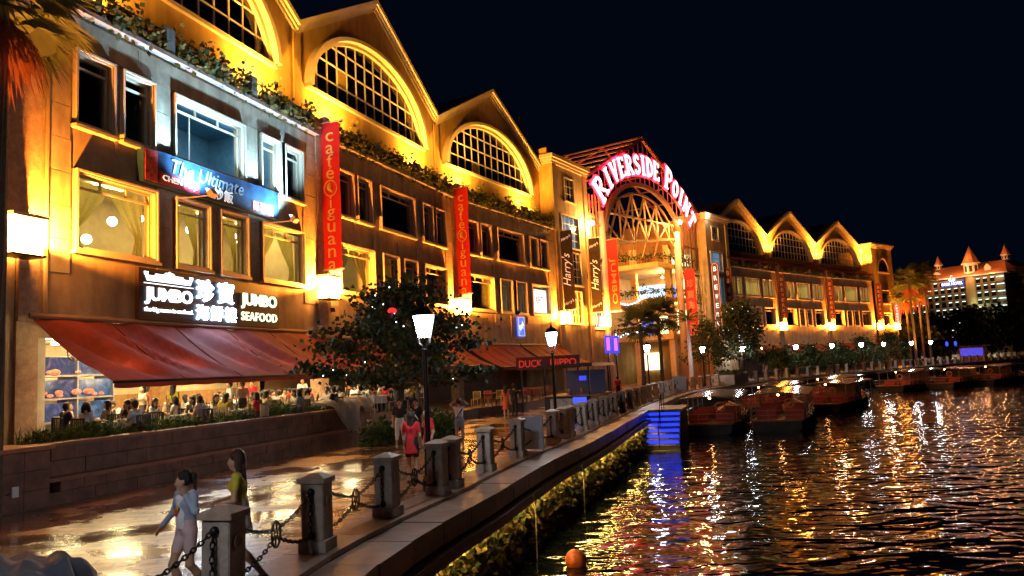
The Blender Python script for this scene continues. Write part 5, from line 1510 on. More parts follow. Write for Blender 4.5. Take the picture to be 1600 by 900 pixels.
lettering('lettering', 'DUCK', 1.35, 0.42, T(-0.85, -0.03, 0.36) @ UPRIGHT, rl, t, 0.02, bold=0.01); lettering('lettering', 'HiPPO', 1.5, 0.42, T(1.05, -0.03, 0.36) @ UPRIGHT, rl, t, 0.02, bold=0.01)
for x in (-1.5, 1.8): MB().box(x, 0.1, -2.45, x+0.1, 0.2, 0.7).build('post', M_metal, t)
# two small neon signs past the kiosk
for k, (px, c) in enumerate(((966, (0.9, 0.1, 0.35)), (977, (0.9, 0.1, 0.3)))):
    y = 52+2*k; x = (px-800)/1200*y-0.9
    t = props(empty('neon_post', (x, y, 0)), f'slim post topped by a pink and blue neon tube, {"nearer" if k == 0 else "farther from"} the kiosk', 'neon sign', 'neon posts past the kiosk')
    MB().tube([(0, 0, 0), (0, 0, 3.3)], 0.05, 6).build('post', M_metal, t)
    MB().box(-0.22, -0.03, 3.3, 0.22, 0.03, 4.5).build('blue_frame', emis('neon_blue', (0.03, 0.06, 1.0), 1.6), t)
    MB().box(-0.1, -0.05, 3.5, 0.1, -0.031, 4.35).build('pink_tube', emis('neon_pink', c, 2.2), t)

# tables and chairs
M_cloth = mat('tablecloth', (0.75, 0.70, 0.60), 0.8, var=0.08)
M_wood = mat('chair_wood', (0.30, 0.20, 0.09), 0.5, var=0.2, vs=6)
M_ych = mat('yellow_chair', (0.62, 0.45, 0.08), 0.5, var=0.15); M_rch = mat('red_chair', (0.5, 0.08, 0.04), 0.5, var=0.15); M_dch = mat('dark_chair', (0.05, 0.045, 0.05), 0.5, var=0.2); M_wch = mat('pale_chair', (0.55, 0.50, 0.42), 0.5, var=0.15)
CH = {}
def chair_meshes(mtl):
    if mtl.name in CH: return CH[mtl.name]
    seat = MB().box(-0.21, -0.21, 0.43, 0.21, 0.21, 0.46).mesh('seat', mtl)
    back = MB()
    for i in range(6): x = -0.18+0.072*i; back.box(x-0.012, -0.215, 0.5, x+0.012, -0.195, 0.86)
    back.box(-0.21, -0.22, 0.86, 0.21, -0.19, 0.90); back.box(-0.21, -0.22, 0.5, 0.21, -0.19, 0.53)
    back = back.mesh('backrest', mtl)
    leg = MB().box(-0.016, -0.016, 0, 0.016, 0.016, 0.429).mesh('leg', mtl); post = MB().box(-0.016, -0.016, 0, 0.016, 0.016, 0.90).mesh('back_leg', mtl)
    CH[mtl.name] = (seat, back, leg, post); return CH[mtl.name]
def chair(x, y, z, rz, mtl, label, group):
    s_, b, l, p = chair_meshes(mtl); t = props(empty('chair', (x, y, z), rz), label, 'chair', group)
    obj('seat', s_, t); obj('backrest', b, t)
    for sx in (-1, 1): obj('leg', l, t, T(sx*0.19, 0.19, 0)); obj('leg', p, t, T(sx*0.226, -0.205, 0))
tb_top = MB().lathe([(0.50, 0.70), (0.50, 0.74)], n=20).mesh('table_top', M_cloth)
tb_cl = MB()
for i in range(40):
    a0, a1 = 2*math.pi*i/40, 2*math.pi*(i+1)/40; r0, r1 = 0.54+0.03*(i % 2), 0.54+0.03*((i+1) % 2)
    tb_cl.quad((r0*math.cos(a0), r0*math.sin(a0), 0.42), (r1*math.cos(a1), r1*math.sin(a1), 0.42), (0.505*math.cos(a1), 0.505*math.sin(a1), 0.743), (0.505*math.cos(a0), 0.505*math.sin(a0), 0.743))
tb_cl = tb_cl.mesh('cloth', M_cloth)
tb_leg = MB().lathe([(0.25, 0), (0.25, 0.03), (0.04, 0.06), (0.04, 0.7)], n=10).mesh('pedestal', M_metal)
M_dish = mat('crockery', (0.75, 0.72, 0.66), 0.3); M_glassy = mat('bottle_glass', (0.06, 0.05, 0.03), 0.15)
dish = MB().lathe([(0.05, 0.745), (0.10, 0.775)], n=10).mesh('plate', M_dish)
bot = MB().lathe([(0.035, 0.745), (0.035, 0.92), (0.014, 0.97), (0.014, 1.03)], (0.1, 0.06, 0), 8).mesh('bottle', M_glassy)
def table(F, u, v, z, label):
    t = props(empty('dining_table'), label, 'table', 'tables on the dining terrace'); t.matrix_world = F @ T(u, v, z)
    obj('table_top', tb_top, t); obj('cloth', tb_cl, t); obj('pedestal', tb_leg, t); [obj('plate', dish, t, T(0.32*math.cos(1.26*i), 0.32*math.sin(1.26*i), 0)) for i in range(5)]; obj('bottle', bot, t)
TABLES = [(0.0, -3.1), (2.4, -3.3), (4.8, -3.6), (7.2, -3.7), (9.6, -3.75), (12.0, -3.8), (14.4, -3.8), (16.8, -3.7), (19.2, -3.2), (1.1, -1.3), (3.4, -1.5), (5.8, -1.6), (8.2, -1.7), (10.6, -1.7), (13.0, -1.75), (15.4, -1.75), (17.8, -1.5), (7.4, 0.7), (10.6, 0.8), (13.8, 0.8)]
ORD_ = ['nearest', 'second', 'third', 'fourth', 'fifth', 'sixth', 'seventh', 'eighth', 'farthest']
def tname(k):
    if k < 9: return ('front-row', ORD_[k]+' from the corner column' if k else 'nearest the corner column')
    if k < 17: return ('middle-row', ORD_[k-9]+' from the fish tanks' if k > 9 else 'nearest the fish tanks')
    return ('back-row', ORD_[k-17]+' from the fish tanks' if k > 17 else 'nearest the fish tanks')
TORD = [' '.join(tname(k)) for k in range(20)]
for k, (u, v) in enumerate(TABLES):
    row = 'front' if v < -2 else 'back'
    table(F0, u, v, TZ, f'round white-clothed terrace table, {TORD[k]}')
# empty chairs and tables on the plaza
for k, (x, y, mm) in enumerate(((-2.35, 43.6, M_ych), (-1.75, 44.0, M_rch), (-1.05, 44.4, M_ych), (-0.4, 45.0, M_wood), (0.5, 46.9, M_rch), (1.1, 47.9, M_rch), (1.6, 49.0, M_wood), (2.1, 50.2, M_rch))):
    nm = ('yellow slatted chair, first of the plaza row', 'red slatted chair between two yellow chairs', 'yellow slatted chair, second of the plaza row', 'brown slatted chair beside the second yellow chair', 'red slatted chair past the brown chair', 'second red slatted chair past the brown chair', 'brown slatted chair between red chairs near the kiosk', 'last red slatted chair near the kiosk')[k]
    chair(x, y, 0.5, R(180-20), mm, nm, 'chairs on the plaza')
for k, (x, y) in enumerate(((-1.6, 45.4), (0.2, 47.6), (1.3, 50.6))):
    t = props(empty('plaza_table', (x, y, 0.5)), ('bare square table behind the yellow chairs', 'bare square table behind the brown chair', 'bare square table behind the last red chairs')[k], 'table')
    MB().box(-0.4, -0.4, 0.71, 0.4, 0.4, 0.74).build('table_top', M_wood, t)
    for sx in (-1, 1):
        for sy in (-1, 1): MB().box(sx*0.36-0.02, sy*0.36-0.02, 0, sx*0.36+0.02, sy*0.36+0.02, 0.709).build('leg', M_metal, t)
chair(-5.85, 29.4, 0.0, R(120), M_wch, 'pale chair under a plastic wrap on the paving by the planter end', 'chairs by the planter')
chair(-5.3, 30.6, 0.0, R(-60), M_wood, 'brown chair on the paving behind the wrapped chair', 'chairs by the planter')
# ------------------------------------------------------------------ landing steps with blue lit risers
s_ = s_of(6.0, 42.5)
p, d = q_at(s_, 0.72)
st = props(empty('landing_steps', (p.x, p.y, -2.1), -math.atan2(d.x, d.y)), 'stone landing steps with blue lit risers going down to the river', 'steps')
M_step = mat('step_stone', (0.30, 0.27, 0.22), 0.5, var=0.3, vs=4)
blue_r = emis('riser_blue', (0.02, 0.05, 1.0), 1.25)
MB().box(0.0, 0.0, 0, 2.1, 4.0, 1.98).build('platform', M_seawall, st)
MB().box(-0.05, -0.05, 1.982, 2.15, 4.0, 2.08).build('platform_slab', M_step, st)
for k in range(7):
    z1 = 1.98-0.27*(k+1)+0.02; y0 = -0.30*(k+1)
    MB().box(0.0, y0, -0.4, 2.1, y0+0.299, z1-0.05).build('step_block', M_seawall, st)
    MB().box(-0.02, y0-0.03, z1-0.048, 2.12, y0+0.296, z1).build('tread', M_step, st)
    if k < 6:
        MB().box(0.05, y0+0.290, z1+0.04, 2.05, y0+0.2985, z1+0.20).build('lit_riser', blue_r, st)
for x in (1.1,):
    m = MB(); m.tube([(x, -2.2, 0.9), (x, -0.1, 2.9), (x, 1.2, 2.95)], 0.025, 6)
    for y, z in ((-1.9, 1.18), (-0.9, 2.1), (0.1, 2.9), (1.1, 2.94)): m.tube([(x, y, z-0.9), (x, y, z)], 0.02, 5)
    m.build('handrail', M_metal, st)

# ------------------------------------------------------------------ wooden river boats
M_hull = mat('boat_hull', (0.05, 0.03, 0.025), 0.45, var=0.4, vs=2); M_deck = mat('boat_deck', (0.38, 0.17, 0.06), 0.45, var=0.3, vs=4)
M_broof = mat('boat_roof', (0.13, 0.085, 0.06), 0.2, var=0.3, vs=2); M_seat = mat('boat_seat', (0.42, 0.05, 0.025), 0.4, var=0.2, vs=5); M_rail = mat('boat_rail', (0.45, 0.36, 0.28), 0.35, metal=0.4)
M_buoyr = mat('life_ring', (0.75, 0.28, 0.08), 0.5)
def make_boat(x, y, az, label, L_=15.0, B=3.5, cabin=False):
    t = props(empty('river_boat', (x, y, -2.0), -R(az)), label, 'boat', 'river boats moored along the quay')
    m = MB(); ns = 14; prof = []
    for i in range(ns+1):
        q = i/ns; yy = L_*q
        w = B/2*(0.80+0.20*min(1, q/0.15)) if q < 0.6 else B/2*max(0.06, 1-((q-0.6)/0.4)**2.2)
        sh = 0.62+0.55*max(0, (q-0.6)/0.4)**2+0.12*max(0, 0.2-q)
        prof.append((yy, w, sh))
    for yy, w, sh in prof: m.v += [(-w*0.55, yy, -0.4), (-w, yy, 0.15), (-w*1.03, yy, sh), (w*1.03, yy, sh), (w, yy, 0.15), (w*0.55, yy, -0.4)]
    for i in range(ns):
        for k in range(5):
            if k == 2: continue
            a = i*6+k; m.f.append((a, a+1, a+7, a+6)); m.mi.append(0)
    m.f.append((0, 1, 2, 3, 4, 5)); m.mi.append(0)
    m.build('hull', M_hull, t)
    dk_ = MB()
    for i in range(ns):
        (y0, w0, s0), (y1, w1, s1) = prof[i], prof[i+1]
        dk_.quad((-w0*0.99, y0, s0-0.08), (w0*0.99, y0, s0-0.08), (w1*0.99, y1, s1-0.08), (-w1*0.99, y1, s1-0.08))
    dk_.build('deck', M_deck, t)
    gw_ = MB()
    gw_.tube([(-w*1.04, yy, sh+0.02) for yy, w, sh in prof], 0.07, 5); gw_.tube([(w*1.04, yy, sh+0.02) for yy, w, sh in prof], 0.07, 5)
    gw_.tube([(-prof[0][1], 0, prof[0][2]), (prof[0][1], 0, prof[0][2])], 0.07, 5)
    gw_.build('gunwale', M_deck, t)
    rz0, rl0, rl1 = 2.12, 1.5, L_*0.84
    rf = MB(); n = 8
    for i in range(n):
        a, b = -1+2*i/n, -1+2*(i+1)/n; w = B/2*1.05
        za, zb = rz0+0.14*(1-a*a), rz0+0.14*(1-b*b)
        rf.quad((a*w, rl0, za), (b*w, rl0, zb), (b*w, rl1, zb), (a*w, rl1, za)); rf.quad((a*w, rl0, za-0.1), (a*w, rl1, za-0.1), (b*w, rl1, zb-0.1), (b*w, rl0, zb-0.1))
        rf.quad((a*w, rl0, za-0.1), (b*w, rl0, zb-0.1), (b*w, rl0, zb), (a*w, rl0, za))
    w = B/2*1.05
    for sx in (-1, 1): rf.quad((sx*w, rl0, rz0-0.1), (sx*w, rl1, rz0-0.1), (sx*w, rl1, rz0), (sx*w, rl0, rz0))
    rf.build('roof', M_broof, t)
    for yy in np.linspace(rl0+0.15, rl1-0.15, 5):
        for sx in (-1, 1): MB().tube([(sx*B*0.47, yy, 0.6), (sx*B*0.47, yy, rz0-0.08)], 0.035, 5).build('roof_post', M_rail, t)
    for k in range(6):
        yy = 2.6+1.25*k
        if yy > rl1-0.6: break
        for sx in (-1, 1):
            b_ = MB().box(sx*0.85-0.55, yy, 0.55, sx*0.85+0.55, yy+0.42, 0.92); b_.box(sx*0.85-0.55, yy-0.09, 0.55, sx*0.85+0.55, yy-0.002, 1.2)
            b_.build('bench_seat', M_seat, t)
    rl = MB()
    for z in (0.95, 1.25):
        rl.tube([(-B*0.44, 0.12, z), (B*0.44, 0.12, z)], 0.022, 5)
        for sx in (-1, 1): rl.tube([(sx*B*0.495, 0.12, z), (sx*B*0.495, rl1, z)], 0.02, 5)
    for x_ in (-B*0.44, -0.5, 0.5, B*0.44): rl.tube([(x_, 0.12, 0.55), (x_, 0.12, 1.25)], 0.018, 5)
    rl.build('railing', M_rail, t)
    r_ = MB(); r_.tube([(B*0.2+0.26*math.cos(a), 1.42, 1.6+0.26*math.sin(a)) for a in [2*math.pi*i/16 for i in range(17)]], 0.06, 6, cap=False); r_.build('life_ring', M_buoyr, t)
    for yy in (2.5, 5.5, 8.5):
        ty = MB(); ty.tube([(B*0.54, yy+0.26*math.cos(a), 0.45+0.26*math.sin(a)) for a in [2*math.pi*i/12 for i in range(13)]], 0.09, 6, cap=False); ty.build('tyre_fender', M_metal, t)
    if cabin:
        MB().box(-B*0.36, L_*0.5, 0.6, B*0.36, L_*0.66, 2.3).build('cabin', M_deck, t)
    lp = MB().sphere((0, rl0+0.8, rz0-0.02), 0.07); lp.build('added_deck_lamp', emis('added_boat_glow', (1, 0.42, 0.12), 70), t)  # lamp added under the roof to warm the seats and deck
make_boat(11.4, 47.2, 20, 'wooden river boat with red seats moored right beside the landing steps')
make_boat(15.7, 47.4, 23, 'wooden river boat, outer one of the two by the landing steps')
make_boat(18.6, 61.5, 30, 'dark river boat moored behind the one beside the steps')
make_boat(23.5, 60.5, 34, 'dark river boat moored behind the outer boat by the steps', cabin=True)
make_boat(28.2, 74.5, 38, 'river boat with a pale roof, farthest of the near group')
make_boat(41.5, 86.5, 45, 'lit orange river boat, first of the far group', cabin=True)
make_boat(47.6, 87.5, 45, 'lit orange river boat, second of the far group', cabin=True)
make_boat(54.0, 90.5, 48, 'lit orange river boat, last of the far group', cabin=True)
# mooring float
t = props(empty('mooring_float', (1.15, 18.1, -2.0)), 'round orange mooring float on the water by the seawall', 'float')
MB().sphere((0, 0, 0.12), 0.25, 20, 14).build('ball', mat('float_orange', (0.85, 0.17, 0.04), 0.4, var=0.35, vs=6), t, smooth=True)
MB().tube([(0, 0, 0.36), (0, 0, 0.42)], 0.03, 6).build('eye', M_metal, t)
# ropes hanging from the coping
for k, s in enumerate((s_of(-1.0, 19.2), s_of(0.6, 24.6))):
    p, d = q_at(s, 1.30)
    t = props(empty('mooring_rope', (p.x, p.y, -0.5)), ('thin rope hanging down the seawall nearer the float', 'thin looped rope hanging down the seawall nearer the steps')[k], 'rope')
    MB().tube([(0, 0, 0), (0.02, 0.02, -0.5), (0.0, 0.03, -1.5)], 0.014, 5).build('strand', mat('rope', (0.55, 0.5, 0.4), 0.8), t)
    MB().tube([(0, 0, 0), (-0.1, -0.06, -0.16), (-0.02, -0.12, -0.3), (0.02, 0, -0.45)], 0.014, 5).build('loop', MATS['rope'], t)
# ------------------------------------------------------------------ trees
M_bark = mat('bark', (0.10, 0.07, 0.05), 0.9)
M_bark2 = mat('tree_bark', (0.13, 0.09, 0.06), 0.9, var=0.3, vs=8, bump=0.6, bs=20)
M_leafN = mat('leaf_night', (0.018, 0.03, 0.012), 0.6, var=0.4, vs=5)
def make_tree(x, y, z, H, Rc, label, seed, nleaf=7000, lsize=0.16, tiers=5, mats=None, trunk_r=0.14, crown0=0.42, squash=0.5, lights=False):
    rr = random.Random(seed); t = props(empty('tree', (x, y, z)), label, 'tree')
    tr = MB(); hub = Vector((0.15, 0.1, H*crown0))
    tr.tube([(0, 0, -0.05), (0.05, 0.02, H*0.2), tuple(hub), (0.1, 0, H*0.75), (0, 0.1, H*0.95)], [trunk_r*1.3, trunk_r, trunk_r*0.85, trunk_r*0.45, 0.02], 8)
    clumps = []
    for k in range(tiers*5):
        q = (k+0.5)/(tiers*5); a = k*2.39996+rr.uniform(-0.3, 0.3)
        zz = H*(crown0+(1-crown0)*q**0.9); rad = Rc*(1-0.75*q**1.6)*rr.uniform(0.55, 1.05)
        tip = Vector((math.cos(a)*rad, math.sin(a)*rad, zz+rr.uniform(-0.2, 0.25)*H*0.12))
        st_ = Vector((0.1, 0.05, max(H*crown0*0.9, zz-H*0.18)))
        mid = st_.lerp(tip, 0.55)+Vector((0, 0, H*0.03))
        tr.tube([tuple(st_), tuple(mid), tuple(tip)], [trunk_r*0.4, trunk_r*0.25, 0.012], 5)
        for w in (0.55, 0.8, 1.0):
            c = st_.lerp(tip, w)+Vector((rr.uniform(-.2, .2), rr.uniform(-.2, .2), 0.05)); clumps.append((c, Rc*rr.uniform(0.14, 0.30)))
    tr.build('trunk', M_bark2, t)
    m = MB(); per = max(1, nleaf//len(clumps))
    for c, r_ in clumps:
        for i in range(int(per*rr.uniform(0.5, 1.5))):
            v = Vector((rr.gauss(0, 0.55), rr.gauss(0, 0.55), rr.gauss(0, 0.55*squash)))*r_
            leaf(m, tuple(c+v), lsize*rr.uniform(0.6, 1.4), mi=rr.choice((0, 0, 1, 2)), droop=0.35)
    m.build('crown', mats or [M_leafD, M_leafA, M_leafB], t)
    if lights:
        for i in range(26):
            c, r_ = rr.choice(clumps)
            MB().sphere((c.x+rr.uniform(-.3, .3), c.y-0.4, c.z+rr.uniform(-.2, .2)), 0.022, 5, 3).build('fairy_light', emis('fairy_glow', (0.85, 0.95, 1), 7), t)
    return t
make_tree(-4.4, 28.4, 0, 5.9, 3.5, 'broad dark layered tree with fairy lights on the promenade', 11, 8200, 0.18, 5, [M_leafN, M_leafD, M_leafA], 0.16, 0.38, 0.3, True)
t = props(empty('heart_light', (-4.2, 26.6, 4.75)), 'small red glowing lantern hung among the branches of the dark tree', 'lantern')
MB().sphere((0, 0, 0), 0.12, 12, 8, (1.3, 1.0, 0.9)).build('shade', emis('red_lantern', (1.0, 0.02, 0.02), 1.8), t, smooth=True)
MB().tube([(0, 0, 0.14), (0, 0, 0.4)], 0.01, 4).build('cord', M_metal, t)
make_tree(24.6, 84.5, 0, 8.6, 3.6, 'round dark tree before the far entrance tower', 21, 5000, 0.28, 5, None, 0.16, 0.3, 0.8, True)
make_tree(20.3, 81.8, 0, 6.6, 2.4, 'small brown-green tree between the palm and the round dark tree', 22, 2200, 0.26, 4, [M_leafB, M_leafA, M_leafD], 0.1, 0.35, 0.8)
for k, (x, y, h, r_) in enumerate(((32, 93.5, 3.4, 2.4), (37.5, 98.5, 3.6, 2.6), (43.5, 104.5, 3.8, 2.6), (50, 111, 4.6, 3.0), (57, 117.5, 5.2, 3.2))):
    make_tree(x, y, 0, h, r_, ('low dark tree before the first far gable', 'low dark tree between the first and middle far gables', 'low dark tree before the middle far gable', 'low dark tree before the last far gable', 'low dark tree before the end tower')[k], 30+k, 1800, 0.3, 4, None, 0.1, 0.25, 0.7)
for k, (x, y, h, r_) in enumerate(((104, 176, 11, 8), (122, 188, 12.5, 9), (141, 200, 13.5, 9.5), (160, 206, 15, 10), (92, 170, 9, 6), (78, 150, 8, 5), (180, 215, 17, 11))):
    make_tree(x, y, 0, h, r_, ('dark spreading tree below the hotel windows', 'dark spreading tree below the hotel corner column', 'tall dark tree in front of the unlit hotel wing', 'taller dark tree in front of the unlit hotel wing', 'dark tree beside the lit palms', 'dark tree behind the lit palms', 'tallest dark tree on the far bank')[k], 50+k, 3200, 0.8, 5, [M_leafD, M_leafD, M_leafA], 0.3, 0.22, 0.75)
# shrubs on the promenade
def shrub(x, y, z, r_, h, label, n=700, strap=True):
    t = props(empty('shrub', (x, y, z)), label, 'shrub'); m = MB()
    for i in range(n):
        a, q = random.uniform(0, 6.28), r_*math.sqrt(random.random())
        if strap and i % 2: blade(m, (q*0.5*math.cos(a), q*0.5*math.sin(a), 0), random.uniform(0.5, 1.0)*h*1.2, random.uniform(0.3, 0.9), a, 0.03, random.choice((0, 1)))
        else: leaf(m, (q*math.cos(a), q*math.sin(a), h*random.random()*(1-0.6*(q/r_)**2)), random.uniform(0.12, 0.26), mi=random.choice((0, 1, 2)))
    m.build('foliage', [M_blade, M_leafA, M_leafD], t)
    MB().tube([(0, 0, -0.02), (0, 0, h*0.5)], 0.03, 5).build('stem', M_bark2, t)
shrub(-5.05, 28.6, 0, 0.75, 0.95, 'glossy leafy shrub at the foot of the dark tree, beside the planter end', 900)
shrub(-3.1, 29.4, 0, 0.9, 1.2, 'leafy shrub at the foot of the dark tree, beside the lamp post', 900)
shrub(-4.0, 30.2, 0, 0.8, 1.1, 'leafy shrub behind the dark tree trunk', 600)

# ------------------------------------------------------------------ palms
M_frond = cloth_mat('palm_green', (0.10, 0.13, 0.04), 0.35, 0.4, 3); M_dead = cloth_mat('palm_dead', (0.30, 0.10, 0.05), 0.3, 0.35, 4)
def fan_frond(m, base, az, elev, pet, rad, n=22, mi=0, droop=0.3):
    d = Vector((math.cos(az)*math.cos(elev), math.sin(az)*math.cos(elev), math.sin(elev)))
    side = Vector((-math.sin(az), math.cos(az), 0)); nrm = d.cross(side)
    hub = Vector(base)+d*pet
    m.tube([base, tuple(hub)], 0.02, 4, mi)
    for i in range(n):
        a = -1.9+3.8*i/(n-1)
        dr = d*math.cos(a)+side*math.sin(a); L_ = rad*(0.75+0.25*math.cos(a))*random.uniform(0.9, 1.08)
        p1 = hub+dr*L_*0.55+Vector((0, 0, -droop*0.12*L_)); p2 = hub+dr*L_+Vector((0, 0, -droop*L_*random.uniform(0.5, 1.1)))
        w = (dr.cross(nrm)).normalized()*rad*0.045
        m.quad(tuple(hub), tuple(p1-w), tuple(p2), tuple(p1+w), mi)
def fan_palm(x, y, z, H, label, nf=22, pet=0.9, rad=0.95, dead=7, seed=1, tr=0.16, n=22):
    random.seed(seed); t = props(empty('fan_palm', (x, y, z)), label, 'palm')
    MB().tube([(0, 0, -0.05), (0.05, 0, H*0.5), (0, 0, H)], [tr*1.3, tr, tr*0.9], 9).build('trunk', M_bark2, t)
    m = MB()
    for i in range(nf):
        fan_frond(m, (0, 0, H), i*2.39996, R(75)-R(110)*(i/nf), pet, rad, n, 0, 0.35)
    m.build('crown', M_frond, t)
    if dead:
        m = MB()
        for i in range(dead): fan_frond(m, (0, 0, H-0.2), i*2.39996+0.5, R(-50-25*random.random()), pet*0.8, rad*0.8, 14, 0, 0.7)
        m.build('dead_fronds', M_dead, t)
    return t
fan_palm(-11.0, 16.2, 0, 11.2, 'tall fan palm with hanging red-brown dead fronds at the near corner of the mall', 34, 0.9, 1.2, 16, 5, 0.18, 34)
fan_palm(10.4, 63.5, 0, 5.6, 'dark bushy fan palm before the entrance, nearer the kiosk', 20, 1.1, 1.5, 0, 6)
fan_palm(12.4, 66.0, 0, 6.4, 'taller dark fan palm before the entrance hall', 20, 1.1, 1.5, 0, 7)
fan_palm(66.6, 128.6, 0, 14.0, 'tall amber-lit palm nearest the end tower', 26, 1.5, 1.9, 6, 8, 0.2)
fan_palm(70.4, 131.0, 0, 15.0, 'tallest amber-lit palm beside the end tower', 26, 1.5, 1.9, 6, 9, 0.2)
fan_palm(71.6, 135.5, 0, 13.0, 'amber-lit palm farthest from the end tower', 26, 1.5, 1.9, 6, 10, 0.2)
fan_palm(68.5, 134.0, 0, 12.0, 'shorter amber-lit palm behind the tallest one', 26, 1.5, 1.8, 6, 11, 0.2)
t = props(empty('palm_uplight', (67.2, 126.0, 0)), 'ground uplight below the amber-lit palms', 'uplight')
MB().lathe([(0.2, 0), (0.2, 0.25), (0.15, 0.26)], n=10).build('housing', M_metal, t)
light('uplight', 'SPOT', 9000, (1, 0.42, 0.08), t, aim((0, 0, 0.4), (3, 4.5, 12)), 0.2, 75, 0.6)
# feathery palm with a pale trunk
def feather_palm(x, y, H, label):
    t = props(empty('feather_palm', (x, y, 0)), label, 'palm')
    MB().tube([(0, 0, -0.05), (0, 0, H*0.6), (0, 0, H*0.85), (0, 0, H)], [0.26, 0.2, 0.16, 0.1], 9).build('trunk', mat('pale_trunk', (0.42, 0.34, 0.32), 0.8, var=0.25, vs=6), t)
    m = MB()
    for i in range(15):
        a = i*2.39996; el = R(80)-R(75)*(i/15)
        pts = []
        for k in range(9):
            q = k/8; r_ = 2.5*q*math.cos(el)*(1+0.2*q); z = H+2.5*(q*math.sin(el)-0.55*q*q); pts.append(Vector((math.cos(a)*r_, math.sin(a)*r_, z)))
        m.tube([tuple(p) for p in pts], 0.02, 4)
        sd = Vector((-math.sin(a), math.cos(a), 0))
        for k in range(1, 8):
            for e in range(4):
                p = pts[k].lerp(pts[k+1], e/4); L_ = 0.6*(1-0.5*k/8)
                for s_ in (-1, 1):
                    tip = p+sd*s_*L_*0.8+Vector((0, 0, -L_*0.5)); w = Vector((0.03*math.cos(a), 0.03*math.sin(a), 0))
                    m.quad(tuple(p-w), tuple(tip), tuple(tip), tuple(p+w)) if False else m.poly([tuple(p-w), tuple(tip), tuple(p+w)])
    m.build('crown', M_frond, t)
feather_palm(17.4, 77.0, 6.6, 'feathery green palm with a pale trunk in front of the entrance hall')
# square stone planter at the foot of the palms
t = props(empty('stone_planter', (21.5, 78.5, 0), R(-32)), 'square pale stone planter on the promenade below the round dark tree', 'planter')
MB().box(-1.2, -2.2, 0, 1.2, 2.6, 0.95).build('box', M_conc, t); MB().box(-1.05, -2.05, 0.951, 1.05, 2.45, 0.98).build('soil', M_soil, t)
m = MB()
for i in range(300): leaf(m, (random.uniform(-1, 1), random.uniform(-2, 2.4), 1.0+random.random()*0.3), 0.25, mi=random.choice((0, 1)))
props(m.build('ground_cover', [M_leafA, M_leafD], t), kind='stuff')
random.seed(77)

# ------------------------------------------------------------------ hotel far behind
HA = R(-31.7)
he = Vector((math.sin(HA), math.cos(HA), 0)); hb = Vector((math.cos(HA), -math.sin(HA), 0))   # along the front (away), into the block
hm = Matrix((-he, hb, Vector((0, 0, 1)))).transposed().to_4x4(); hm.translation = Vector((193, 300, 0))+he*32
# local x: from the far left end (0) to the near right corner (32); y into the block
hotel = props(empty('hotel_building'), 'large hotel block with lit windows, orange tiled roof and pointed turrets', 'building'); hotel.matrix_world = hm
M_hot = mat('hotel_wall', (0.26, 0.24, 0.15), 0.8, var=0.15, vs=0.3); M_tileo = mat('orange_roof_tile', (0.50, 0.17, 0.06), 0.7, var=0.25, vs=2); M_hw = mat('hotel_white', (0.7, 0.62, 0.55), 0.7)
MB().box(-9, 0, 0, 32, 22, 31).build('block', M_hot, hotel)
hwin = MB().box(0, -0.02, 0, 1.9, 0.25, 1.75).mesh('window', mat('hotel_glass', (0.012, 0.014, 0.012), 0.2))
hfr = MB(); hfr.box(-0.18, -0.3, -0.15, -0.02, 0.0, 1.95); hfr.box(1.92, -0.3, -0.15, 2.08, 0.0, 1.95); hfr.box(-0.18, -0.45, -0.35, 2.08, 0.0, -0.17); hfr = hfr.mesh('frame', M_hot)
hlt = MB().box(0.35, -0.32, 1.62, 1.55, -0.05, 1.80).mesh('head_light', emis('hotel_head_light', (0.85, 0.95, 0.85), 3.0))
for r_ in range(9):
    for c in range(-3, 9):
        x = 1.0+c*2.75+(3.6 if c > 5 else 0); z = 5.2+r_*2.85
        w_ = obj('window', hwin, hotel, T(x, -0.02, z)); obj('frame', hfr, w_)
        if random.random() < 0.93: obj('head_light', hlt, w_)
m = MB(); m.lathe([(1.9, 0), (1.9, 31)], (19.0, 0.2, 0), 14); m.build('round_shaft', mat('hotel_shaft', (0.42, 0.38, 0.20), 0.8), hotel, smooth=False)
# near right flank, mostly dark, with a lit edge of balconies
for k in range(9):
    z = 5.2+k*2.85
    MB().box(29.2, -0.5, z+1.5, 31.8, -0.05, z+1.7).build('balcony_light', MATS['hotel_head_light'] if k > 2 else M_hot, hotel)
    MB().box(28.6, -0.9, z-0.3, 32.0, -0.01, z).build('balcony_slab', M_hot, hotel)
m = MB(); m.box(32.2, 6, 0, 58, 24, 33); m.build('dark_wing', mat('dark_wing_wall', (0.035, 0.03, 0.035), 0.8, var=0.3, vs=0.4), hotel)
for k in range(9): MB().box(32.1, 5.6, 6+k*2.9, 58, 5.99, 7.1+k*2.9).build('wing_band', mat('wing_band', (0.10, 0.075, 0.08), 0.8), hotel)
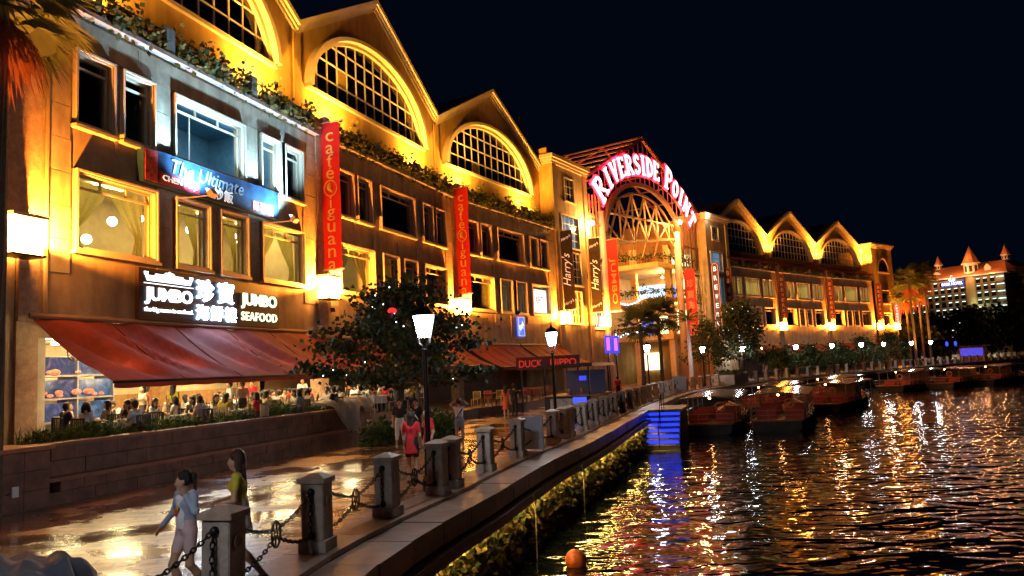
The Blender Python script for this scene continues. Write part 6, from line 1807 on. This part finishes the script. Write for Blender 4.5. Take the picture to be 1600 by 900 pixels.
# roof
m = MB()
m.poly([(-11, -2, 31.3), (34, -2, 31.3), (30, 6, 36.6), (-7, 6, 36.6)]); m.poly([(34, -2, 31.3), (34, 24, 31.3), (30, 16, 36.6), (30, 6, 36.6)]); m.poly([(-11, 24, 31.3), (-11, -2, 31.3), (-7, 6, 36.6), (-7, 16, 36.6)]); m.poly([(-7, 6, 36.6), (30, 6, 36.6), (30, 16, 36.6), (-7, 16, 36.6)])
rf = m.build('roof', M_tileo, hotel)
MB().box(-11.2, -2.2, 30.9, 34.2, 24.2, 31.25).build('eave', M_hw, hotel)
for x in (5.5, 26):
    d_ = MB(); d_.box(x-1.1, 0.2, 31.6, x+1.1, 3.0, 34.0); d_.poly([(x-1.4, 0.1, 34.0), (x+1.4, 0.1, 34.0), (x, 0.1, 35.4)]); d_.build('dormer', M_hw, rf)
def turret(x, y, z, r_, hh, cone):
    m = MB(); m.lathe([(r_, z), (r_, z+hh), (r_*1.35, z+hh), (r_*1.35, z+hh+0.3)], (x, y, 0), 8); o = m.build('turret', M_hw, hotel)
    MB().lathe([(r_*1.25, z+hh+0.31), (r_*0.7, z+hh+cone*0.45), (0.03, z+hh+cone)], (x, y, 0), 8).build('spire', M_tileo, o)
    for i in range(8):
        a = math.pi*2*(i+0.5)/8; rr_ = r_*0.94
        MB().obox((x+rr_*math.cos(a), y+rr_*math.sin(a), z+hh*0.5), (0.05, r_*0.42, hh*0.6), RZ(a).to_3x3()).build('pane', M_dark, o)
turret(19.0, 1.8, 32, 2.7, 4.2, 7.5); turret(3.5, 6, 36, 1.3, 1.8, 4.2); turret(30.5, 6, 36.4, 1.4, 1.8, 4.5)
for k, (x, y, z, p) in enumerate(((-5, -4.5, 31.5, 1800), (4, -4.5, 31.5, 1800), (11, -4.5, 31.5, 2200), (17, -4.0, 34, 2500), (22, -4.5, 31.5, 2200), (29, -4.5, 31.5, 2200), (31, 1, 39.5, 700), (3.5, 2, 38.5, 500), (19, -3, 39.5, 1400))):
    light('roof_floodlight', 'POINT', p*0.8, (1, 0.40, 0.14), hotel, T(x, y, z), 0.3)
for k in range(4): light('facade_light', 'POINT', 260, (0.95, 0.95, 0.55), hotel, T(4+8*k, -5, 10+4*(k % 2)), 0.5)
light('facade_light', 'POINT', 700, (1, 0.92, 0.5), hotel, T(22.5, -3.5, 19), 0.4)
t = props(empty('hotel_sign'), 'glowing blue and white sign reading PARK HOTEL under the hotel roof', 'sign'); t.matrix_world = hm @ T(12.0, -0.6, 28.9)
MB().box(-4.6, 0, -0.9, 4.6, 0.3, 0.9).build('board', emis('hotel_blue', (0.02, 0.08, 1.0), 1.0), t)
lettering('lettering', 'PARK HOTEL', 8.6, 1.15, T(0, -0.06, 0) @ UPRIGHT, emis('hotel_letter', (0.85, 0.92, 1), 3.0), t, 0.03, bold=0.02)
m = MB(); m.tube([(1.0*math.cos(a), 0, 2.1+1.0*math.sin(a)) for a in [2*math.pi*i/14 for i in range(15)]], 0.35, 6, cap=False); m.build('emblem', MATS['hotel_letter'], t)
# waterside kiosks by the far bend
t = props(empty('waterside_stall', (84, 142, 0), R(-38)), 'small stall with blue lights by the far bend of the quay', 'stall')
MB().box(-2, -1.6, 0, 2, 1.6, 2.6).build('cabin', mat('stall_wall', (0.25, 0.12, 0.12), 0.7, var=0.3), t); MB().box(-2.6, -2.2, 2.602, 2.6, 2.2, 2.8).build('roof', M_roof, t)
MB().box(-1.8, -1.66, 0.9, 1.8, -1.602, 2.3).build('lit_front', emis('stall_blue', (0.08, 0.08, 0.9), 0.8), t)
for x in (-2.8, -1.4): MB().sphere((x-1, -1.8, 3.3), 0.35, 8, 6, (0.7, 0.7, 1.3)).build('blue_lantern', emis('blue_lantern', (0.03, 0.06, 1.0), 2.0), t)
t = props(empty('lit_pavilion', (118, 163, 0), R(-45)), 'low pavilion with an orange lit wall at the far quay', 'pavilion')
MB().box(-7, 0, 0, 7, 3, 3.2).build('wall', mat('pavilion_wall', (0.45, 0.22, 0.08), 0.8), t); MB().box(-7.6, -1.5, 3.202, 7.6, 3.5, 3.5).build('roof', M_roof, t)
light('soffit_light', 'POINT', 700, (1, 0.5, 0.15), t, T(0, -1.6, 2.6), 0.2)
# ------------------------------------------------------------------ people: one continuous skin from a distance field
def surface_net(f, lo, hi, h):
    lo, hi = np.array(lo, float), np.array(hi, float)
    n = np.ceil((hi-lo)/h).astype(int)+1
    ax = [lo[i]+h*np.arange(n[i]) for i in range(3)]
    G = np.stack(np.meshgrid(*ax, indexing='ij'), -1).astype(np.float32)
    V = f(G.reshape(-1, 3)).reshape(n)
    S = V < 0
    c = np.zeros(n-1, int)
    for dx in (0, 1):
        for dy in (0, 1):
            for dz in (0, 1): c += S[dx:n[0]-1+dx, dy:n[1]-1+dy, dz:n[2]-1+dz]
    act = (c > 0) & (c < 8)
    idx = -np.ones(n-1, int); cells = np.argwhere(act); idx[act] = np.arange(len(cells))
    acc = np.zeros((len(cells), 3)); cnt = np.zeros(len(cells))
    cor = [np.array((a, b, d)) for a in (0, 1) for b in (0, 1) for d in (0, 1)]
    for i in range(8):
        for j in range(i+1, 8):
            if np.abs(cor[i]-cor[j]).sum() != 1: continue
            va = V[tuple((cells+cor[i]).T)]; vb = V[tuple((cells+cor[j]).T)]
            k = (va < 0) != (vb < 0)
            t = np.where(k, va/(va-vb+1e-12), 0)[:, None]
            acc += np.where(k[:, None], (cor[i]+(cor[j]-cor[i])*t), 0); cnt += k
    P = lo+h*(cells+acc/np.maximum(cnt, 1)[:, None])
    F = []
    for a in range(3):
        b, d = (a+1) % 3, (a+2) % 3
        sl0 = [slice(None)]*3; sl1 = [slice(None)]*3; sl0[a] = slice(0, -1); sl1[a] = slice(1, None)
        A, B = S[tuple(sl0)], S[tuple(sl1)]
        for flip in (False, True):
            e = np.argwhere((A & ~B) if not flip else (~A & B))
            e = e[(e[:, b] > 0) & (e[:, d] > 0) & (e[:, b] < n[b]-1) & (e[:, d] < n[d]-1)]
            if not len(e): continue
            def cell(ob, od): q = e.copy(); q[:, b] -= ob; q[:, d] -= od; return idx[tuple(q.T)]
            q = np.stack([cell(1, 1), cell(0, 1), cell(0, 0), cell(1, 0)], 1)
            F.append(q if not flip else q[:, ::-1])
    return P, np.concatenate(F)

def cap_d(P, c):
    a, b, ra, rb = np.array(c[0], np.float32), np.array(c[1], np.float32), c[2], c[3]
    ab = b-a; L2 = max(float(ab @ ab), 1e-9)
    t = np.clip(((P-a) @ ab)/L2, 0, 1)
    d = np.linalg.norm(P-a-t[:, None]*ab, axis=1)-(ra+(rb-ra)*t)
    return np.maximum(d, c[5]-P[:, 2]) if len(c) > 5 else d
def union(P, caps, k=0.03):
    d = None
    for c in caps:
        e = cap_d(P, c)
        if d is None: d = e
        else:
            h = np.clip(0.5+0.5*(d-e)/k, 0, 1); d = d*h*0+(d*(1-h)+e*h)-k*h*(1-h)
    return d
def lerp3(a, b, t): return tuple(a[i]+(b[i]-a[i])*t for i in range(3))

STAND = dict(pel=(0, 0, .94), chest=(0, 0, 1.27), neck=(0, 0, 1.44), head=(0, .015, 1.575),
             sh=(.165, 0, 1.39), el=(.225, -.03, 1.11), wr=(.235, .05, .88), hip=(.085, 0, .90), kn=(.095, .02, .49), an=(.095, -.03, .085))
def J(pose, k, s):
    """joint k on side s (+1 right, -1 left)"""
    key = k+('R' if s > 0 else 'L')
    if key in pose: return pose[key]
    v = pose.get(k, STAND.get(k)); return (v[0]*s, v[1], v[2])
def caps_of(pose, cl):
    """capsules (a, b, ra, rb, material): 0 skin 1 top 2 bottom 3 shoes 4 dark 5 print"""
    g = lambda k: pose.get(k, STAND[k])
    pel, ch, nk, hd = map(Vector, (g('pel'), g('chest'), g('neck'), g('head')))
    C = []; f = cl.get('fem', True); wide = 0.9 if f else 1.0
    for s in (-1, 1):
        C.append((tuple(pel+Vector((.055*s, 0, 0))), tuple(pel+Vector((.045*s, 0, .16))), .108, .088*wide, 2))
        C.append((tuple(pel+Vector((.045*s, 0, .12))), tuple(ch+Vector((.06*s, 0, .02))), .090*wide, .105*wide, 1))
        C.append((tuple(ch+Vector((.05*s, 0, .02))), tuple(Vector(J(pose, 'sh', s))*0.85+Vector(nk)*0.15), .10*wide, .062, 1))
    if f: C += [((.055*s+ch.x, ch.y+.085, ch.z+.0), (.05*s+ch.x, ch.y+.06, ch.z+.04), .052, .05, 1) for s in (-1, 1)]
    C.append((tuple(nk-Vector((0, 0, .04))), tuple(hd-Vector((0, .015, .03))), .05, .05, 0))
    fd = Vector(pose.get('face', (0, 1, 0))).normalized(); sd = Vector((fd.y, -fd.x, 0))
    C.append((tuple(hd+Vector((0, 0, .045))-fd*.02), tuple(hd+fd*.015-Vector((0, 0, .01))), .083, .078, 0))
    C.append((tuple(hd+fd*.03-Vector((0, 0, .05))), tuple(hd+fd*.045-Vector((0, 0, .085))), .052, .035, 0))
    C.append((tuple(hd+fd*.082+Vector((0, 0, .0))), tuple(hd+fd*.102-Vector((0, 0, .028))), .010, .014, 0))
    for s in (-1, 1):
        C.append((tuple(hd+sd*.082*s-fd*.01), tuple(hd+sd*.086*s-fd*.012-Vector((0, 0, .03))), .018, .013, 0))
        C.append((tuple(hd+fd*.088+sd*.030*s+Vector((0, 0, .012))), tuple(hd+fd*.088+sd*.030*s+Vector((0, 0, .010))), .009, .009, 4))
    C.append((tuple(hd+fd*.086+sd*.016-Vector((0, 0, .055))), tuple(hd+fd*.086-sd*.016-Vector((0, 0, .055))), .007, .007, 6))
    sl = cl.get('sleeve', 0.5); leg = cl.get('leg', 1.0)     # 0..1 upper, 1..2 lower limb covered
    for s in (-1, 1):
        a, b, c = J(pose, 'sh', s), J(pose, 'el', s), J(pose, 'wr', s); th = 0.004 if sl > 0 else 0
        k = 0.9 if f else 1.08
        if sl <= 0: C.append((a, b, .044*k, .036*k, 0))
        elif sl < 1: m_ = lerp3(a, b, sl); C.append((a, m_, .056*k, .052*k, 1)); C.append((m_, b, .041*k, .036*k, 0))
        else: C.append((a, b, .054*k, .044*k, 1))
        if sl > 1: m_ = lerp3(b, c, min(1, sl-1)); C.append((b, m_, .043*k, .034*k, 1)); C.append((m_, c, .030*k, .026*k, 0))
        else: C.append((b, c, .036*k, .025*k, 0))
        a, b, c = J(pose, 'hip', s), J(pose, 'kn', s), J(pose, 'an', s)
        if leg < 1: m_ = lerp3(a, b, leg); C.append((a, m_, .092, .080, 2)); C.append((lerp3(a, b, leg*0.9), b, .062, .052, 0))
        else: C.append((a, b, .090, .066, 2))
        if leg > 1: m_ = lerp3(b, c, min(1, leg-1)); C.append((b, m_, .066, .052, 2)); C.append((m_, c, .042, .036, 0))
        else: C.append((b, lerp3(b, c, .35), .052, .053, 0)); C.append((lerp3(b, c, .35), c, .053, .034, 0))
        fdir = Vector(pose.get('foot'+('R' if s > 0 else 'L'), pose.get('foot', (0, 1, 0)))).normalized()
        an = Vector(c); toe = an+fdir*.15; toe.z = max(.03, an.z-.055)+(-0.0)
        C.append((tuple(an-fdir*.03-Vector((0, 0, .045))), tuple(toe), .038, .032, 3))
    if 'skirt' in cl:
        L_ = cl['skirt']; C.append((tuple(pel+Vector((0, 0, .1))), tuple(pel-Vector((0, 0, L_))), .12, .12+.20*L_, cl.get('skirtm', 2), pel[2]-L_))
    C += cl.get('extra', [])
    return C
def hand_caps(c, el, curl, s):
    """palm, four unequal bent fingers and a thumb beyond the wrist c"""
    c = Vector(c); d = (c-Vector(el)).normalized(); side = d.cross(Vector((0, 0, 1)))
    if side.length < 0.2: side = Vector((0, 1, 0))
    side.normalize(); nrm = d.cross(side).normalized()
    if nrm.z > 0: nrm = -nrm
    H = []
    for o in (-.022, 0, .022): H.append((tuple(c-d*.015+side*o*.6), tuple(c+d*.075+side*o), .016, .014, 0))
    for i, (o, L_) in enumerate(((-.030, .062), (-.010, .074), (.010, .070), (.029, .056))):
        b = c+d*.078+side*o; m_ = b+(d*math.cos(curl)+nrm*math.sin(curl))*L_*.55; e = m_+(d*math.cos(curl*2.1)+nrm*math.sin(curl*2.1))*L_*.5
        H.append((tuple(b), tuple(m_), .0088, .0082, 0)); H.append((tuple(m_), tuple(e), .0082, .0068, 0))
    b = c+d*.02-side*.03*s*-1; m_ = b+d*.035+side*.03*s+nrm*.012; e = m_+d*.03+side*.006*s+nrm*.012
    H.append((tuple(b), tuple(m_), .012, .010, 0)); H.append((tuple(m_), tuple(e), .010, .008, 0))
    return H
def body_mesh(pose, cl, voxel, mats, hands=True):
    C = caps_of(pose, cl)
    pts = np.array([c[0] for c in C]+[c[1] for c in C]); r = max(max(c[2], c[3]) for c in C)+voxel*2
    P, F = surface_net(lambda p: union(p, C, .028), pts.min(0)-r, pts.max(0)+r, voxel)
    fc = P[F].mean(1).astype(np.float32)
    D = np.stack([cap_d(fc, c) for c in C], 1); mi = np.array([c[4] for c in C])[D.argmin(1)]
    if hands:
        for s in (-1, 1):
            w, e = J(pose, 'wr', s), J(pose, 'el', s)
            Hc = hand_caps(w, e, cl.get('curl', .45), s)
            pts = np.array([c[0] for c in Hc]+[c[1] for c in Hc])
            hv = 0.0055 if voxel < .016 else 0.009
            P2, F2 = surface_net(lambda p: union(p, Hc, .006), pts.min(0)-.03, pts.max(0)+.03, hv)
            F = np.concatenate([F, F2+len(P)]); P = np.concatenate([P, P2]); mi = np.concatenate([mi, np.zeros(len(F2), int)])
    me = bpy.data.meshes.new('person'); me.from_pydata(P.tolist(), [], F.tolist())
    for m in mats: me.materials.append(m)
    me.polygons.foreach_set('material_index', mi.astype(np.int32)); me.polygons.foreach_set('use_smooth', [True]*len(F)); me.update()
    return me
def hair_mesh(pose, style, voxel, mtl):
    hd = Vector(pose.get('head', STAND['head'])); fd = Vector(pose.get('face', (0, 1, 0))).normalized()
    C = [(tuple(hd+Vector((0, 0, .058))-fd*.022), tuple(hd+Vector((0, 0, .02))-fd*.035), .098, .094, 0)]
    if style == 'short': C.append((tuple(hd-fd*.05), tuple(hd-fd*.05-Vector((0, 0, .05))), .07, .055, 0))
    if style == 'long':
        sdv = Vector((fd.y, -fd.x, 0)); hr = random.Random(4)
        C += [(tuple(hd-fd*.045+sdv*.045*s), tuple(hd-fd*.075+sdv*.05*s+Vector((0, 0, -.22))), .06, .04, 0) for s in (-1, 1)]
        for k in range(11):
            q = -1+2*k/10
            C.append((tuple(hd-fd*(.09-.05*abs(q))+sdv*.085*q), tuple(hd-fd*(.10-.03*abs(q)+hr.uniform(-.02, .03))+sdv*(.085*q+hr.uniform(-.02, .02))+Vector((0, 0, -.30-hr.uniform(0, .12)))), .022, .009, 0))
    if style == 'bob': C += [(tuple(hd-fd*.03+Vector((fd.y*.06*s, -fd.x*.06*s, 0))), tuple(hd-fd*.03+Vector((fd.y*.07*s, -fd.x*.07*s, -.11))), .06, .045, 0) for s in (-1, 1)]
    if style == 'tail':
        C += [(tuple(hd-fd*.10+Vector((0, 0, .05))), tuple(hd-fd*.14+Vector((0, 0, .045))), .035, .04, 0), (tuple(hd-fd*.14+Vector((0, 0, .045))), tuple(hd-fd*.16-Vector((0, 0, .15))), .042, .02, 0)]
    if style == 'bun': C.append((tuple(hd-fd*.10+Vector((0, 0, .07))), tuple(hd-fd*.11+Vector((0, 0, .07))), .045, .045, 0))
    cut = [(tuple(hd+fd*.10+Vector((0, 0, .015))), tuple(hd+fd*.09-Vector((0, 0, .12))), .080, .09, 0)]
    pts = np.array([c[0] for c in C]+[c[1] for c in C])
    P, F = surface_net(lambda p: np.maximum(union(p, C, .018)+.0035*np.sin(26*np.arctan2(p[:, 0]-hd.x, p[:, 1]-hd.y+.02)+9*p[:, 2]), -cap_d(p, cut[0])), pts.min(0)-.13, pts.max(0)+.13, voxel)
    me = bpy.data.meshes.new('hair'); me.from_pydata(P.tolist(), [], F.tolist()); me.materials.append(mtl)
    me.polygons.foreach_set('use_smooth', [True]*len(F)); me.update(); return me
M_skin = mat('skin', (0.55, 0.33, 0.21), 0.5, var=0.06, vs=6); M_skin2 = mat('skin_tan', (0.42, 0.24, 0.14), 0.5, var=0.06, vs=6)
M_hair = mat('black_hair', (0.012, 0.008, 0.006), 0.45, var=0.5, vs=30, bump=0.8, bs=70); M_hairb = mat('brown_hair', (0.05, 0.022, 0.012), 0.45, var=0.5, vs=30, bump=0.8, bs=70)
M_eye = mat('eye_dark', (0.01, 0.008, 0.006), 0.3); M_lip = mat('lips', (0.38, 0.12, 0.09), 0.5); M_shoe = mat('shoe', (0.05, 0.045, 0.04), 0.6); M_shoew = mat('pale_shoe', (0.5, 0.48, 0.45), 0.6)
def fabric(n, c, v=0.12): return mat('fabric_'+n, c, 0.8, var=v, vs=7, bump=0.6, bs=11)
def person(x, y, z, rz, H, pose, cl, top, bottom, label, hair='short', hm_=None, voxel=.02, shoe=None, skin=None, extra=None, group=None):
    k = H/1.70
    mats = [skin or M_skin, top, bottom, shoe or M_shoe, M_eye, extra or M_white, M_lip]
    o = obj('person', body_mesh(pose, cl, voxel/k, mats), None, T(x, y, z) @ RZ(rz) @ Matrix.Scale(k, 4))
    props(o, label, 'person', group)
    obj('hair', hair_mesh(pose, hair, max(.010, voxel*0.8), hm_ or M_hair), o)
    return o
# foreground girls, walking to the left along the paving
W1 = dict(chest=(0, .02, 1.27), neck=(0, .03, 1.44), head=(0, .05, 1.575), face=(.75, 1, -.1), elR=(.30, .0, 1.14), wrR=(.45, .08, .96), elL=(-.29, .06, 1.19), wrL=(-.13, .10, 1.40),
          knR=(.10, .14, .50), anR=(.09, -.02, .10), knL=(-.10, .02, .49), anL=(-.10, -.28, .14), footL=(0, 1, -.4))
prt = [((-.02, .125, 1.235), (.03, .125, 1.225), .030, .030, 5), ((.0, .125, 1.19), (.012, .122, 1.17), .032, .026, 7)]
def girl_one():
    cl = dict(fem=False, sleeve=1.9, leg=.52, curl=.35)
    o = person(-3.98, 9.30, 0.0, R(146), 1.50, W1, cl, fabric('pale_blue', (0.36, 0.42, 0.55)), fabric('pink', (0.68, 0.50, 0.50)), 'girl in a pale blue hooded jacket, printed white shirt and pink shorts walking', 'tail', M_hair, .0125, M_shoe)
    # white shirt front showing between the open jacket edges, with a bright print
    m = MB(); nx, nz = 10, 14
    for j in range(nz+1):
        for i in range(nx+1):
            a = -0.85+1.7*i/nx; zz = 0.96+0.44*j/nz; rx = .155-.012*abs(j/nz-.55)*2; ry = .128+.01*math.sin(j*.5)
            if j == nz: rx *= .62; ry *= .75
            m.v.append((rx*math.sin(a)*.86, .022*j/nz+ry*math.cos(a), zz))
    for j in range(nz):
        for i in range(nx): q = j*(nx+1)+i; m.f.append((q, q+1, q+nx+2, q+nx+1)); m.mi.append(0)
    m.build('shirt_front', fabric('white', (0.78, 0.78, 0.80)), o, smooth=True)
    for k, (x, z, r_, c) in enumerate(((-.03, 1.24, .036, (0.8, 0.45, 0.05)), (.03, 1.245, .034, (0.05, 0.2, 0.6)), (-.01, 1.20, .036, (0.75, 0.05, 0.04)), (.028, 1.185, .03, (0.8, 0.3, 0.04)), (.0, 1.155, .028, (0.7, 0.04, 0.05)))):
        MB().sphere((x, .155, z), r_, 10, 6, (1, .22, 1)).build('print_patch', mat(f'print_{k}', c, 0.7), o, smooth=True)
    MB().tube([(.03*math.cos(a)-.0, -.068+.03*math.sin(a), 1.635) for a in [6.28*i/10 for i in range(11)]], .012, 5, cap=False).build('hair_tie', mat('red_tie', (0.7, 0.05, 0.04), .6), o)
girl_one()
W2 = dict(head=(0, .03, 1.58), face=(.15, 1, 0), elR=(.22, .04, 1.13), wrR=(.06, .23, 1.10), elL=(-.22, .02, 1.12), wrL=(-.12, .22, 1.06), knR=(.09, .02, .49), anR=(.09, -.27, .14), knL=(-.09, .16, .50), anL=(-.09, .06, .10))
person(-3.52, 9.75, 0.0, R(100), 1.66, W2, dict(sleeve=.42, leg=.5, skirt=.26, curl=.6), fabric('yellow', (0.62, 0.52, 0.05)), fabric('cream', (0.68, 0.60, 0.56)), 'girl with long brown hair in a yellow top and white skirt walking', 'long', M_hairb, .0125, M_shoe)
# others on the promenade
back = dict(elR=(.24, .03, 1.14), wrR=(.12, .16, 1.34), face=(.2, 1, 0))
red = fabric('red', (0.62, 0.025, 0.035))
person(-2.52, 18.2, 0, R(-12), 1.66, dict(elL=(-.24, .06, 1.14), wrL=(-.10, .17, 1.38), head=(0, .04, 1.57)), dict(sleeve=.6, leg=.55, skirt=.24, skirtm=1), red, fabric('black', (0.015, 0.015, 0.018)), 'woman in a red tunic and black shorts with a hand raised to her face', 'long', M_hair, .017)
person(-2.22, 19.1, 0, R(120), 1.68, dict(head=(0, .03, 1.575)), dict(sleeve=.6, leg=.5, fem=False), red, fabric('dark_red', (0.35, 0.03, 0.03)), 'person with short hair in a red top behind the near lamp post', 'short', M_hairb, .017)
person(-4.05, 26.5, 0, R(-170), 1.70, dict(knL=(-.11, .1, .5), anL=(-.13, .0, .1), knR=(.1, -.06, .5), anR=(.12, -.22, .12)), dict(sleeve=.6, leg=1.35, fem=False), fabric('navy', (0.02, 0.022, 0.035)), fabric('white', (0.7, 0.68, 0.66)), 'man in a dark shirt and white knee-length trousers under the tree', 'short', M_hair, .02, M_shoew)
person(-3.45, 26.2, 0, R(-190), 1.68, dict(), dict(sleeve=.6, leg=.7, fem=False, extra=[((.16, .08, 1.38), (-.13, .12, 1.0), .012, .012, 5)]), fabric('black', (0.015, 0.015, 0.018)), fabric('charcoal', (0.05, 0.045, 0.045)), 'person in black with a pale shoulder strap under the tree', 'short', M_hair, .02)
person(-1.98, 26.0, 0, R(5), 1.64, dict(elR=(.30, .04, 1.50), wrR=(.10, .06, 1.66), elL=(-.30, .04, 1.50), wrL=(-.10, .06, 1.66)), dict(sleeve=0, leg=.38, extra=[((.13, -.10, 1.36), (-.13, -.11, 1.0), .013, .013, 4)]), fabric('white', (0.7, 0.68, 0.66)), fabric('grey_blue', (0.30, 0.32, 0.42)), 'woman in a white tank top and grey shorts holding both arms over her head', 'bun', M_hairb, .018, M_shoew)
person(-0.60, 39.8, 0, R(-10), 1.70, dict(), dict(sleeve=.2, leg=.3, skirt=.42, skirtm=1), fabric('coral', (0.72, 0.13, 0.05)), fabric('coral', (0.72, 0.13, 0.05)), 'woman in a coral dress with long dark hair walking away', 'long', M_hair, .024, M_shoew)
person(-0.18, 40.4, 0, R(-10), 1.78, dict(), dict(sleeve=.6, leg=1.9, fem=False), fabric('black', (0.015, 0.015, 0.018)), fabric('charcoal', (0.05, 0.045, 0.045)), 'person in dark clothes walking beside the woman in the coral dress', 'short', M_hair, .024)
# small figures along the far quay
farp = [(1214, -2.0, 'white', 'white shirt beyond the square stone planter', 0), (1222, -3.0, 'navy', 'dark shirt beyond the square stone planter', 1), (1280, -1.6, 'coral', 'coral top by the far bollards', 0), (1293, -2.2, 'dark_red', 'dark red top by the far bollards', 1), (1378, -1.6, 'white', 'white top by the bollards below the last far gable', 0), (1402, -1.8, 'pink', 'pink top by the bollards near the lit palms', 1), (1446, -1.6, 'white', 'white clothes by the bollards near the blue-lit stall', 0), (1010, -2.4, 'red', 'red top by the board among the bollards', 1), (1003, -3.2, 'white', 'white top beside the neon posts', 0), (1046, -2.6, 'navy', 'dark top near the feathery palm', 1)]
fabric('pink', (0.68, 0.50, 0.50))
sm = {}
for k, (px, off, c, lb, v) in enumerate(farp):
    s = s_px(px); p, d = q_at(s, off)
    if v not in sm:
        sm[v] = (body_mesh(dict() if v else dict(knR=(.1, .12, .5), anR=(.1, .1, .1), knL=(-.1, 0, .49), anL=(-.1, -.2, .12)), dict(sleeve=.5, leg=1.7 if v else .5, fem=not v), .03, [M_skin, MATS['fabric_white'], MATS['fabric_charcoal'], M_shoe, M_eye, M_white, M_lip], hands=True), hair_mesh(dict(), 'short' if v else 'long', .02, M_hair))
    o = obj('person', sm[v][0], None, T(p.x, p.y, 0) @ RZ(random.uniform(0, 6.28))); props(o, 'small figure in a '+lb if not lb.startswith('white clothes') else 'small figure in '+lb, 'person', 'people along the far quay')
    o.material_slots[1].link = 'OBJECT'; o.material_slots[1].material = MATS['fabric_'+c]
    obj('hair', sm[v][1], o)

# diners on the terrace
SIT = dict(pel=(0, 0, .53), chest=(0, .03, .86), neck=(0, .05, 1.03), head=(0, .09, 1.165), sh=(.165, .04, .98), el=(.22, .10, .74), wr=(.14, .33, .78), hip=(.09, .03, .50), kn=(.12, .42, .50), an=(.12, .40, .09))
def sit(**k): d_ = dict(SIT); d_.update(k); return d_
VAR = [(sit(), 'short', False), (sit(head=(.03, .12, 1.15), face=(.4, 1, -.2), wrR=(.08, .26, .98), elR=(.24, .14, .80)), 'long', True), (sit(chest=(0, .07, .85), neck=(0, .12, 1.01), head=(0, .18, 1.13), face=(-.2, 1, -.35), elL=(-.24, .2, .76), wrL=(-.1, .42, .80)), 'short', False), (sit(head=(-.03, .08, 1.17), face=(-.7, 1, 0)), 'bob', True)]
SM = [(body_mesh(p_, dict(sleeve=.55, leg=1.9, fem=f_), .028, [M_skin if i % 2 else M_skin2, MATS['fabric_white'], MATS['fabric_charcoal'], M_shoe, M_eye, M_white, M_lip]), hair_mesh(p_, h_, .02, M_hair)) for i, (p_, h_, f_) in enumerate(VAR)]
cols = {'white': MATS['fabric_white'], 'black': MATS['fabric_black'], 'red': red, 'navy': MATS['fabric_navy'], 'yellow': MATS['fabric_yellow'], 'pink': MATS['fabric_pink'], 'grey': fabric('grey', (0.3, 0.3, 0.3)), 'beige': fabric('beige', (0.5, 0.42, 0.28)), 'teal': fabric('teal', (0.06, 0.16, 0.18)), 'orange': fabric('orange', (0.6, 0.2, 0.06))}
seq = ['white', 'black', 'beige', 'white', 'pink', 'navy', 'white', 'teal', 'red', 'beige', 'white', 'yellow', 'grey', 'white', 'orange', 'beige', 'black']
side_n = {0: 'river side', 1: 'far side', 2: 'wall side', 3: 'near side'}
rq = random.Random(5); q = 0
for k, (u, v) in enumerate(TABLES):
    row, ts = tname(k)
    for sd in range(4):
        a = {0: -math.pi/2, 1: 0, 2: math.pi/2, 3: math.pi}[sd]+rq.uniform(-.2, .2)
        pu, pv = u+0.84*math.cos(a), v+0.84*math.sin(a)
        cn = seq[q % len(seq)]; q += 1
        w_ = F0 @ Vector((pu, pv, 0)); face = F0.to_3x3() @ Vector((-math.cos(a), -math.sin(a), 0)); rz = math.atan2(-face.x, face.y)
        chair(w_.x, w_.y, TZ, rz, (M_dch, M_wch)[q % 3 == 0], f'{"pale" if q % 3 == 0 else "dark"} chair at the {row} table {ts}, {side_n[sd]}', 'chairs on the dining terrace')
        if rq.random() < 0.1: continue
        vi = rq.randrange(4)
        o = obj('person', SM[vi][0], None, T(w_.x, w_.y, TZ) @ RZ(rz)); props(o, f'diner in {cn} at the {row} table {ts}, {side_n[sd]}', 'person', 'diners on the terrace')
        o.material_slots[1].link = 'OBJECT'; o.material_slots[1].material = cols[cn]
        obj('hair', SM[vi][1], o)
stn = [(3.6, -2.1, 'yellow', 'standing person in yellow by the fish tanks', 1), (4.5, -0.2, 'red', 'standing waiter in red beside the fish tanks', 0), (6.3, -2.2, 'white', 'standing man in white leaning over a front-row table', 0), (6.9, -2.3, 'beige', 'standing man in beige beside the man in white', 0), (2.5, -1.9, 'beige', 'standing woman in beige near the corner column', 1), (11.2, 0.4, 'red', 'standing waiter in red near the serving counter', 0), (14.2, -0.2, 'white', 'standing waiter in white at the far end of the terrace', 0), (17.2, -1.0, 'orange', 'standing person in orange past the last awning arm', 1)]
for u, v, c, lb, vv in stn:
    w_ = F0 @ Vector((u, v, 0)); o = obj('person', sm[1 if not vv else 0][0], None, T(w_.x, w_.y, TZ) @ RZ(rq.uniform(0, 6.28))); props(o, lb, 'person', 'people standing on the terrace')
    o.material_slots[1].link = 'OBJECT'; o.material_slots[1].material = cols[c]
    obj('hair', sm[1 if not vv else 0][1], o)
